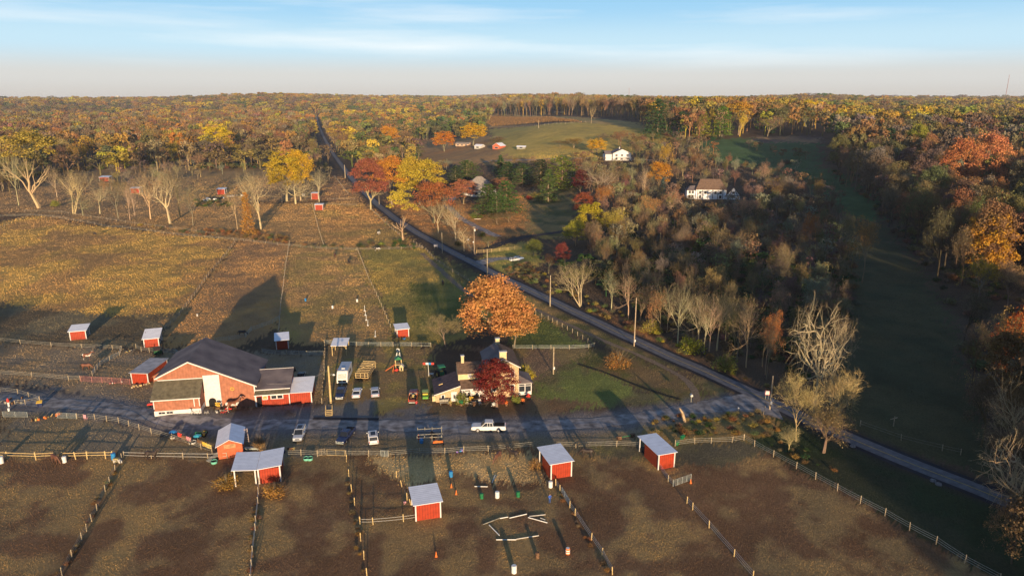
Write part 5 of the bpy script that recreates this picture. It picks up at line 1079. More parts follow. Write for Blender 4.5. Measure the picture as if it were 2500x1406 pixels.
def greyhouse():
    P = W(1172, 478); t = thing('grey_roofed_house', 'low house with large grey hipped roof among the garden pines', 'house', P, R(6)); t.scale = (1.25, 1.25, 1.3)
    MB().box((0, 6, 1.7), (17, 12, 3.4)).build('wall', white, t)
    MB().add([(-9, -.6, 3.3), (9, -.6, 3.3), (9, 12.6, 3.3), (-9, 12.6, 3.3), (-1.2, 6, 9.0), (1.2, 6, 9.0)], [(0, 1, 5, 4), (1, 2, 5), (2, 3, 4, 5), (3, 0, 4), (3, 2, 1, 0)]).build('roof', shingg, t)
    MB().box((-1, -2, 1.5), (8, 4, 3)).build('front_wing', white, t)
    MB().add([(-5.5, -4.5, 3.0), (3.5, -4.5, 3.0), (3.5, .3, 3.0), (-5.5, .3, 3.0), (-1, -1.2, 5.6), (-1, .4, 6.0)], [(0, 1, 4), (1, 2, 5, 4), (2, 3, 5), (3, 0, 4, 5), (3, 2, 1, 0)]).build('front_roof', shingg, t)
    for x in (-6.5, 5, 7.2): window(t, x, -.06, 1.7, 1.2, 1.3)
    window(t, -2.2, -4.06, 1.6, 1.6, 1.2); window(t, .8, -4.06, 1.6, 1.6, 1.2)
greyhouse()
house(905, 352, 12, 9, 5.6, 8.5, -12, mat('cream_siding', (.66, .62, .5), .8, .08, 2), shingg, 'cream two storey house half hidden by bare trees beyond the road', 3, 'side', False, storeys=2)
house(1128, 358, 17, 7, 3.0, 4.6, -24, mat('tan_siding', (.55, .38, .26), .8, .1, 2), shingg, 'low brown house between the two round hill trees', 3, 'side', False)
house(1166, 364, 8, 8, 3.0, 4.6, -30, dirtyw, tin, 'small white barn with tin roof left of the small red barn', 1, 'side', False, name='small_barn')
house(1212, 365, 9, 10, 3.4, 6.0, -30, mat('orange_red_siding', (.55, .14, .07), .8, .1, 2), tin, 'small orange-red barn with pale roof on the hill', 1, 'gable', False, name='small_barn')
house(1272, 365, 8, 4, 2.4, 3.2, -12, woodg, tinb, 'little open grey shed alone on the hill field', 1, 'side', False, name='small_barn')
house(378, 452, 9, 7, 3.5, 6.2, 5, barnred, shingb, 'far red barn seen through the bare paddock trees', 2, 'side', False, name='small_barn')
house(1230, 272, 12, 9, 5, 8, 10, mat('grey_blue_siding', (.38, .42, .5), .8, .1, 2), shing, 'grey blue house among the trees above the vineyard', 2, 'gable', False, storeys=2)
house(1205, 274, 10, 8, 5, 7.5, -10, mat('cream_siding', (.6, .5, .3), .8, .1, 2), shingg, 'cream house left of the grey blue one above the vineyard', 2, 'side', False)
house(1365, 277, 16, 8, 4, 6, 5, mat('tan_siding', (.5, .36, .2), .8, .1, 2), shingb, 'tan house deep in the tree line above the hill field', 3, 'side', False)
house(1088, 283, 22, 8, 3, 4.6, 0, mat('tan_siding', (.5, .36, .2), .8, .1, 2), shingb, 'long tan building left of the vineyard', 4, 'side', False)
house(1080, 299, 18, 8, 3, 5, 0, dirtyw, tinb, 'pale long building below the tan one, left of the vineyard', 4, 'side', False)
house(810, 287, 13, 9, 4, 7, -8, white, shingg, 'white house far up the straight road', 2, 'gable', False)
house(885, 284, 13, 9, 4, 7, 12, white, shingg, 'white gabled house among far green trees', 2, 'side', False)
# ---------------------------------------------------------------- far landmarks
def wtower(px, py, top, wpx, label, kind):
    v = W(px, 262); r = 3200; a = (px-1250)/FPX; x = r*a/cp*.965; y = r; sc = r*cp/FPX; z0 = float(H(x, y)); zt = topz(x, y, top)
    t = thing('water_tower' if kind == 'w' else 'radio_mast', label, 'tower', (x, y, z0))
    if kind == 'w':
        h = zt-z0; rr = wpx*sc/2; MB().lathe([(rr*.25, 0), (rr*.2, h*.7), (rr*.6, h*.76), (rr, h*.86), (rr*.85, h*.96), (rr*.2, h)], 14).build('tank', mat('pale_tank', (.6, .58, .52), .6, .05, 2), t)
    elif kind == 'm':
        h = zt-z0; b = MB(); w = 2.2
        for k in range(3):
            c = math.cos(k*2.09)*w/2; s_ = math.sin(k*2.09)*w/2; b.tube((c, s_, 0), (c*.4, s_*.4, h), .45, .3, n=4)
        for k in range(16): b.tube((w/2*(1-k/28), 0, h*k/16), (-w/2*(1-k/28)*.5, w/2*.8, h*(k+1)/16), .2, n=3)
        b.build('lattice', mat('red_mast', (.35, .2, .2), .6, .1, 2), t)
    else:
        h = zt-z0; MB().tube((0, 0, 0), (0, 0, h), 1.2, n=6).build('pole', mat('pale_tank', (.6, .58, .52)), t)
        for q in (0, 1): b = MB(); [b.box((x_, 0, h-3-9*q), (3.4, 2, 6)) for x_ in (-5, 0, 5)]; b.build('antenna_panel', mat('pale_tank', (.6, .58, .52)), t)
wtower(322, 250, 234, 9, 'pale round water tower on the far left horizon', 'w')
wtower(2412, 250, 183, 3, 'tall thin radio mast on the far right horizon', 'm')
wtower(2284, 270, 243, 12, 'mobile phone mast with two rows of white panels above the yellow trees', 'a')
wtower(1918, 250, 229, 2, 'small thin mast on the middle right horizon', 'm')
wtower(1525, 250, 214, 2, 'small thin mast above the tree line, right of the hill field', 'm')
wtower(2361, 255, 238, 2, 'short pale mast left of the tall radio mast', 'm')
# ================================================================ fences
def resample(pts, sp):
    P = [np.array(W(*p)[:2]) for p in pts]; out = [P[0]]
    for a, b in zip(P[:-1], P[1:]):
        L = np.hypot(*(b-a)); k = max(1, round(L/sp)); out += [a+(b-a)*i/k for i in range(1, k+1)]
    return out
PM = {}
def fence(label, pts, sp=3.2, h=1.25, rails=(.45, .8, 1.15), pm=None, rm=None, pr=.075, rr=.035, lean=.03, name='fence'):
    pm = pm or wood; rm = rm or woodg; Q = resample(pts, sp)
    if len(Q) > 100: Q = resample(pts, sp*len(Q)/98.)
    c = Q[len(Q)//2]; z = float(H(*c)); t = thing(name, label, 'fence', (c[0], c[1], z), 0)
    key = (round(h, 2), round(pr, 3), pm.name)
    if key not in PM: PM[key] = MB().lathe([(pr, -.2), (pr, h), (pr*.5, h+.04)], 6).mesh('post', pm)
    pos = []
    for q in Q:
        o = link('post', PM[key], t); o.location = (q[0]-c[0], q[1]-c[1], float(H(*q))-z); o.rotation_euler = (random.gauss(0, lean), random.gauss(0, lean), 0); pos.append(Vector(o.location))
    if rails:
        b = MB()
        for a, d in zip(pos[:-1], pos[1:]):
            for r_ in rails:
                m = (a+d)/2; s = -.03 if rr < .03 else 0
                b.tube(a+Vector((0, 0, r_+random.gauss(0, .02))), m+Vector((0, 0, r_+s)), rr, n=4, cap=False); b.tube(m+Vector((0, 0, r_+s)), d+Vector((0, 0, r_+random.gauss(0, .02))), rr, n=4, cap=False)
        b.build('rails', rm, t)
    return t
F3 = (.4, .75, 1.1)
fence('weathered post and rail fence across the upper left field, above the two standing horses', [(-60, 831), (0, 834), (50, 840), (125, 846), (200, 850), (275, 853), (297, 855)], 6.5)
fence('weathered rail fence left of the pink gate panels, below the two standing horses', [(-60, 913), (0, 915), (78, 921), (168, 929), (197, 929)], 7, rm=woodg)
fence('junk lined short fence running from field fence to the pink panels', [(297, 855), (292, 868), (268, 880), (245, 893), (232, 908), (226, 918)], 2.6, rails=(.3, .6, .9, 1.1), rm=steel)
fence('pinkish red pipe panel fence beside the long grey roofed shed', [(198, 932), (225, 934), (250, 935), (275, 936), (318, 940)], 3, h=1.5, rails=(.25, .5, .75, 1.0, 1.25, 1.45), rm=pink, pm=pink, pr=.05, rr=.03)
fence('curving grey rail fence along the left side of the farm drive', [(188, 1022), (232, 1024), (290, 1032), (340, 1049), (370, 1059), (420, 1073), (465, 1087), (518, 1106)], 4, rails=F3, rm=woodg)
fence('short rail fence around the brown brush beside the drive', [(0, 957), (44, 962), (98, 980)], 5)
fence('low rail fence below the brown brush by the drive', [(38, 990), (62, 988), (98, 982)], 3)
fence('sunlit yellow wood fence across the lower left paddock', [(-40, 1116), (18, 1120), (88, 1122), (137, 1120), (152, 1121), (185, 1121), (213, 1120), (258, 1119), (275, 1119)], 4, h=1.5, rails=(.75, 1.25), pm=woody, rm=woody, pr=.1, rr=.06)
fence('two wire rail fence running from blue barrel to the gable shed', [(303, 1117), (370, 1119), (447, 1120), (508, 1121), (555, 1119)], 5.5, rails=(.5, 1.1), rm=dirtyw, pr=.08)
fence('three rail fence between parked cars and the lower paddocks', [(700, 1113), (735, 1112), (775, 1114), (845, 1114), (900, 1114), (948, 1114), (1025, 1108), (1086, 1108), (1132, 1104), (1192, 1102), (1305, 1091)], 5, rails=F3, rm=woodg)
fence('rail fence between the two right red sheds along the verge', [(1305, 1091), (1358, 1091), (1406, 1093), (1505, 1090), (1558, 1092)], 6, rails=F3, rm=woodg)
fence('rail fence right of the last red shed up to the paddock corner', [(1648, 1089), (1696, 1083), (1736, 1082), (1787, 1080), (1816, 1075)], 4.5, rails=F3)
fence('wire fence with thin posts running down the green bank at the right paddock', [(1816, 1075), (1842, 1090), (1888, 1115), (1944, 1144), (1991, 1170), (2044, 1198), (2100, 1228), (2160, 1259), (2220, 1294), (2285, 1328), (2355, 1374), (2440, 1420)], 6, h=1.35, rails=(.5, .85, 1.2), pm=wood, rm=steel, pr=.07, rr=.02)
fence('wire fence with weeds dividing the two lower left paddocks', [(298, 1122), (281, 1150), (268, 1180), (257, 1200), (237, 1247), (224, 1272), (212, 1296), (200, 1318), (176, 1360), (152, 1404), (140, 1425)], 4.5, rails=(.4, .8, 1.15), rm=woodg, rr=.02)
fence('wire fence going down from the paired sheds to the bottom edge', [(632, 1182), (630, 1230), (625, 1275), (624, 1295), (617, 1350), (612, 1420)], 4, rails=(.4, .8, 1.1), rm=dirtyw, rr=.018)
fence('weedy fence left of the cone paddock running to the bottom edge', [(846, 1127), (852, 1163), (859, 1200), (866, 1234), (879, 1280), (881, 1320), (889, 1365), (896, 1408)], 5.5, h=1.4, rails=(.5, 1.0), pm=woody, rm=rust, rr=.02)
fence('two wire fence from the weedy fence to the nearest red shed', [(879, 1280), (911, 1280), (985, 1273), (1018, 1268)], 6, rails=(.5, .95), pm=woody, rm=dirtyw, rr=.025)
fence('short leaning post fence above the nearest red shed', [(968, 1165), (981, 1188), (994, 1220), (1003, 1232)], 5, rails=(.7,), pm=woody, rm=woodg, rr=.02, lean=.1)
fence('fence below the white barrel shed running to the bottom edge', [(1357, 1185), (1367, 1200), (1391, 1240), (1404, 1258), (1444, 1318), (1470, 1355), (1495, 1402)], 5, rails=(.4, .8, 1.15), rm=dirtyw, pm=woody, rr=.02)
fence('fence from the rightmost red shed down to the open gate', [(1588, 1108), (1610, 1145), (1631, 1175), (1643, 1186)], 3, rails=F3, rm=dirtyw, rr=.025)
fence('wire fence crossing the large brown right paddock', [(1677, 1228), (1691, 1244), (1731, 1288), (1792, 1358), (1838, 1412)], 7, rails=(.4, .8, 1.15), pm=woody, rm=dirtyw, rr=.02)
fence('grey rail fence behind the farmhouse lawn', [(1252, 853), (1300, 853), (1345, 853), (1390, 853), (1437, 851), (1452, 847)], 4.5, rails=F3, rm=steel)
fence('post fence along the dirt path beside the road lawn', [(1308, 768), (1338, 781), (1360, 792), (1385, 806), (1410, 820), (1435, 836), (1450, 847)], 3, rails=(.6, 1.0), rr=.02)
fence('sunlit gate and rail fence across the top of the farm yard', [(792, 841), (822, 841), (870, 845), (900, 846), (960, 846), (1005, 846), (1052, 847)], 3.4, rails=(.3, .6, .9, 1.15), rm=steel)
fence('rusty weed covered fence left of the utility pole and trailers', [(793, 845), (793, 868), (792, 890), (792, 915), (791, 935), (788, 955), (786, 985)], 2.4, rails=(.4, .8, 1.1), rm=rust, pm=wood)
fence('grey gate panels behind the dark red narrow shed', [(640, 862), (672, 866), (700, 866), (730, 867), (750, 868), (790, 868)], 4, rails=(.3, .6, .9, 1.15), rm=steel)
fence('curved grey pipe panel fence behind the barn roof', [(525, 835), (560, 832), (600, 824), (614, 808), (640, 800), (665, 790), (682, 780)], 3, h=1.4, rails=(.3, .6, .9, 1.2), rm=steel, pm=steel, pr=.04, rr=.03)
fence('dark grey panel fence right of the green cart', [(395, 862), (430, 864), (440, 870), (430, 890), (405, 905)], 3, h=1.4, rails=(.3, .6, .9, 1.2), rm=steel, pm=steel, pr=.04, rr=.03)
fence('rail fence around the junk behind the long red shed', [(332, 850), (345, 858), (385, 862)], 2.5)
fence('fence dividing golden field and brown field', [(577, 587), (545, 632), (510, 672), (475, 722), (455, 748), (430, 782), (402, 806)], 5, rails=(.4, .8, 1.15), rm=woodg, rr=.03)
fence('fence between brown field and the barrel field', [(707, 594), (697, 652), (692, 700), (686, 745), (682, 800), (680, 812)], 5, rails=(.5, 1.1), rm=dirtyw, rr=.02)
fence('green and white post fence between barrel field and green field', [(872, 609), (885, 642), (900, 682), (920, 722), (940, 768), (953, 800)], 4.5, rails=(.5, 1.1), rm=woodg, rr=.02)
fence('long fence along the top of the golden field', [(-60, 531), (0, 530), (75, 527), (130, 531), (215, 545), (265, 556), (300, 557), (400, 571), (500, 581), (570, 587), (620, 592), (707, 602), (760, 607), (870, 612)], 7, rails=F3)
fence('fence from the barrel field corner to the road track', [(872, 611), (920, 611), (980, 609), (1030, 606)], 6, rails=F3)
fence('second fence line just behind the golden field fence', [(60, 517), (150, 520), (240, 534), (330, 548), (430, 560), (530, 574)], 8, rails=(.6, 1.1))
fence('small dark cross fence at the left field corner', [(75, 527), (30, 545), (-20, 566)], 5, rails=(.5, 1.0))
fence('post fence running up to the small road shed', [(790, 600), (778, 562), (770, 530), (762, 500)], 5, rails=(.5, 1.0), rr=.02)
fence('low rail fence in front of the small road shed', [(745, 502), (780, 500), (830, 502), (870, 503)], 5, rails=(.6, 1.1))
fence('rail fence behind the small road shed', [(800, 489), (830, 488), (865, 488)], 5, rails=(.6, 1.1))
fence('roadside rail fence in the triangular far paddock', [(817, 432), (840, 462), (850, 475)], 5, rails=(.6, 1.1))
fence('rail fence beside the road opposite the yellow vase shaped tree', [(907, 514), (930, 535), (952, 556), (975, 575)], 4, rails=(.6, 1.1))
fence('rail fence along the dirt track below the road', [(1010, 594), (1040, 612), (1065, 638), (1105, 665), (1133, 680), (1165, 705)], 4.5, rails=(.5, 1.0))
fence('bright tan four rail fence beside the asphalt drive', [(1163, 619), (1200, 616), (1240, 612), (1272, 608)], 3.5, h=1.5, rails=(.3, .7, 1.1, 1.4), rm=woody, pm=woody, rr=.05)
fence('short dark rail fence left of the transformer pole', [(1145, 606), (1155, 615), (1160, 622)], 2.5, h=1.3)
fence('vineyard edge posts on the hill field', [(1195, 313), (1250, 312), (1320, 308), (1380, 304), (1430, 301)], 7, h=2.2, rails=(1.2, 1.8), rr=.05, pr=.12)
fence('upper vineyard posts beside the pale strip on the hill', [(1255, 283), (1300, 285), (1350, 290), (1400, 296)], 12, h=2.2, rails=(1.8,), rr=.05, pr=.12)
fence('thin wire fence across the dark meadow beyond the road', [(2100, 1040), (2200, 1075), (2300, 1100), (2345, 1110)], 9, rails=(.6, 1.1), rr=.02)
def vine():
    b = MB(); A = [W(*p) for p in ((1200, 309), (1420, 300))]; B = [W(*p) for p in ((1165, 283), (1345, 287))]; rg = np.random.default_rng(5); V = []; F = []
    for k in range(16):
        t = k/15; p = np.array(A[0])*(1-t)+np.array(B[0])*t; q = np.array(A[1])*(1-t)+np.array(B[1])*t; n = int(np.hypot(*(q-p)[:2])/1.2)
        for i in range(n):
            c = p+(q-p)*i/n; x, y = c[0]+rg.normal(0, .3), c[1]+rg.normal(0, .3); z = float(H(x, y)); b.box((x, y, z+.9), (1.1, .5, .8+rg.random()*.9), rz=rg.uniform(0, 3))
    tag(b.build('vineyard_rows', mat('vine_leaves', (.26, .15, .06), .9, .35, .3)), 'rows of reddish brown vines on the hill', None, None, 'stuff')
vine()
# ---------------------------------------------------------------- gates
def gate(px0, px1, label, h=1.25, bars=6, m=None, name='gate', div=1):
    a = Vector(W(*px0)); b_ = Vector(W(*px1)); t = thing(name, label, 'gate', a, math.atan2(b_.y-a.y, b_.x-a.x)); L = (b_-a).length; m = m or steel; b = MB()
    for z in np.linspace(.12, h, bars): b.tube((0, 0, z), (L, 0, z), .03, n=5)
    b.build('bars', m, t); b = MB()
    for k in range(div+2): b.tube((L*k/(div+1), 0, .1), (L*k/(div+1), 0, h), .035, n=5)
    b.build('frame', m, t)
gate((141, 1021), (187, 1022), 'grey six bar metal gate beside the orange junk at the drive', div=1)
gate((8, 1018), (68, 1019), 'grey metal gate at the left end of the drive fence', div=1)
gate((1643, 1188), (1687, 1172), 'open grey metal gate standing alone in the brown right paddock', div=3)
gate((1372, 1205), (1390, 1235), 'narrow steel gate next to the blue dressed person', div=2)
gate((776, 1113), (794, 1110), 'small yellowish metal gate in the car park fence', m=wood)
gate((799, 1112), (842, 1113), 'wooden two bar gate beside the small yellowish gate', m=woody, bars=2)
gate((930, 1114), (948, 1116), 'small steel gate in the fence below the white estate car')
gate((88, 1120), (136, 1119), 'rusty wire gate in the sunlit yellow fence', m=rust, bars=5)
# ---------------------------------------------------------------- utility poles
def pole(px, py, top, label, arms=1, trans=False, m=None, r=.14, guard=False):
    P = W(px, py); h = topz(P[0], P[1], top)-P[2]; t = thing('utility_pole', label, 'utility pole', P, R(25))
    MB().tube((0, 0, -.2), (0, 0, h), r*1.2, r*.8, 8).build('pole', m or polew, t)
    for k in range(arms): MB().box((0, .12, h-.5-1.0*k), (2.0, .1, .12)).build('crossarm', polew, t)
    if trans: MB().lathe([(.25, 0), (.28, .1), (.28, .9), (.1, 1.0)], 10, (.38, 0, h-2.2)).build('transformer', plw, t)
    if guard: MB().box((0, -.25, 1.6), (.35, .25, .6)).build('meter_box', plw, t)
pole(808, 984, 893, 'yellowish utility pole with floodlight beside the camper trailer', 0, m=woody, r=.2)
pole(1351, 913, 846, 'pale pole with white box on the lawn right of the farmhouse', 0, guard=True, m=wood)
pole(1548, 845, 727, 'tall brown utility pole with white boxes at the road edge among bare trees', 0, guard=True)
pole(1343, 748, 672, 'pale utility pole beside the road, right of the copper oak', 0, m=wood, r=.17)
pole(1190, 674, 609, 'pale utility pole beside the road, behind the copper oak top', 0, m=wood, r=.17)
pole(1080, 618, 568, 'utility pole beside the road with grey sign board left of it', 0, m=wood)
pole(1158, 620, 552, 'utility pole with white transformer at the asphalt drive mouth', 1, True)
pole(1879, 999, 917, 'grey utility pole at the junction of farm drive and road', 0, guard=True, r=.17)
pole(843, 435, 403, 'far utility pole between road and triangular paddock', 0, m=wood, r=.3)
pole(689, 495, 460, 'thin far pole under the golden tree pair', 0, r=.2)
pole(1315, 313, 295, 'lone pole below the vineyard on the hill', 0, m=wood, r=.3)
pole(926, 500, 478, 'short pole half hidden at the crimson tree', 0, m=wood)
pole(2181, 1040, 1016, 'small cross shaped post in the dark meadow beyond the road', 1, r=.08)
b_ = None
def lamp():
    P = W(808, 984); t = thing('yard_floodlight', 'white floodlight bracket on the yellowish yard pole', 'lamp', (P[0], P[1], 6.6)); MB().tube((.15, 0, 0), (1.0, 0, .15), .04).build('bracket', steel, t); MB().lathe([(.1, 0), (.28, -.2), (.28, -.28)], 8, (1.05, 0, .2)).build('lamp_head', plw, t)
lamp()
def wire(a, za, c, zb, label):
    A = Vector(W(*a)); B = Vector(W(*c)); A.z += za; B.z += zb; b = MB(); n = 14; pr = None
    for i in range(n+1):
        t = i/n; q = A.lerp(B, t); q.z -= 1.2*4*t*(1-t)
        if pr is not None: b.tube(pr, q, .018, n=4, cap=False)
        pr = q
    tag(b.build('overhead_wire', mat('cable', (.3, .28, .25), .6)), label, 'cable')
wire((808, 984), 7.6, (655, 985), 4.6, 'thin overhead wire from the yard pole to the barn wing')
# ================================================================ vehicles
def ring(x, w, z0, z1, c=.12):
    return [(x, -w, z0+c), (x, -w+c*.6, z0), (x, w-c*.6, z0), (x, w, z0+c), (x, w, z1-c), (x, w-c, z1), (x, -w+c, z1), (x, -w, z1-c)]
PAINT = {}
def paintm(n, c): return mat('paint_'+n, c, .25, .05, 2, spec=.6)
VEH = {}
def vehicle(kind, px, py, head, pm, label, name, cat, group='vehicles parked around the yard', s=1.0, lit=None):
    P = W(px, py); t = thing(name, label, cat, P, R(head)+math.pi/2, group); t.scale = (s, s, s)   # +x is the front; head is the azimuth from +Y anticlockwise
    if kind == 'pickup': L, wd, hb, rings = 6.2, .98, .62, [(-3.1, .93, .5, 1.12), (-3.0, .98, .42, 1.18), (-.9, .98, .40, 1.18), (-.85, .98, .38, 1.16), (1.2, .98, .38, 1.16), (1.35, .97, .40, 1.14), (2.85, .93, .42, 1.06), (3.08, .84, .5, .96)]; cab = [(-.85, .86, 1.1, 1.12), (-.68, .80, 1.1, 1.82), (.55, .80, 1.1, 1.84), (1.35, .86, 1.1, 1.13)]; wx = (1.95, -1.85)
    elif kind == 'suv': L, wd, hb, rings = 4.8, .95, .6, [(-2.4, .86, .45, 1.02), (-2.25, .94, .36, 1.12), (1.0, .95, .34, 1.10), (1.25, .93, .36, 1.06), (2.2, .88, .38, .96), (2.4, .78, .45, .85)]; cab = [(-2.32, .80, 1.0, 1.10), (-2.0, .76, 1.0, 1.70), (.25, .77, 1.0, 1.76), (1.2, .84, 1.0, 1.08)]; wx = (1.45, -1.45)
    else: L, wd, hb, rings = 4.7, .90, .55, [(-2.35, .80, .42, .92), (-2.2, .88, .32, 1.0), (-1.5, .90, .30, 1.0), (1.0, .90, .30, .96), (2.15, .84, .34, .84), (2.35, .72, .42, .74)]; cab = [(-1.75, .76, .92, .98), (-1.0, .68, .92, 1.40), (.3, .69, .92, 1.44), (1.25, .78, .92, .96)]; wx = (1.4, -1.4)
    MB().loft([ring(*r_) for r_ in rings]).build('body', pm, t, smooth=False)
    MB().loft([ring(x, w, z0, z1, .06) for x, w, z0, z1 in cab]).build('windows', glass, t)
    (xa, wa, _, za), (xb, wb, _, zb) = cab[1], cab[2]
    b = MB(); b.add([(xa-.12, -wa-.01, za-.04), (xb+.14, -wb-.01, zb-.04), (xb+.14, wb+.01, zb-.04), (xa-.12, wa+.01, za-.04), (xa, -wa+.1, za+.04), (xb, -wb+.1, zb+.04), (xb, wb-.1, zb+.04), (xa, wa-.1, za+.04)], [(0, 3, 2, 1), (4, 5, 6, 7), (0, 1, 5, 4), (1, 2, 6, 5), (2, 3, 7, 6), (3, 0, 4, 7)])
    for sy in (-1, 1):
        b.tube((cab[0][0], sy*cab[0][1]*1.0, cab[0][3]-.04), (xa, sy*wa*1.0, za-.03), .05, n=4); b.tube((cab[3][0], sy*cab[3][1]*1.0, cab[3][3]-.04), (xb, sy*wb*1.0, zb-.03), .05, n=4)
        for f in ((.35, .7) if kind != 'sedan' else (.5,)):
            x = xa+(xb-xa)*f; b.tube((x, sy*(wa+.07), cab[0][3]-.05), (x, sy*(wa+.01), za), .045, n=4)
        b.box((.95 if kind != 'sedan' else .85, sy*(wd+.1), 1.14 if kind != 'sedan' else .98), (.12, .18, .13))
    b.build('roof', pm, t)
    if kind == 'pickup':
        MB().box((-1.95, 0, 1.185), (1.95, 1.66, .03)).build('bed', black, t)
    if kind == 'suv':
        b = MB(); b.box((-.7, 0, 1.79), (1.5, .9, .03)); b.build('sunroof', glass, t); b = MB(); [b.tube((-1.9, sy*.66, 1.8), (.2, sy*.66, 1.82), .025, n=4) for sy in (-1, 1)]; b.build('roof_rack', rub, t)
    r_ = .40 if kind == 'pickup' else .34
    for x in wx:
        for sy in (-1, 1):
            M_ = Matrix.Translation((x, sy*(wd-.1), r_)) @ Matrix.Rotation(math.pi/2, 4, 'X')
            w_ = MB().lathe([(r_*.6, -.12), (r_, -.1), (r_, .1), (r_*.6, .12)], 14, (0, 0, 0), M_).build('wheel', rub, t); MB().lathe([(r_*.5, -.135), (r_*.58, -.12), (r_*.58, .12), (r_*.5, .135)], 10, (0, 0, 0), M_).build('rim', rim, w_)
    for sy in (-1, 1):
        x = rings[-1][0]; MB().box((x-.08, sy*(rings[-1][1]-.16), rings[-1][3]-.14), (.2, .34, .17)).build('headlight', plw, t)
        x = rings[0][0]; MB().box((x+.06, sy*(rings[0][1]-.10), rings[0][3]-.18), (.16, .16, .28)).build('tail_light', plred, t)
    MB().box((rings[-1][0]-.02, 0, rings[-1][3]-.2), (.12, .85, .2)).build('grille', steel if kind == 'pickup' else black, t)
    for x in (rings[0][0]-.03, rings[-1][0]+.02): MB().box((x, 0, .52), (.16, 1.6, .2)).build('bumper', steel if kind == 'pickup' else pm, t)
    return t
pw = paintm('white', (.72, .72, .70)); pnavy = paintm('navy', (.018, .028, .085)); psil = paintm('silver', (.42, .45, .50)); pblk = paintm('black', (.015, .016, .02)); pred = paintm('dark_red', (.16, .04, .03))
vehicle('pickup', 1193, 1050, 90, pw, 'white crew cab pickup standing side-on across the farm drive', 'pickup_truck', 'pickup', s=1.08)
vehicle('suv', 732, 1066, 186, psil, 'silver blue estate car facing the camera beside the brown shrub', 'parked_car', 'car')
vehicle('pickup', 845, 1070, 170, pnavy, 'dark navy pickup parked between silver blue car and white estate car', 'pickup_truck', 'pickup', s=.95)
vehicle('suv', 911, 1074, 14, pw, 'white estate car with tinted sunroof, rear toward the lower fence', 'parked_car', 'car')
vehicle('pickup', 833, 965, 186, pnavy, 'dark blue pickup with bright grille in front of the camper trailer', 'pickup_truck', 'pickup', s=.95)
vehicle('sedan', 872, 964, 6, paintm('pale_silver', (.60, .62, .66)), 'pale silver saloon right of the dark blue pickup in the upper row', 'parked_car', 'car')
vehicle('sedan', 916, 962, 12, psil, 'grey silver saloon at the right end of the upper row', 'parked_car', 'car')
vehicle('pickup', 736, 925, 8, pblk, 'black truck parked behind the metal roofed barn bay', 'pickup_truck', 'pickup', s=.85)
vehicle('suv', 1256, 637, -60, pw, 'white and black car on the small gravel parking spot', 'parked_car', 'car', 'cars on the gravel spot by the road', s=.85)
vehicle('suv', 1266, 634, -55, paintm('light_blue', (.30, .42, .62)), 'light blue car right of the white one by the road', 'parked_car', 'car', 'cars on the gravel spot by the road', s=.85)
t = vehicle('pickup', 1010, 973, 4, pred, 'dark red truck with orange frame and loaded open bed beside the green cart', 'pickup_truck', 'pickup', s=1.0)
b = MB(); [b.tube((-2.9, y, 1.1), (-2.9, y, 1.35), .06) for y in (-.9, .9)]; b.tube((-2.95, -.9, 1.3), (-.8, -.9, 1.35), .07); b.tube((-2.95, .9, 1.3), (-.8, .9, 1.35), .07); b.tube((-.8, -.9, 1.4), (-.8, .9, 1.4), .07); b.build('bed_frame', orng, t)
for i, (x, y, s_, m_) in enumerate(((-1.3, 0, .5, plw), (-1.8, -.1, .6, hay), (-2.3, .35, .4, rust), (-2.4, -.5, .45, rub))):
    MB().lathe([(s_*.5, 0), (s_*.55, s_*.5), (s_*.4, s_)], 8, (x, y, 1.22)).build('load', m_, t)
# camper trailer
def camper():
    P = W(836, 941); t = thing('camper_trailer', 'white camper trailer with blue roof beside the yellowish pole', 'camper', P, R(4)); b = MB()
    prof = [(0, .6), (0, 1.6), (.9, 2.9), (1.2, 3.05), (7.2, 3.0), (7.3, .55)]
    b.prism(prof, -1.2, 1.2, 'x').build('body', plw, t); MB().slab([(-1.12, 1.25, 3.12), (1.12, 1.25, 3.12), (1.12, 7.1, 3.07), (-1.12, 7.1, 3.07)], .06).build('roof', mat('camper_roof', (.42, .48, .56), .5, .08, 1), t)
    MB().box((0, 2.6, 3.2), (.75, .6, .16)).build('roof_vent', plw, t); MB().add([(-.95, -.02, 1.62), (.95, -.02, 1.62), (.95, .78, 2.72), (-.95, .78, 2.72)], [(0, 1, 2, 3)]).build('front_panel', dirtyw, t)
    for sx in (-.55, .55): MB().box((sx, -.03, 1.15), (.8, .05, .35)).build('window', glass, t)
    for sx in (-1, 1):
        MB().box((sx*1.22, 4, 2.0), (.04, 2.2, .6)).build('window', glass, t)
        for y in (3.9, 4.8): MB().lathe([(.2, -.12), (.36, -.1), (.36, .1), (.2, .12)], 12, (0, 0, 0), Matrix.Translation((sx*1.05, y, .36)) @ Matrix.Rotation(math.pi/2, 4, 'Y')).build('wheel', rub, t)
    MB().tube((0, 0, .5), (0, -1.3, .45), .08).build('tow_bar', steel, t)
camper()
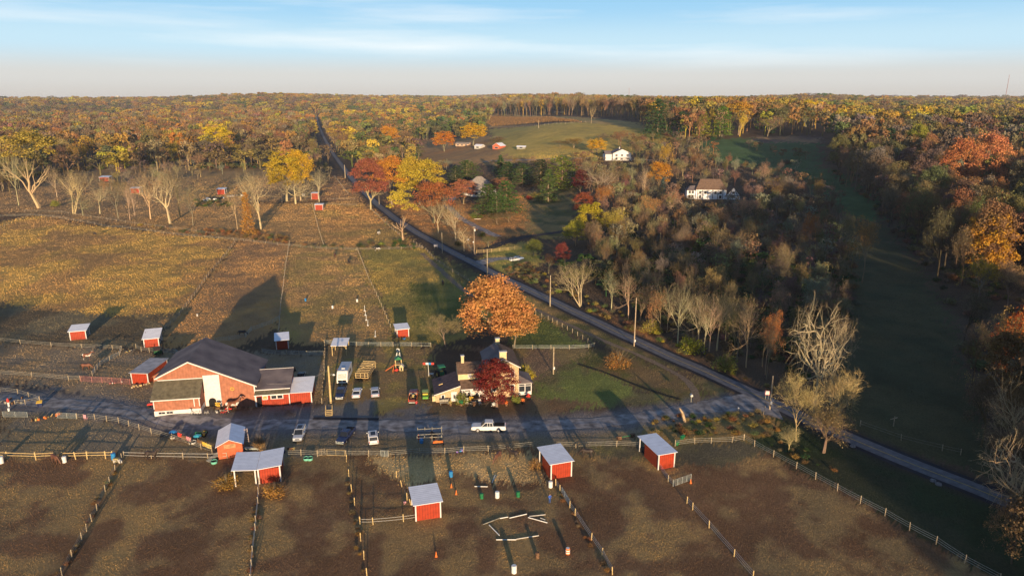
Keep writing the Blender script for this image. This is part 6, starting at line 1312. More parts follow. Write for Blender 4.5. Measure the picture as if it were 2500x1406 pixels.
def rack():
    P = W(884, 930); t = thing('wooden_cattle_rack', 'tall open wooden frame wagon right of the camper trailer', 'wagon', P, R(-4)); b = MB(); w, L = 2.9, 6.6
    for x in (-w/2, -.3, .7, w/2):
        b.tube((x, 0, .7), (x, 0, 1.9), .07, n=4); b.tube((x, L, .7), (x, L, 2.3), .07, n=4)
    for z in (.8, 1.35, 1.9):
        b.tube((-w/2, 0, z), (w/2, 0, z), .07, n=4); b.tube((-w/2, L, z+.3), (w/2, L, z+.3), .07, n=4)
        for x in (-w/2, w/2): b.tube((x, 0, z), (x, L, z+.3), .07, n=4)
    for k in range(8): b.tube((-w/2, k*L/7, 1.95+.05*k), (w/2, k*L/7, 1.95+.05*k), .07, n=4)
    b.tube((-w/2, 2, 2.1), (w/2, 5.5, 2.3), .07, n=4); b.build('frame', woody, t); MB().box((0, L/2, .68), (w-.2, L, .1)).build('floor', rust, t)
    for x in (-1, 1):
        for y in (1, L-1.2): MB().lathe([(.2, -.1), (.4, -.08), (.4, .08), (.2, .1)], 12, (0, 0, 0), Matrix.Translation((x*1.3, y, .4)) @ Matrix.Rotation(math.pi/2, 4, 'Y')).build('wheel', rub, t)
rack()
def canopy():
    P = W(829, 868); t = thing('open_canopy', 'grey tin canopy on four posts behind the camper trailer', 'canopy', P, R(4)); w, d = 3.5, 4.2
    for x in (-w/2, w/2):
        for y in (0, d): MB().box((x, y, 1.35), (.14, .14, 2.7)).build('post', woody, t)
        MB().tube((x, 0, 2.0), (x*.6, 0, 2.65), .05, n=4).build('brace', woody, t)
    MB().slab([(-w/2-.3, -.3, 2.75), (w/2+.3, -.3, 2.75), (w/2+.3, d+.3, 3.2), (-w/2-.3, d+.3, 3.2)], .08).build('roof', tin, t)
canopy()
# ---------------------------------------------------------------- tractors and machines
def wheelm(r, w, M_, name, m, parent): return MB().lathe([(r*.55, -w/2), (r, -w*.42), (r, w*.42), (r*.55, w/2)], 14, (0, 0, 0), M_).build(name, m, parent)
def tractor(px, py, head, m, label, s=1.0, cab=True, rimm=None):
    P = W(px, py); t = thing('tractor', label, 'tractor', P, R(head)+math.pi/2); t.scale = (s, s, s)
    MB().loft([ring(-.2, .28, .6, 1.2, .08), ring(1.2, .3, .55, 1.25, .1), ring(1.5, .24, .6, 1.1, .1)]).build('hood', m, t)
    MB().box((-.7, 0, .85), (1.2, .8, .5)).build('chassis', m, t); MB().box((-.75, 0, 1.25), (.45, .5, .12)).build('seat', ply, t)
    if cab:
        b = MB(); [b.tube((x, y, 1.0), (x, y, 2.15), .04, n=4) for x in (-1.1, -.2) for y in (-.5, .5)]; b.build('roll_frame', rub, t); MB().box((-.65, 0, 2.2), (1.4, 1.3, .1)).build('canopy', m, t)
    for sy in (-1, 1):
        w_ = wheelm(.68, .36, Matrix.Translation((-.8, sy*.72, .68)) @ Matrix.Rotation(math.pi/2, 4, 'X'), 'wheel', rub, t); MB().lathe([(.3, -.19), (.36, -.17), (.36, .17), (.3, .19)], 10, (0, 0, 0), Matrix.Translation((-.8, sy*.72, .68)) @ Matrix.Rotation(math.pi/2, 4, 'X')).build('rim', rimm or ply, w_)
        wheelm(.38, .24, Matrix.Translation((1.15, sy*.6, .38)) @ Matrix.Rotation(math.pi/2, 4, 'X'), 'wheel', rub, t)
tractor(1076, 917, 20, mat('tractor_green', (.02, .20, .08), .4, .1, 2), 'green tractor with square canopy behind the farmhouse wing', 1.25)
tractor(492, 1064, 100, mat('tractor_green', (.02, .20, .08)), 'small green garden tractor beside the blue umbrella', .75, False)
def quad(px, py, head, m, label, name='quad_bike', s=1.0):
    P = W(px, py); t = thing(name, label, 'quad bike' if name == 'quad_bike' else 'mower', P, R(head)+math.pi/2); t.scale = (s, s, s)
    MB().loft([ring(-.9, .3, .5, .75, .08), ring(-.2, .22, .5, .85, .08), ring(.3, .22, .5, .9, .08), ring(.9, .32, .5, .78, .1)]).build('body', m, t); MB().box((-.25, 0, .9), (.7, .3, .14)).build('seat', rub, t)
    MB().tube((.35, -.35, 1.1), (.35, .35, 1.1), .03).build('handlebar', rub, t)
    for x in (-.65, .65):
        for sy in (-1, 1): wheelm(.28, .24, Matrix.Translation((x, sy*.42, .28)) @ Matrix.Rotation(math.pi/2, 4, 'X'), 'wheel', rub, t)
quad(372, 993, 110, plred, 'red and white quad bike left of the barn annex'); quad(1070, 1086, 100, orng, 'orange ride-on mower at the right of the wooden jump stack', 'ride_on_mower', 1.1)
quad(558, 1003, 95, plred, 'red toy ride-on standing with clutter by the barn door', 'quad_bike', .8)
def cart():
    P = W(386, 866); t = thing('green_cart', 'dark green manure cart with dented hopper below the open sided red shed', 'cart', P, R(-60)); gm = mat('cart_green', (.02, .10, .045), .6, .3, 2)
    MB().prism([(-1.6, .6), (1.6, .6), (1.9, 1.7), (-1.9, 1.7)], -.9, .9).build('hopper', gm, t); MB().tube((1.8, 0, .5), (3.0, 0, .4), .07).build('tow_bar', gm, t); MB().box((0, 0, 1.72), (3.4, 1.5, .06)).build('load', rust, t)
    for sy in (-1, 1): wheelm(.42, .25, Matrix.Translation((0, sy*1.05, .42)) @ Matrix.Rotation(math.pi/2, 4, 'X'), 'wheel', rub, t)
cart()
def gator():
    P = W(1039, 972); t = thing('utility_cart', 'bright green two seat utility cart beside the dark red truck', 'utility cart', P, R(6)+math.pi/2-math.pi); gm = mat('bright_green', (.13, .36, .05), .5, .1, 2)
    MB().loft([ring(-1.5, .7, .4, .95, .08), ring(.2, .72, .4, .9, .08), ring(1.3, .6, .42, .85, .1)]).build('body', gm, t); MB().box((-.1, 0, 1.0), (.5, 1.2, .3)).build('seat', ply, t); MB().box((-1.0, 0, 1.0), (1.0, 1.25, .12)).build('bed', hay, t)
    b = MB(); [b.tube((x, y, .9), (x, y, 1.8), .035, n=4) for x in (-.4, .6) for y in (-.6, .6)]; b.build('roll_frame', rub, t); MB().box((.1, 0, 1.83), (1.3, 1.35, .06)).build('roof', mat('lime_top', (.35, .45, .12), .5), t)
    for x in (-.95, .95):
        for sy in (-1, 1): wheelm(.32, .24, Matrix.Translation((x, sy*.68, .32)) @ Matrix.Rotation(math.pi/2, 4, 'X'), 'wheel', rub, t)
gator()
# ================================================================ small things
def barrel(px, py, m, label, h=.9, r=.3, name='barrel', cat='barrel', band=None, s=1.0, group='barrels'):
    P = W(px, py); t = thing(name, label, cat, P, 0, group); h *= s; r *= s
    MB().lathe([(r*.92, 0), (r, .05), (r*.97, h*.3), (r*1.03, h*.33), (r*.97, h*.37), (r*.97, h*.63), (r*1.03, h*.67), (r*.97, h*.7), (r, h-.05), (r*.92, h)], 14).build('drum', m, t)
    if band:
        for z in (.2, .55): MB().lathe([(r*1.04, h*z), (r*1.04, h*(z+.17))], 14).build('band', band, t)
    MB().lathe([(r*.8, h), (r*.8, h+.02)], 12).build('lid', m if not band else band, t)
barrel(1255, 1397, plw, 'white barrel at the very bottom of the cone paddock', s=1.25); barrel(1214, 1214, plw, 'white barrel between two green barrels', s=1.2); barrel(1344, 1189, plw, 'white barrel below the shed beside the narrow steel gate', s=1.2)
barrel(1176, 1216, plg, 'green barrel left of the white middle barrel', s=1.0); barrel(1265, 1212, plg, 'green barrel right of the white middle barrel', s=1.05); barrel(1101, 1163, plb, 'blue barrel in the upper left of the cone paddock', s=1.15)
barrel(1312, 1361, rust, 'brown rusty barrel left of the striped traffic drum', s=1.0); barrel(1386, 1351, orng, 'orange and white striped traffic drum in the lower paddock', name='traffic_drum', cat='traffic drum', band=plw, s=1.05)
barrel(812, 753, plw, 'white barrel left of the other white one in the barrel field', s=1.0); barrel(872, 737, plw, 'white barrel nearest the post fence in the barrel field', s=1.0); barrel(746, 735, plb, 'blue barrel in the barrel field', s=1.0)
barrel(4, 1130, plw, 'white tub at the left frame edge', s=1.4); barrel(158, 1128, plw, 'white tub right of the brown grazing horse', s=1.25); barrel(278, 1121, plb, 'blue barrel at the right end of the yellow wood fence', s=1.35)
barrel(482, 772, dirtyw, 'small pale bucket in the brown field', s=.8); barrel(22, 1003, plw, 'white bucket under the red post at the drive fence', s=.7); barrel(1059, 833, plb, 'x', s=.1) if False else None
def tub(px, py, m, label, r=.55, h=.45):
    P = W(px, py); t = thing('water_tub', label, 'tub', P, 0, 'feed and water tubs'); MB().lathe([(r*.85, 0), (r, h), (r*.93, h), (r*.8, .08)], 14).build('tub_shell', m, t); MB().lathe([(r*.9, h*.8), (r*.9, h*.82)], 12).build('water', black, t)
tub(748, 1122, teal, 'mint green tub, left one of two by the car park fence'); tub(757, 1122, teal, 'mint green tub, right one of two by the car park fence'); tub(523, 1130, teal, 'pale teal tub below the gable shed ramp', .6)
tub(422, 1069, plw, 'white oval tub by the laundry lined fence', .5, .3); tub(470, 1081, plw, 'white boat shaped tub below the red cloths', .7, .3); tub(755, 1004, dirtyw, 'pale trough in the barn wing grass', .5, .3) if False else None
def cone(px, py, label, h=.7, m=None, st=False):
    P = W(px, py); t = thing('traffic_cone', label, 'traffic cone', P, 0, 'traffic cones'); MB().box((0, 0, .03), (.4, .4, .05)).build('base', m or orng, t); MB().lathe([(.16, .05), (.03, h)], 10).build('cone', m or orng, t)
    if st: MB().lathe([(.105, h*.45), (.065, h*.7)], 10).build('stripe', plw, t)
cone(1102, 1189, 'orange cone under the blue barrel'); cone(1114, 1206, 'orange cone right of and below the first one near the blue barrel', .8); cone(1065, 1358, 'orange cone alone below the nearest red shed', .85); cone(1686, 1179, 'orange cone at the tip of the open gate', .8); cone(1022, 1071, 'red and white cone left of the wooden jump stack', 1.0, plred, True)
def gpole(a, b, label, m=None, z=.08, r=.07):
    A = Vector(W(*a)); B = Vector(W(*b)); A.z += z; B.z += z; t = tag(MB().tube(A, B, r, n=8).build('ground_pole', m or plw), label, 'jump pole', 'riding poles laid on the ground'); return t
C6 = lambda x, y: (940+x/3.4625, 1000+y/3.4625)
for a, b, l, m in (((757, 650), (868, 652), 'white ground pole in front of the left green barrel', None), ((905, 618), (930, 555), 'white pole leaning beside the middle barrel shadow, left one of a crossed pair', None), ((918, 600), (950, 555), 'grey pole, right one of a crossed pair', woodg), ((828, 972), (968, 918), 'grey wooden pole at the left end of the pole ring', woodg), ((972, 920), (1040, 908), 'short white pole at the top of the pole ring', None),
 ((1052, 917), (1198, 883), 'long white pole at the top right of the pole ring', None), ((1218, 903), (1355, 888), 'worn white pole above the slanting one at the right of the ring', dirtyw), ((1210, 912), (1372, 957), 'long white slanting pole at the right of the ring', None), ((1313, 917), (1355, 933), 'short grey pole between the two right hand ring poles', dirtyw), ((880, 975), (966, 1062), 'white slanting pole at the lower left of the ring', None), ((940, 1100), (1110, 1100), 'white striped pole at the bottom of the ring', None), ((1110, 1095), (1300, 1065), 'grey-white pole at the lower right of the ring', dirtyw)):
    gpole(C6(*a), C6(*b), l, m)
def stake(px, py, h, label, m=None, foot=True):
    P = W(px, py); t = thing('jump_stand', label, 'jump stand', P, 0, 'thin white jump stands'); MB().tube((0, 0, 0), (.1, 0, h), .06, n=6).build('upright', m or plw, t)
    if foot: MB().lathe([(.25, 0), (.25, .2), (.1, .3)], 8).build('weight', m or plw, t)
stake(890, 759, 1.8, 'thin white stand nearest the top of the row in the barrel field'); stake(892, 770, 1.6, 'thin white stand, second of the row in the barrel field'); stake(894, 782, 1.7, 'thin white stand, third of the row in the barrel field'); stake(898, 795, 1.8, 'thin white stand, fourth of the row in the barrel field'); stake(916, 822, 1.8, 'thin white stand lowest near the yard fence')
def jumps():
    P = W(1050, 1078); t = thing('jump_stack', 'stack of wooden jump frames and poles beside the drive', 'jump frames', P, R(6)); b = MB()
    for y in (0, 1.3, 3.6): b.tube((-2.4, y, .9), (2.4, y, .95), .07, n=4)
    for x in (-2.4, -1.0, .4, 2.2):
        for y in (0, 3.6): b.tube((x, y, 0), (x, y, 1.3), .07, n=4)
    b.build('frame', woodg, t); MB().lathe([(.35, 0), (.4, .6), (.3, .9)], 10, (-1.6, -.3, 0)).build('blue_tub', plb, t); b = MB(); [b.box((random.uniform(-.2, 2.2), random.uniform(.5, 3.2), .35), (.7, .3, .5), rz=random.random()*3) for _ in range(9)]; b.build('scrap', rust, t)
jumps()
def playset():
    P = W(974, 903); t = thing('playset', 'wooden swing tower with orange slide and green top in the yard', 'playset', P, R(15)); b = MB()
    for x in (-.7, .7):
        for y in (0, 1.4): b.tube((x, y, 0), (x, y, 2.6), .07, n=4)
    b.box((0, .7, 1.3), (1.5, 1.5, .12)); b.build('tower', woody, t); MB().prism([(-.9, 2.6), (.9, 2.6), (0, 3.4)], -.1, 1.5).build('tower_roof', plg, t)
    MB().slab([(-.8, .4, 1.35), (-.8, 1.0, 1.35), (-3.2, .5, .15), (-3.2, -.1, .15)], .1).build('slide', orng, t); b = MB()
    for s in (-1, 1): b.tube((-1.6, -1.2+s*.4, 0), (-1.2, -.2, 1.2), .06, n=4)
    b.build('ladder', orng, t)
playset()
def swing():
    P = W(973, 877); t = thing('toy_windmill', 'white A-frame garden windmill beside the playset', 'garden windmill', P, 0); b = MB()
    for sx in (-1, 1):
        for sy in (-1, 1): b.tube((sx*.7, sy*.5, 0), (sx*.2, sy*.15, 2.4), .07, n=4)
    for z in (.7, 1.4): b.tube((-.6*(1-z/4), -.4, z), (.6*(1-z/4), -.4, z), .05, n=4)
    b.build('frame', plw, t); b = MB(); [b.box((math.cos(a)*.3, -.3, 2.6+math.sin(a)*.3), (.25, .04, .25)) for a in np.arange(0, 6.2, .785)]; b.build('wheel', plw, t)
swing()
def playhouse():
    P = W(980, 905); t = thing('playhouse', 'tiny cream playhouse with pointed roof near the swing tower', 'playhouse', P, 0); MB().prism([(-.45, 0), (.45, 0), (.45, 1.0), (0, 1.55), (-.45, 1.0)], 0, .9).build('wall', stucco, t); MB().box((0, -.03, .45), (.35, .04, .7)).build('door', black, t)
    MB().slab([(-.6, -.1, .95), (0, -.1, 1.65), (0, 1, 1.65), (-.6, 1, .95)], .06).build('roof', dirtyw, t); MB().slab([(.01, -.1, 1.65), (.6, -.1, .95), (.6, 1, .95), (.01, 1, 1.65)], .06).build('roof', dirtyw, t)
playhouse()
for px, py, m, l in ((968, 906, plred, 'red plastic toy left of the cream playhouse'), (990, 904, rub, 'dark toy wheel cart right of the cream playhouse')):
    P = W(px, py); t = thing('garden_toy', l, 'toy', P, .5); MB().loft([ring(-.5, .25, .1, .4, .08), ring(.1, .3, .1, .7, .1), ring(.5, .2, .1, .35, .06)]).build('body', m, t); [wheelm(.14, .1, Matrix.Translation((x, y, .14)) @ Matrix.Rotation(math.pi/2, 4, 'X'), 'wheel', rub, t) for x in (-.35, .35) for y in (-.3, .3)]
def laundry():
    P = W(1047, 917); t = thing('trampoline_sign', 'pole with red white and blue banner behind the farmhouse', 'banner pole', P, 0); MB().tube((0, 0, 0), (-.1, 0, 3.0), .08).build('pole', dirtyw, t)
    for i, m in enumerate((plred, plw, plb, plred)): MB().box((-1.0+i*.66, 0, 3.05), (.62, .1, .5)).build('banner', m, t)
    MB().box((.5, 0, .5), (1.2, .8, .12)).build('base_board', dirtyw, t); b = MB(); [b.box((x, y, .22), (.1, .1, .44)) for x in (0, 1) for y in (-.3, .3)]; b.build('base_leg', dirtyw, t)
laundry()
def steps():
    P = W(803, 1015); t = thing('mounting_block', 'wooden mounting steps with railing at the drive edge', 'steps', P, R(8)); b = MB()
    for k in range(4): b.box((0, k*.3, .15+.25*k), (1.2, .3, .08))
    b.build('steps', woody, t); b = MB()
    for sx in (-1, 1):
        b.tube((sx*.65, -.1, 1.0), (sx*.65, 1.1, 1.9), .05, n=4)
        for y, z in ((0, 1.1), (.5, 1.5), (1.1, 1.9)): b.tube((sx*.65, y, 0), (sx*.65, y, z), .05, n=4)
    b.build('railing', woody, t)
steps()
def sign(px, py, w, h, z, label, m, border=None):
    P = W(px, py); t = thing('sign_board', label, 'sign', P, R(-10)); MB().box((0, 0, z), (w, .06, h)).build('panel', m, t)
    if border: MB().box((0, .012, z), (w+.14, .05, h+.14)).build('border', border, t)
    for x in (-w*.35, w*.35): MB().box((x, .04, z/2), (.08, .06, z)).build('leg', woodg, t)
sign(1872, 975, .8, .9, 1.6, 'small red edged notice board at the drive junction', plw, plred); sign(1064, 607, 1.7, 1.0, 1.4, 'grey sign board beside the road pole', mat('sign_grey', (.42, .40, .42)))
sign(741, 480, 2.2, 1.6, 1.2, 'pale rectangular board near the tall narrow far shed', dirtyw)
def mailbox(px, py, m, label, s=1.):
    P = W(px, py); t = thing('mailbox', label, 'mailbox', P, 0); MB().box((0, 0, .55*s), (.12, .12, 1.1*s)).build('post', woodg, t); MB().prism([(-.2*s, 1.05*s), (.2*s, 1.05*s), (.2*s, 1.3*s), (0, 1.45*s), (-.2*s, 1.3*s)], -.3*s, .3*s).build('box', m, t)
mailbox(1143, 596, plw, 'large white mailbox at the asphalt drive mouth', 1.7); mailbox(1156, 600, plw, 'white box at the foot of the transformer pole', 1.4); mailbox(1687, 981, dirtyw, 'white stump like marker at the bend of the dirt footpath', 1.3); mailbox(1802, 1003, plw, 'small white box on the rough verge', .6)
def deadwood():
    P = W(1672, 1030); t = thing('dead_trunk', 'broken pale dead tree trunk leaning on the rough verge', 'dead trunk', P, 0); b = MB(); b.tube((0, 0, 0), (-.5, .2, 1.8), .32, .26, 8); b.tube((-.5, .2, 1.8), (-1.2, .4, 2.9), .26, .12, 7); b.build('trunk', mat('dead_wood', (.45, .33, .2), .9, .3, 3), t)
deadwood()
t = thing('marker_stake', 'thin leaning pale stake before the junction utility pole', 'stake', W(1863, 1012), 0); MB().tube((0, 0, 0), (.3, 0, 1.9), .05, n=5).build('stake', wood, t)
def umbrella(px, py, m, label, h=1.6, r=.9):
    P = W(px, py); t = thing('umbrella', label, 'umbrella', P, 0); MB().tube((0, 0, 0), (0, 0, h), .03).build('pole', steel, t); MB().lathe([(r, h-.35), (r*.55, h-.1), (.03, h)], 8).build('canopy', m, t)
umbrella(424, 1065, plb, 'dark blue umbrella propped on the drive fence', 1.3, .8); umbrella(483, 1074, mat('turquoise', (.05, .38, .5), .5), 'turquoise shade beside the garden tractor', 1.2, .8)
def cloth(px, py, m, label, w=1.1, h=.8, rz=-25):
    P = W(px, py); V = []; F = []; n = 8
    for i in range(n+1):
        for j in (0, 1): V.append(((i/n-.5)*w, .1*math.sin(i*1.7), (1.15 if j else 1.15-h)+.05*math.sin(i*2.3)))
    F = [(2*i, 2*i+2, 2*i+3, 2*i+1) for i in range(n)]; b = MB().add(V, F); o = b.build('cloth', m); o.location = P; o.rotation_euler = (0, 0, R(rz)); tag(o, label, 'cloth', 'cloths hung on the drive fence')
    s = o.modifiers.new('thickness', 'SOLIDIFY'); s.thickness = .03
cloth(440, 1071, plred, 'red cloth hung on the drive fence'); cloth(449, 1077, rust, 'brown cloth hung right of the red one'); cloth(461, 1080, mat('pink_cloth', (.6, .25, .28), .9), 'pink cloth above the white boat shaped tub'); cloth(487, 1088, rust, 'brown cloth left of the yellow ones'); cloth(499, 1093, ply, 'yellow cloth on the drive fence', 1.2); cloth(511, 1098, mat('pale_yellow', (.6, .5, .15), .9), 'pale yellow cloth at the end of the drive fence', 1.2)
def chair(px, py, m, label, rz=0):
    P = W(px, py); t = thing('chair', label, 'chair', P, R(rz)); MB().box((0, 0, .45), (.55, .5, .08)).build('seat', m, t); MB().box((0, .25, .85), (.55, .07, .7)).build('backrest', m, t)
    for x in (-.22, .22):
        for y in (-.2, .2): MB().box((x, y, .21), (.05, .05, .42)).build('leg', m, t)
chair(210, 1024, mat('pink_plastic', (.55, .28, .32), .6), 'pink chair against the drive fence', 180)
chair(1140, 985, plw, 'white garden chair, left one on the farmhouse walk'); chair(1172, 988, dirtyw, 'pale garden chair near the red maple', 20); chair(468, 1010, plw, 'white chair in front of the barn annex', 160)
def bench(px, py, m, label, rz=0, w=1.5):
    P = W(px, py); t = thing('bench', label, 'bench', P, R(rz)); MB().box((0, 0, .45), (w, .5, .07)).build('seat', m, t); MB().box((0, .28, .8), (w, .06, .5)).build('backrest', m, t)
    for x in (-w*.4, w*.4): MB().box((x, 0, .21), (.08, .45, .42)).build('leg', m, t)
bench(1085, 987, woodg, 'grey wooden bench under the farmhouse wing window', 8, 2.0)
def bike(px, py, m, label, rz=0):
    P = W(px, py); t = thing('bicycle', label, 'bicycle', P, R(rz)); b = MB(); [b.tube(a, c, .03, n=5) for a, c in (((-.3, 0, .6), (.3, 0, .65)), ((-.3, 0, .6), (0, 0, .3)), ((.3, 0, .65), (0, 0, .3)), ((-.5, 0, .33), (-.3, 0, .85)), ((.5, 0, .33), (.3, 0, .95)), ((.3, -.25, .95), (.3, .25, .95)))]; b.build('frame', m, t)
    for x in (-.5, .5):
        b = MB(); [b.tube((x+.32*math.cos(a), 0, .33+.32*math.sin(a)), (x+.32*math.cos(a+.4), 0, .33+.32*math.sin(a+.4)), .03, n=4) for a in np.arange(0, 6.28, .4)]; b.build('wheel', rub, t)
bike(482, 1013, plw, 'white bicycle against the annex foundation'); bike(505, 1013, dirtyw, 'pale bicycle right of the white one at the annex'); bike(545, 1012, plred, 'red bicycle in the clutter by the barn door', 15)
def flowers(px, py, m, label, s=1.0):
    P = W(px, py); t = thing('flower_pot', label, 'flower pot', P, 0, 'flower pots around the buildings'); MB().lathe([(.2*s, 0), (.28*s, .4*s)], 10).build('pot', rust, t); b = MB()
    for _ in range(40):
        a = random.uniform(0, 6.28); q = random.random(); b.box((math.cos(a)*.35*s*q, math.sin(a)*.35*s*q, .4*s+random.random()*.5*s), (.1*s, .1*s, .1*s), rz=a)
    b.build('flowers', m, t)
for px, py, m, l, s in ((533, 1000, ply, 'yellow flower pot at the barn door', 1.8), (1100, 990, hay, 'straw coloured pot left of the farmhouse walk', 1.2), (1118, 985, plw, 'white flower pot beside the stone wing corner', 1.2), (1126, 990, plg, 'green plant pot at the farmhouse walk', 1.4), (1158, 992, rust, 'brown pot by the front walk', 1.2), (1150, 980, ply, 'yellow pot under the porch', 1.3), (1276, 985, orng, 'orange flower pot before the sunroom', 1.3), (1290, 975, plred, 'red flower pot at the sunroom corner', 1.3), (1205, 995, plw, 'white pot beside the maple trunk', 1.2), (1236, 990, orng, 'orange pot right of the red maple', 1.2)): flowers(px, py, m, l, s)
def junk(px, py, label, n, ms, w=2., d=1., s=.5, name='junk_pile', cat='junk pile'):
    P = W(px, py); t = thing(name, label, cat, P, random.random()); i = 0
    for m in ms:
        b = MB()
        for _ in range(n):
            q = random.random(); x, y = random.uniform(-w, w), random.uniform(-d, d); k = s*random.uniform(.5, 1.2)
            if q < .5: b.box((x, y, k*.4), (k, k*random.uniform(.3, 1), k*.8), rz=random.uniform(0, 3))
            elif q < .8: b.lathe([(k*.4, 0), (k*.45, k*.7), (k*.3, k*.8)], 8, (x, y, 0))
            else: b.tube((x, y, .1), (x+random.uniform(-1, 1)*k*2, y+random.uniform(-.5, .5), random.uniform(.1, .8)), .05, n=5)
        b.build('scrap', m, t)
junk(115, 1019, 'orange and brown junk pile between the two drive gates', 6, [rust, orng, woody, hay], 2.6, .5); junk(35, 980, 'brown brush and wood pile inside the left rail fence', 10, [rust, woodg], 3, 1.5, .6); junk(396, 960, 'turquoise cupboard and scrap against the barn corner', 2, [teal, woodg], .4, .6, 1.0)
junk(392, 972, 'grey wheelbarrow scrap beside the barn annex', 3, [steel, rub], .8, .6, .5); junk(345, 941, 'yellow lumber heap below the long red shed', 5, [woody, wood], 2.0, .4, .5, 'lumber_heap', 'lumber'); junk(286, 935, 'white and pink buckets at the pipe panels', 3, [dirtyw, pink], 1.5, .4, .4)
junk(545, 1004, 'colourful clutter beside the open barn doorway', 4, [rub, plred, dirtyw, woodg], 1.6, .6, .5); junk(715, 905, 'dark scrap behind the barn wing', 4, [rub, rust], 1, 1, .6); junk(320, 857, 'round stump and white block by the field fence', 2, [hay, dirtyw], 1.2, .4, .5)
junk(836, 905, 'small purple and blue trailer load behind the camper', 3, [mat('violet', (.2, .12, .3), .7), psil], .8, 1.5, .8); junk(700, 1103, 'dark blue wheelbarrow and barrels at the car park corner', 3, [pnavy, rust, hay], 1.6, .6, .6)
junk(525, 488, 'grey and white parked trailers and scrap near the far shed', 5, [psil, plw, rub], 7, 2.5, 2.2); junk(575, 480, 'pale grey rubble heap right of the far shed', 8, [dirtyw, woodg], 5, 2, 1.4, 'rubble_heap', 'rubble'); junk(1160, 985, 'grey covered table and chairs before the red maple', 4, [dirtyw, rub, steel], 1.4, .8, .6)
junk(985, 828, 'dark blue junk before the yard corner shed', 3, [rub, plb], .8, .4, .6); junk(1125, 1101, 'purple ball and feed buckets along the lower fence', 2, [mat('purple', (.25, .15, .5), .6), plb], 1.2, .2, .4); junk(1565, 1105, 'black wrapped bale heap left of the rightmost red shed', 3, [rub], .7, .9, 1.2)
junk(287, 1128, 'white cloth covered heap at the paddock fence corner', 3, [hay, dirtyw], .5, .5, .9); junk(986, 1227, 'pink and white balls left of the nearest red shed', 2, [mat('pink_plastic', (.55, .28, .32))], .3, .5, .4); junk(555, 1030, 'z', 0, []) if False else None
def stones():
    for i, (px, py, l) in enumerate(((2082, 1090, 'pale boulder at the left of the verge below the road'), (2278, 1175, 'pale boulder, left of two on the verge below the lower road'), (2291, 1183, 'pale boulder, right of two on the verge below the lower road'))):
        P = W(px, py); rg = np.random.default_rng(i); b = MB(); b.lathe([(.4, -.1), (.55, .1), (.45, .3), (.2, .4)], 7); b.v = [tuple(np.array(v)*rg.uniform(.8, 1.2, 3)) for v in b.v]; o = b.build('boulder', mat('pale_rock', (.2, .2, .21), .9, .25, 2)); o.location = P; tag(o, l, 'boulder', 'boulders on the road verge')
stones()
o = MB().box((0, 0, .25), (3.6, .25, .3)).build('stone_edging', mat('pale_edging', (.5, .45, .38), .9)); o.location = W(1166, 536); tag(o, 'pale curved stone edging below the juniper bed', 'garden edging')
t = thing('feed_trough', 'long metal trough behind the paired sheds', 'trough', W(610, 1098), R(4)); MB().box((0, 0, .35), (3.4, .6, .3)).build('basin', steel, t); b = MB(); [b.box((x, 0, .12), (.1, .5, .24)) for x in (-1.5, 1.5)]; b.build('leg', steel, t)
t = thing('ramp', 'grey wooden ramp at the left corner of the gable shed', 'ramp', W(522, 1120), R(-35)); MB().slab([(-.5, -1.2, .1), (.5, -1.2, .1), (.5, 1.2, .8), (-.5, 1.2, .8)], .1).build('ramp_board', woodg, t)
t = thing('ladder_stand', 'rusty ladder like feeder frame behind the gable shed', 'feeder', W(603, 1082), R(10)); b = MB(); [b.tube((x, 0, 0), (x*.6, .2, 3.0), .05, n=4) for x in (-.4, .4)]; [b.tube((-.35, .1, z), (.35, .1, z), .04, n=4) for z in np.arange(.4, 2.9, .4)]; b.build('frame', mat('pale_pink_metal', (.5, .4, .36), .6), t)
t = thing('red_post', 'red and white painted post at the left frame edge', 'post', W(22, 992), 0); MB().lathe([(.18, 0), (.18, .9), (.1, 1.0)], 8).build('lower_post', plw, t); MB().lathe([(.22, 1.0), (.25, 1.5), (.05, 1.9)], 8).build('upper_post', plred, t)
t = thing('yellow_bin', 'yellow topped dark bin at the tip of the rail fence', 'bin', W(98, 992), .4); MB().box((0, 0, .45), (.9, .7, .9)).build('bin_body', pnavy, t); MB().slab([(-.55, -.45, 1.0), (.55, -.45, 1.0), (.5, .4, 1.25), (-.5, .4, 1.25)], .1).build('lid', ply, t)
for i, (px, py, l) in enumerate(((1528, 1070, 'green and rusty hay rake left part on the verge'), (1660, 1078, 'small green harrow on the verge beside the fence'))):
    t = thing('farm_implement', l, 'farm implement', W(px, py), .6*i+.4); MB().tube((-1.4, 0, .5), (1.4, 0, .4), .07, n=5).build('beam', plg, t); b = MB(); [b.lathe([(.05, -.4), (.38, -.4), (.38, .4), (.05, .4)], 10, (0, 0, 0), Matrix.Translation((x, 0, .4)) @ Matrix.Rotation(math.pi/2, 4, 'Y')) for x in (-1.5, 1.5)]; b.build('drum', plg if i else rust, t)
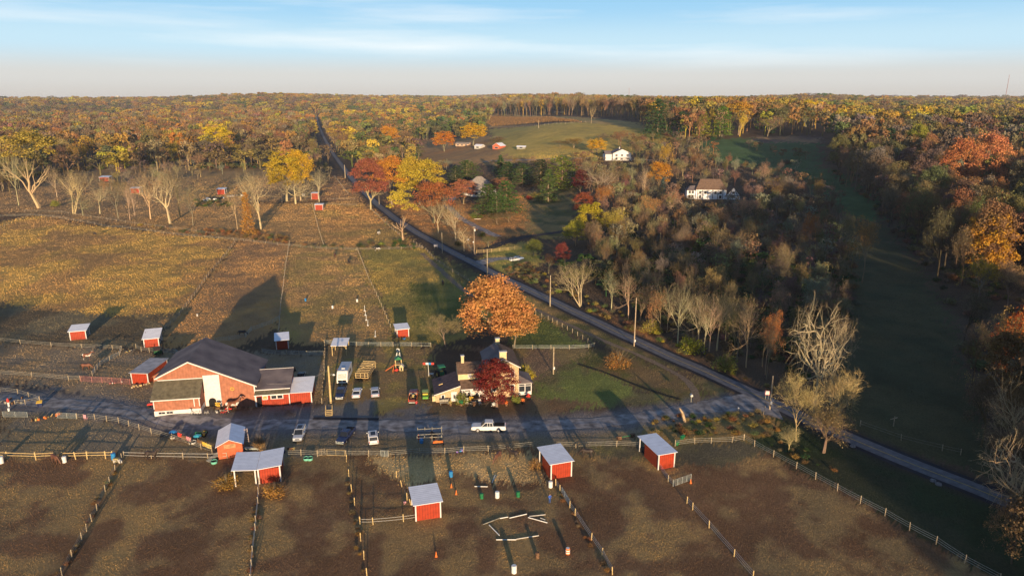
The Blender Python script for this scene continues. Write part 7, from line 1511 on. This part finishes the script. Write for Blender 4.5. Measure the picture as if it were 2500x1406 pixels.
# ================================================================ animals and people
def remesh(mb, name, m, vox=.05):
    me = mb.mesh(name, m); o = bpy.data.objects.new('tmp', me); col.objects.link(o); md = o.modifiers.new('r', 'REMESH'); md.mode = 'VOXEL'; md.voxel_size = vox; md.use_smooth_shade = True
    s = o.modifiers.new('s', 'SMOOTH'); s.iterations = 4; s.factor = .5
    dg = bpy.context.evaluated_depsgraph_get(); out = bpy.data.meshes.new_from_object(o.evaluated_get(dg)); out.name = name; bpy.data.objects.remove(o)
    out.materials.clear(); out.materials.append(m); return out
def ell(x, y, z, rw, rh, n=10, ax='x', tilt=0):
    return [(x-math.sin(a)*rh*tilt, y+math.cos(a)*rw, z+math.sin(a)*rh) for a in np.linspace(0, 2*math.pi, n, endpoint=False)]
def horse_mb(graze):
    b = MB(); b.loft([ell(*q) for q in ((-.98, 0, 1.18, .10, .14), (-.86, 0, 1.18, .24, .28), (-.6, 0, 1.20, .30, .35), (-.2, 0, 1.14, .30, .33), (.2, 0, 1.10, .29, .36), (.5, 0, 1.15, .26, .38), (.74, 0, 1.2, .18, .28), (.86, 0, 1.22, .08, .14))])
    if graze: nk = [((.6, 0, 1.32), .24), ((.95, 0, 1.02), .17), ((1.2, 0, .72), .13)]; hd = [((1.14, 0, .80), .13), ((1.3, 0, .55), .13), ((1.42, 0, .22), .075)]
    else: nk = [((.6, 0, 1.3), .25), ((.88, 0, 1.58), .18), ((1.08, 0, 1.86), .13)]; hd = [((1.02, 0, 1.90), .12), ((1.25, 0, 1.76), .13), ((1.55, 0, 1.52), .08)]
    for ch in (nk, hd):
        for (p, r), (q, s) in zip(ch[:-1], ch[1:]): b.tube(p, q, r, s, 9)
    h0 = hd[0][0]
    for sy in (-1, 1):
        b.tube((h0[0]-.02, sy*.07, h0[2]+.06), (h0[0]-.05, sy*.09, h0[2]+.24), .045, .02, 5)
        for ch in ([(.5, sy*.17, 1.0, .15), (.52, sy*.17, .52, .08), (.50, sy*.17, .12, .052), (.56, sy*.17, .0, .075)], [(-.62, sy*.18, 1.1, .22), (-.50, sy*.19, .78, .13), (-.76, sy*.18, .52, .075), (-.70, sy*.18, .12, .052), (-.64, sy*.18, .0, .075)]):
            for (x, y, z, r), (x2, y2, z2, r2) in zip(ch[:-1], ch[1:]): b.tube((x, y, z), (x2, y2, z2), r, r2, 7)
    return b
def coatm(name, a, c2, thr=None, sc=1.1):
    m = bpy.data.materials.new(name); m.use_nodes = True; n = m.node_tree.nodes; l = m.node_tree.links; b = n['Principled BSDF']; b.inputs['Roughness'].default_value = .6
    tc = n.new('ShaderNodeTexCoord'); nz = n.new('ShaderNodeTexNoise'); nz.inputs['Scale'].default_value = sc; rp = n.new('ShaderNodeValToRGB'); l.new(tc.outputs['Object'], nz.inputs['Vector']); l.new(nz.outputs['Fac'], rp.inputs[0]); l.new(rp.outputs[0], b.inputs['Base Color'])
    e = rp.color_ramp.elements; t = thr or .5; e[0].position = t-(.01 if thr else .2); e[1].position = t+(.01 if thr else .2); e[0].color = (*a, 1); e[1].color = (*c2, 1); return m
bay = coatm('bay_coat', (.12, .04, .02), (.18, .065, .03)); drk = coatm('black_coat', (.02, .014, .012), (.045, .028, .022)); brn = coatm('brown_coat', (.10, .042, .024), (.14, .06, .035)); paintc = coatm('pinto_coat', (.60, .56, .50), (.16, .05, .02), .47, 1.5); pintob = coatm('dark_pinto_coat', (.6, .57, .52), (.03, .02, .018), .47, 1.4)
HM = {}
def horse(px, py, head, m, label, graze=False, s=1.0, mane=None):
    key = (graze, m.name)
    if key not in HM:
        base = HM.get(graze) or remesh(horse_mb(graze), 'body', m); HM[graze] = base; c = base.copy(); c.materials.clear(); c.materials.append(m); HM[key] = c
    P = W(px, py); root = link('horse', HM[key]); root.location = P; root.rotation_euler = (0, 0, R(head)+math.pi/2); root.scale = (s*1.12, s*1.12, s*1.12); tag(root, label, 'horse', 'horses in the paddocks')
    mm = mane or mat('dark_mane', (.02, .014, .01), .8); b = MB(); b.tube((-.98, 0, 1.30), (-1.12, 0, 1.0), .06, .09, 7); b.tube((-1.12, 0, 1.0), (-1.10, 0, .45), .09, .03, 7); b.build('tail', mm, root)
    b = MB(); pts = [(.62, 1.58), (.98, 1.22), (1.22, .88)] if graze else [(.55, 1.58), (.76, 1.78), (.98, 2.02)]
    for (x, z), (x2, z2) in zip(pts[:-1], pts[1:]): b.tube((x, 0, z-.02), (x2, 0, z2-.02), .05, .045, 6)
    b.build('mane', mm, root)
horse(214, 878, -75, paintc, 'white and chestnut pinto horse above the bay one in the left field'); horse(212, 903, -80, bay, 'dark bay horse standing below the pinto horse', True); horse(233, 576, 60, drk, 'black horse alone in the golden field', True); horse(137, 1130, -120, brn, 'brown horse grazing between yellow fence and white tub', True); horse(372, 1121, -90, drk, 'dark horse with white face right of the blue barrel'); horse(1215, 1125, 150, brn, 'brown horse with head lowered by the fence, left of two', True); horse(1252, 1119, 60, drk, 'dark horse right of the brown one by the fence', False)
horse(1432, 1117, 80, drk, 'dark horse grazing between the two right red sheds', True, 1.1); horse(592, 819, -80, drk, 'dark horse behind the curved panel fence', True, .9); horse(921, 613, -90, pintob, 'black and white pinto horse at the field top fence', True); horse(925, 573, 160, pintob, 'dark horse with white rear in the road paddock', True); horse(852, 645, 30, drk, 'dark horse, lower of two in the barrel field', True); horse(818, 628, 10, brn, 'brown horse, upper of two in the barrel field', True); horse(1081, 696, 10, drk, 'small black horse in the green field', True); horse(570, 1003, -60, paintc, 'tall white and brown pinto horse at the barn wall', False, 1.35); horse(878, 1002, 0, drk, 'q', True) if False else None
def person(px, py, head, top, leg, label, h=1.72, arm=0.0):
    b = MB(); s = h/1.75
    for sy in (-1, 1):
        for ch in ([(0, sy*.09, .95, .10), (.03, sy*.10, .5, .068), (0, sy*.10, .06, .045), (.13, sy*.10, .04, .04)], [(0, sy*.19, 1.42, .06), (0.05, sy*.27, 1.15, .048), (.22+arm, sy*.18, 1.12, .036), (.30+arm, sy*.16, 1.12, .03)]):
            for (x, y, z, r), (x2, y2, z2, r2) in zip(ch[:-1], ch[1:]): b.tube((x, y, z), (x2, y2, z2), r, r2, 8)
    b.loft([ell2(0, 0, z, rx, ry) for z, rx, ry in ((.86, .10, .15), (1.0, .11, .165), (1.15, .10, .15), (1.35, .12, .19), (1.46, .09, .17), (1.52, .05, .07))]); b.tube((0, 0, 1.48), (.01, 0, 1.6), .055, .05, 8)
    b.loft([ell2(.01, 0, z, rx, ry) for z, rx, ry in ((1.54, .04, .04), (1.6, .085, .065), (1.67, .10, .078), (1.73, .08, .065), (1.755, .03, .03))]); b.tube((.10, 0, 1.655), (.125, 0, 1.64), .018, .012, 5)
    skin = mat('skin', (.5, .3, .22), .6, .05, 2); me = remesh(b, 'body', skin, .022); zz = np.array([v.co.z for v in me.vertices]); yy = np.array([abs(v.co.y) for v in me.vertices]); xx = np.array([v.co.x for v in me.vertices])
    me.materials.append(top); me.materials.append(leg); me.materials.append(mat('boots', (.02, .018, .016), .7))
    for p in me.polygons:
        c = p.center; p.material_index = 3 if c.z < .1 else (2 if c.z < .93 else (1 if c.z < 1.5 and c.x < .24+arm else 0))
    o = link('person', me); o.location = W(px, py); o.rotation_euler = (0, 0, R(head)+math.pi/2); o.scale = (s, s, s); tag(o, label, 'person')
    hm = MB().loft([ell2(-.01, 0, z, rx, ry) for z, rx, ry in ((1.62, .088, .075), (1.69, .108, .09), (1.75, .09, .075), (1.775, .03, .03))]).build('hair', mat('hair', (.06, .035, .02), .8), o, smooth=True)
    b = MB()
    for sy in (-1, 1):
        for k in range(4): b.tube((.30+arm, sy*.16+(k-1.5)*.018, 1.12), (.37+arm-.006*abs(k-1.4), sy*.16+(k-1.5)*.02, 1.105), .009, .007, 5); b.tube((.37+arm-.006*abs(k-1.4), sy*.16+(k-1.5)*.02, 1.105), (.39+arm-.01*abs(k-1.4), sy*.16+(k-1.5)*.019, 1.08), .008, .006, 5)
        b.tube((.31+arm, sy*.13, 1.12), (.35+arm, sy*.105, 1.115), .011, .008, 5)
    b.build('fingers', skin, o); return o
def ell2(x, y, z, rx, ry, n=12): return [(x+rx*math.cos(a), y+ry*math.sin(a), z) for a in np.linspace(0, 2*math.pi, n, endpoint=False)]
person(1342, 1228, 200, mat('blue_jacket', (.03, .10, .42), .7), mat('blue_jeans', (.03, .08, .26), .8), 'person in blue jacket and blue trousers walking in the lower paddock')
person(1017, 995, 20, mat('red_jacket', (.5, .05, .05), .7), mat('dark_trousers', (.03, .035, .06), .8), 'person in red top reaching into the loaded truck bed', 1.7, .06)
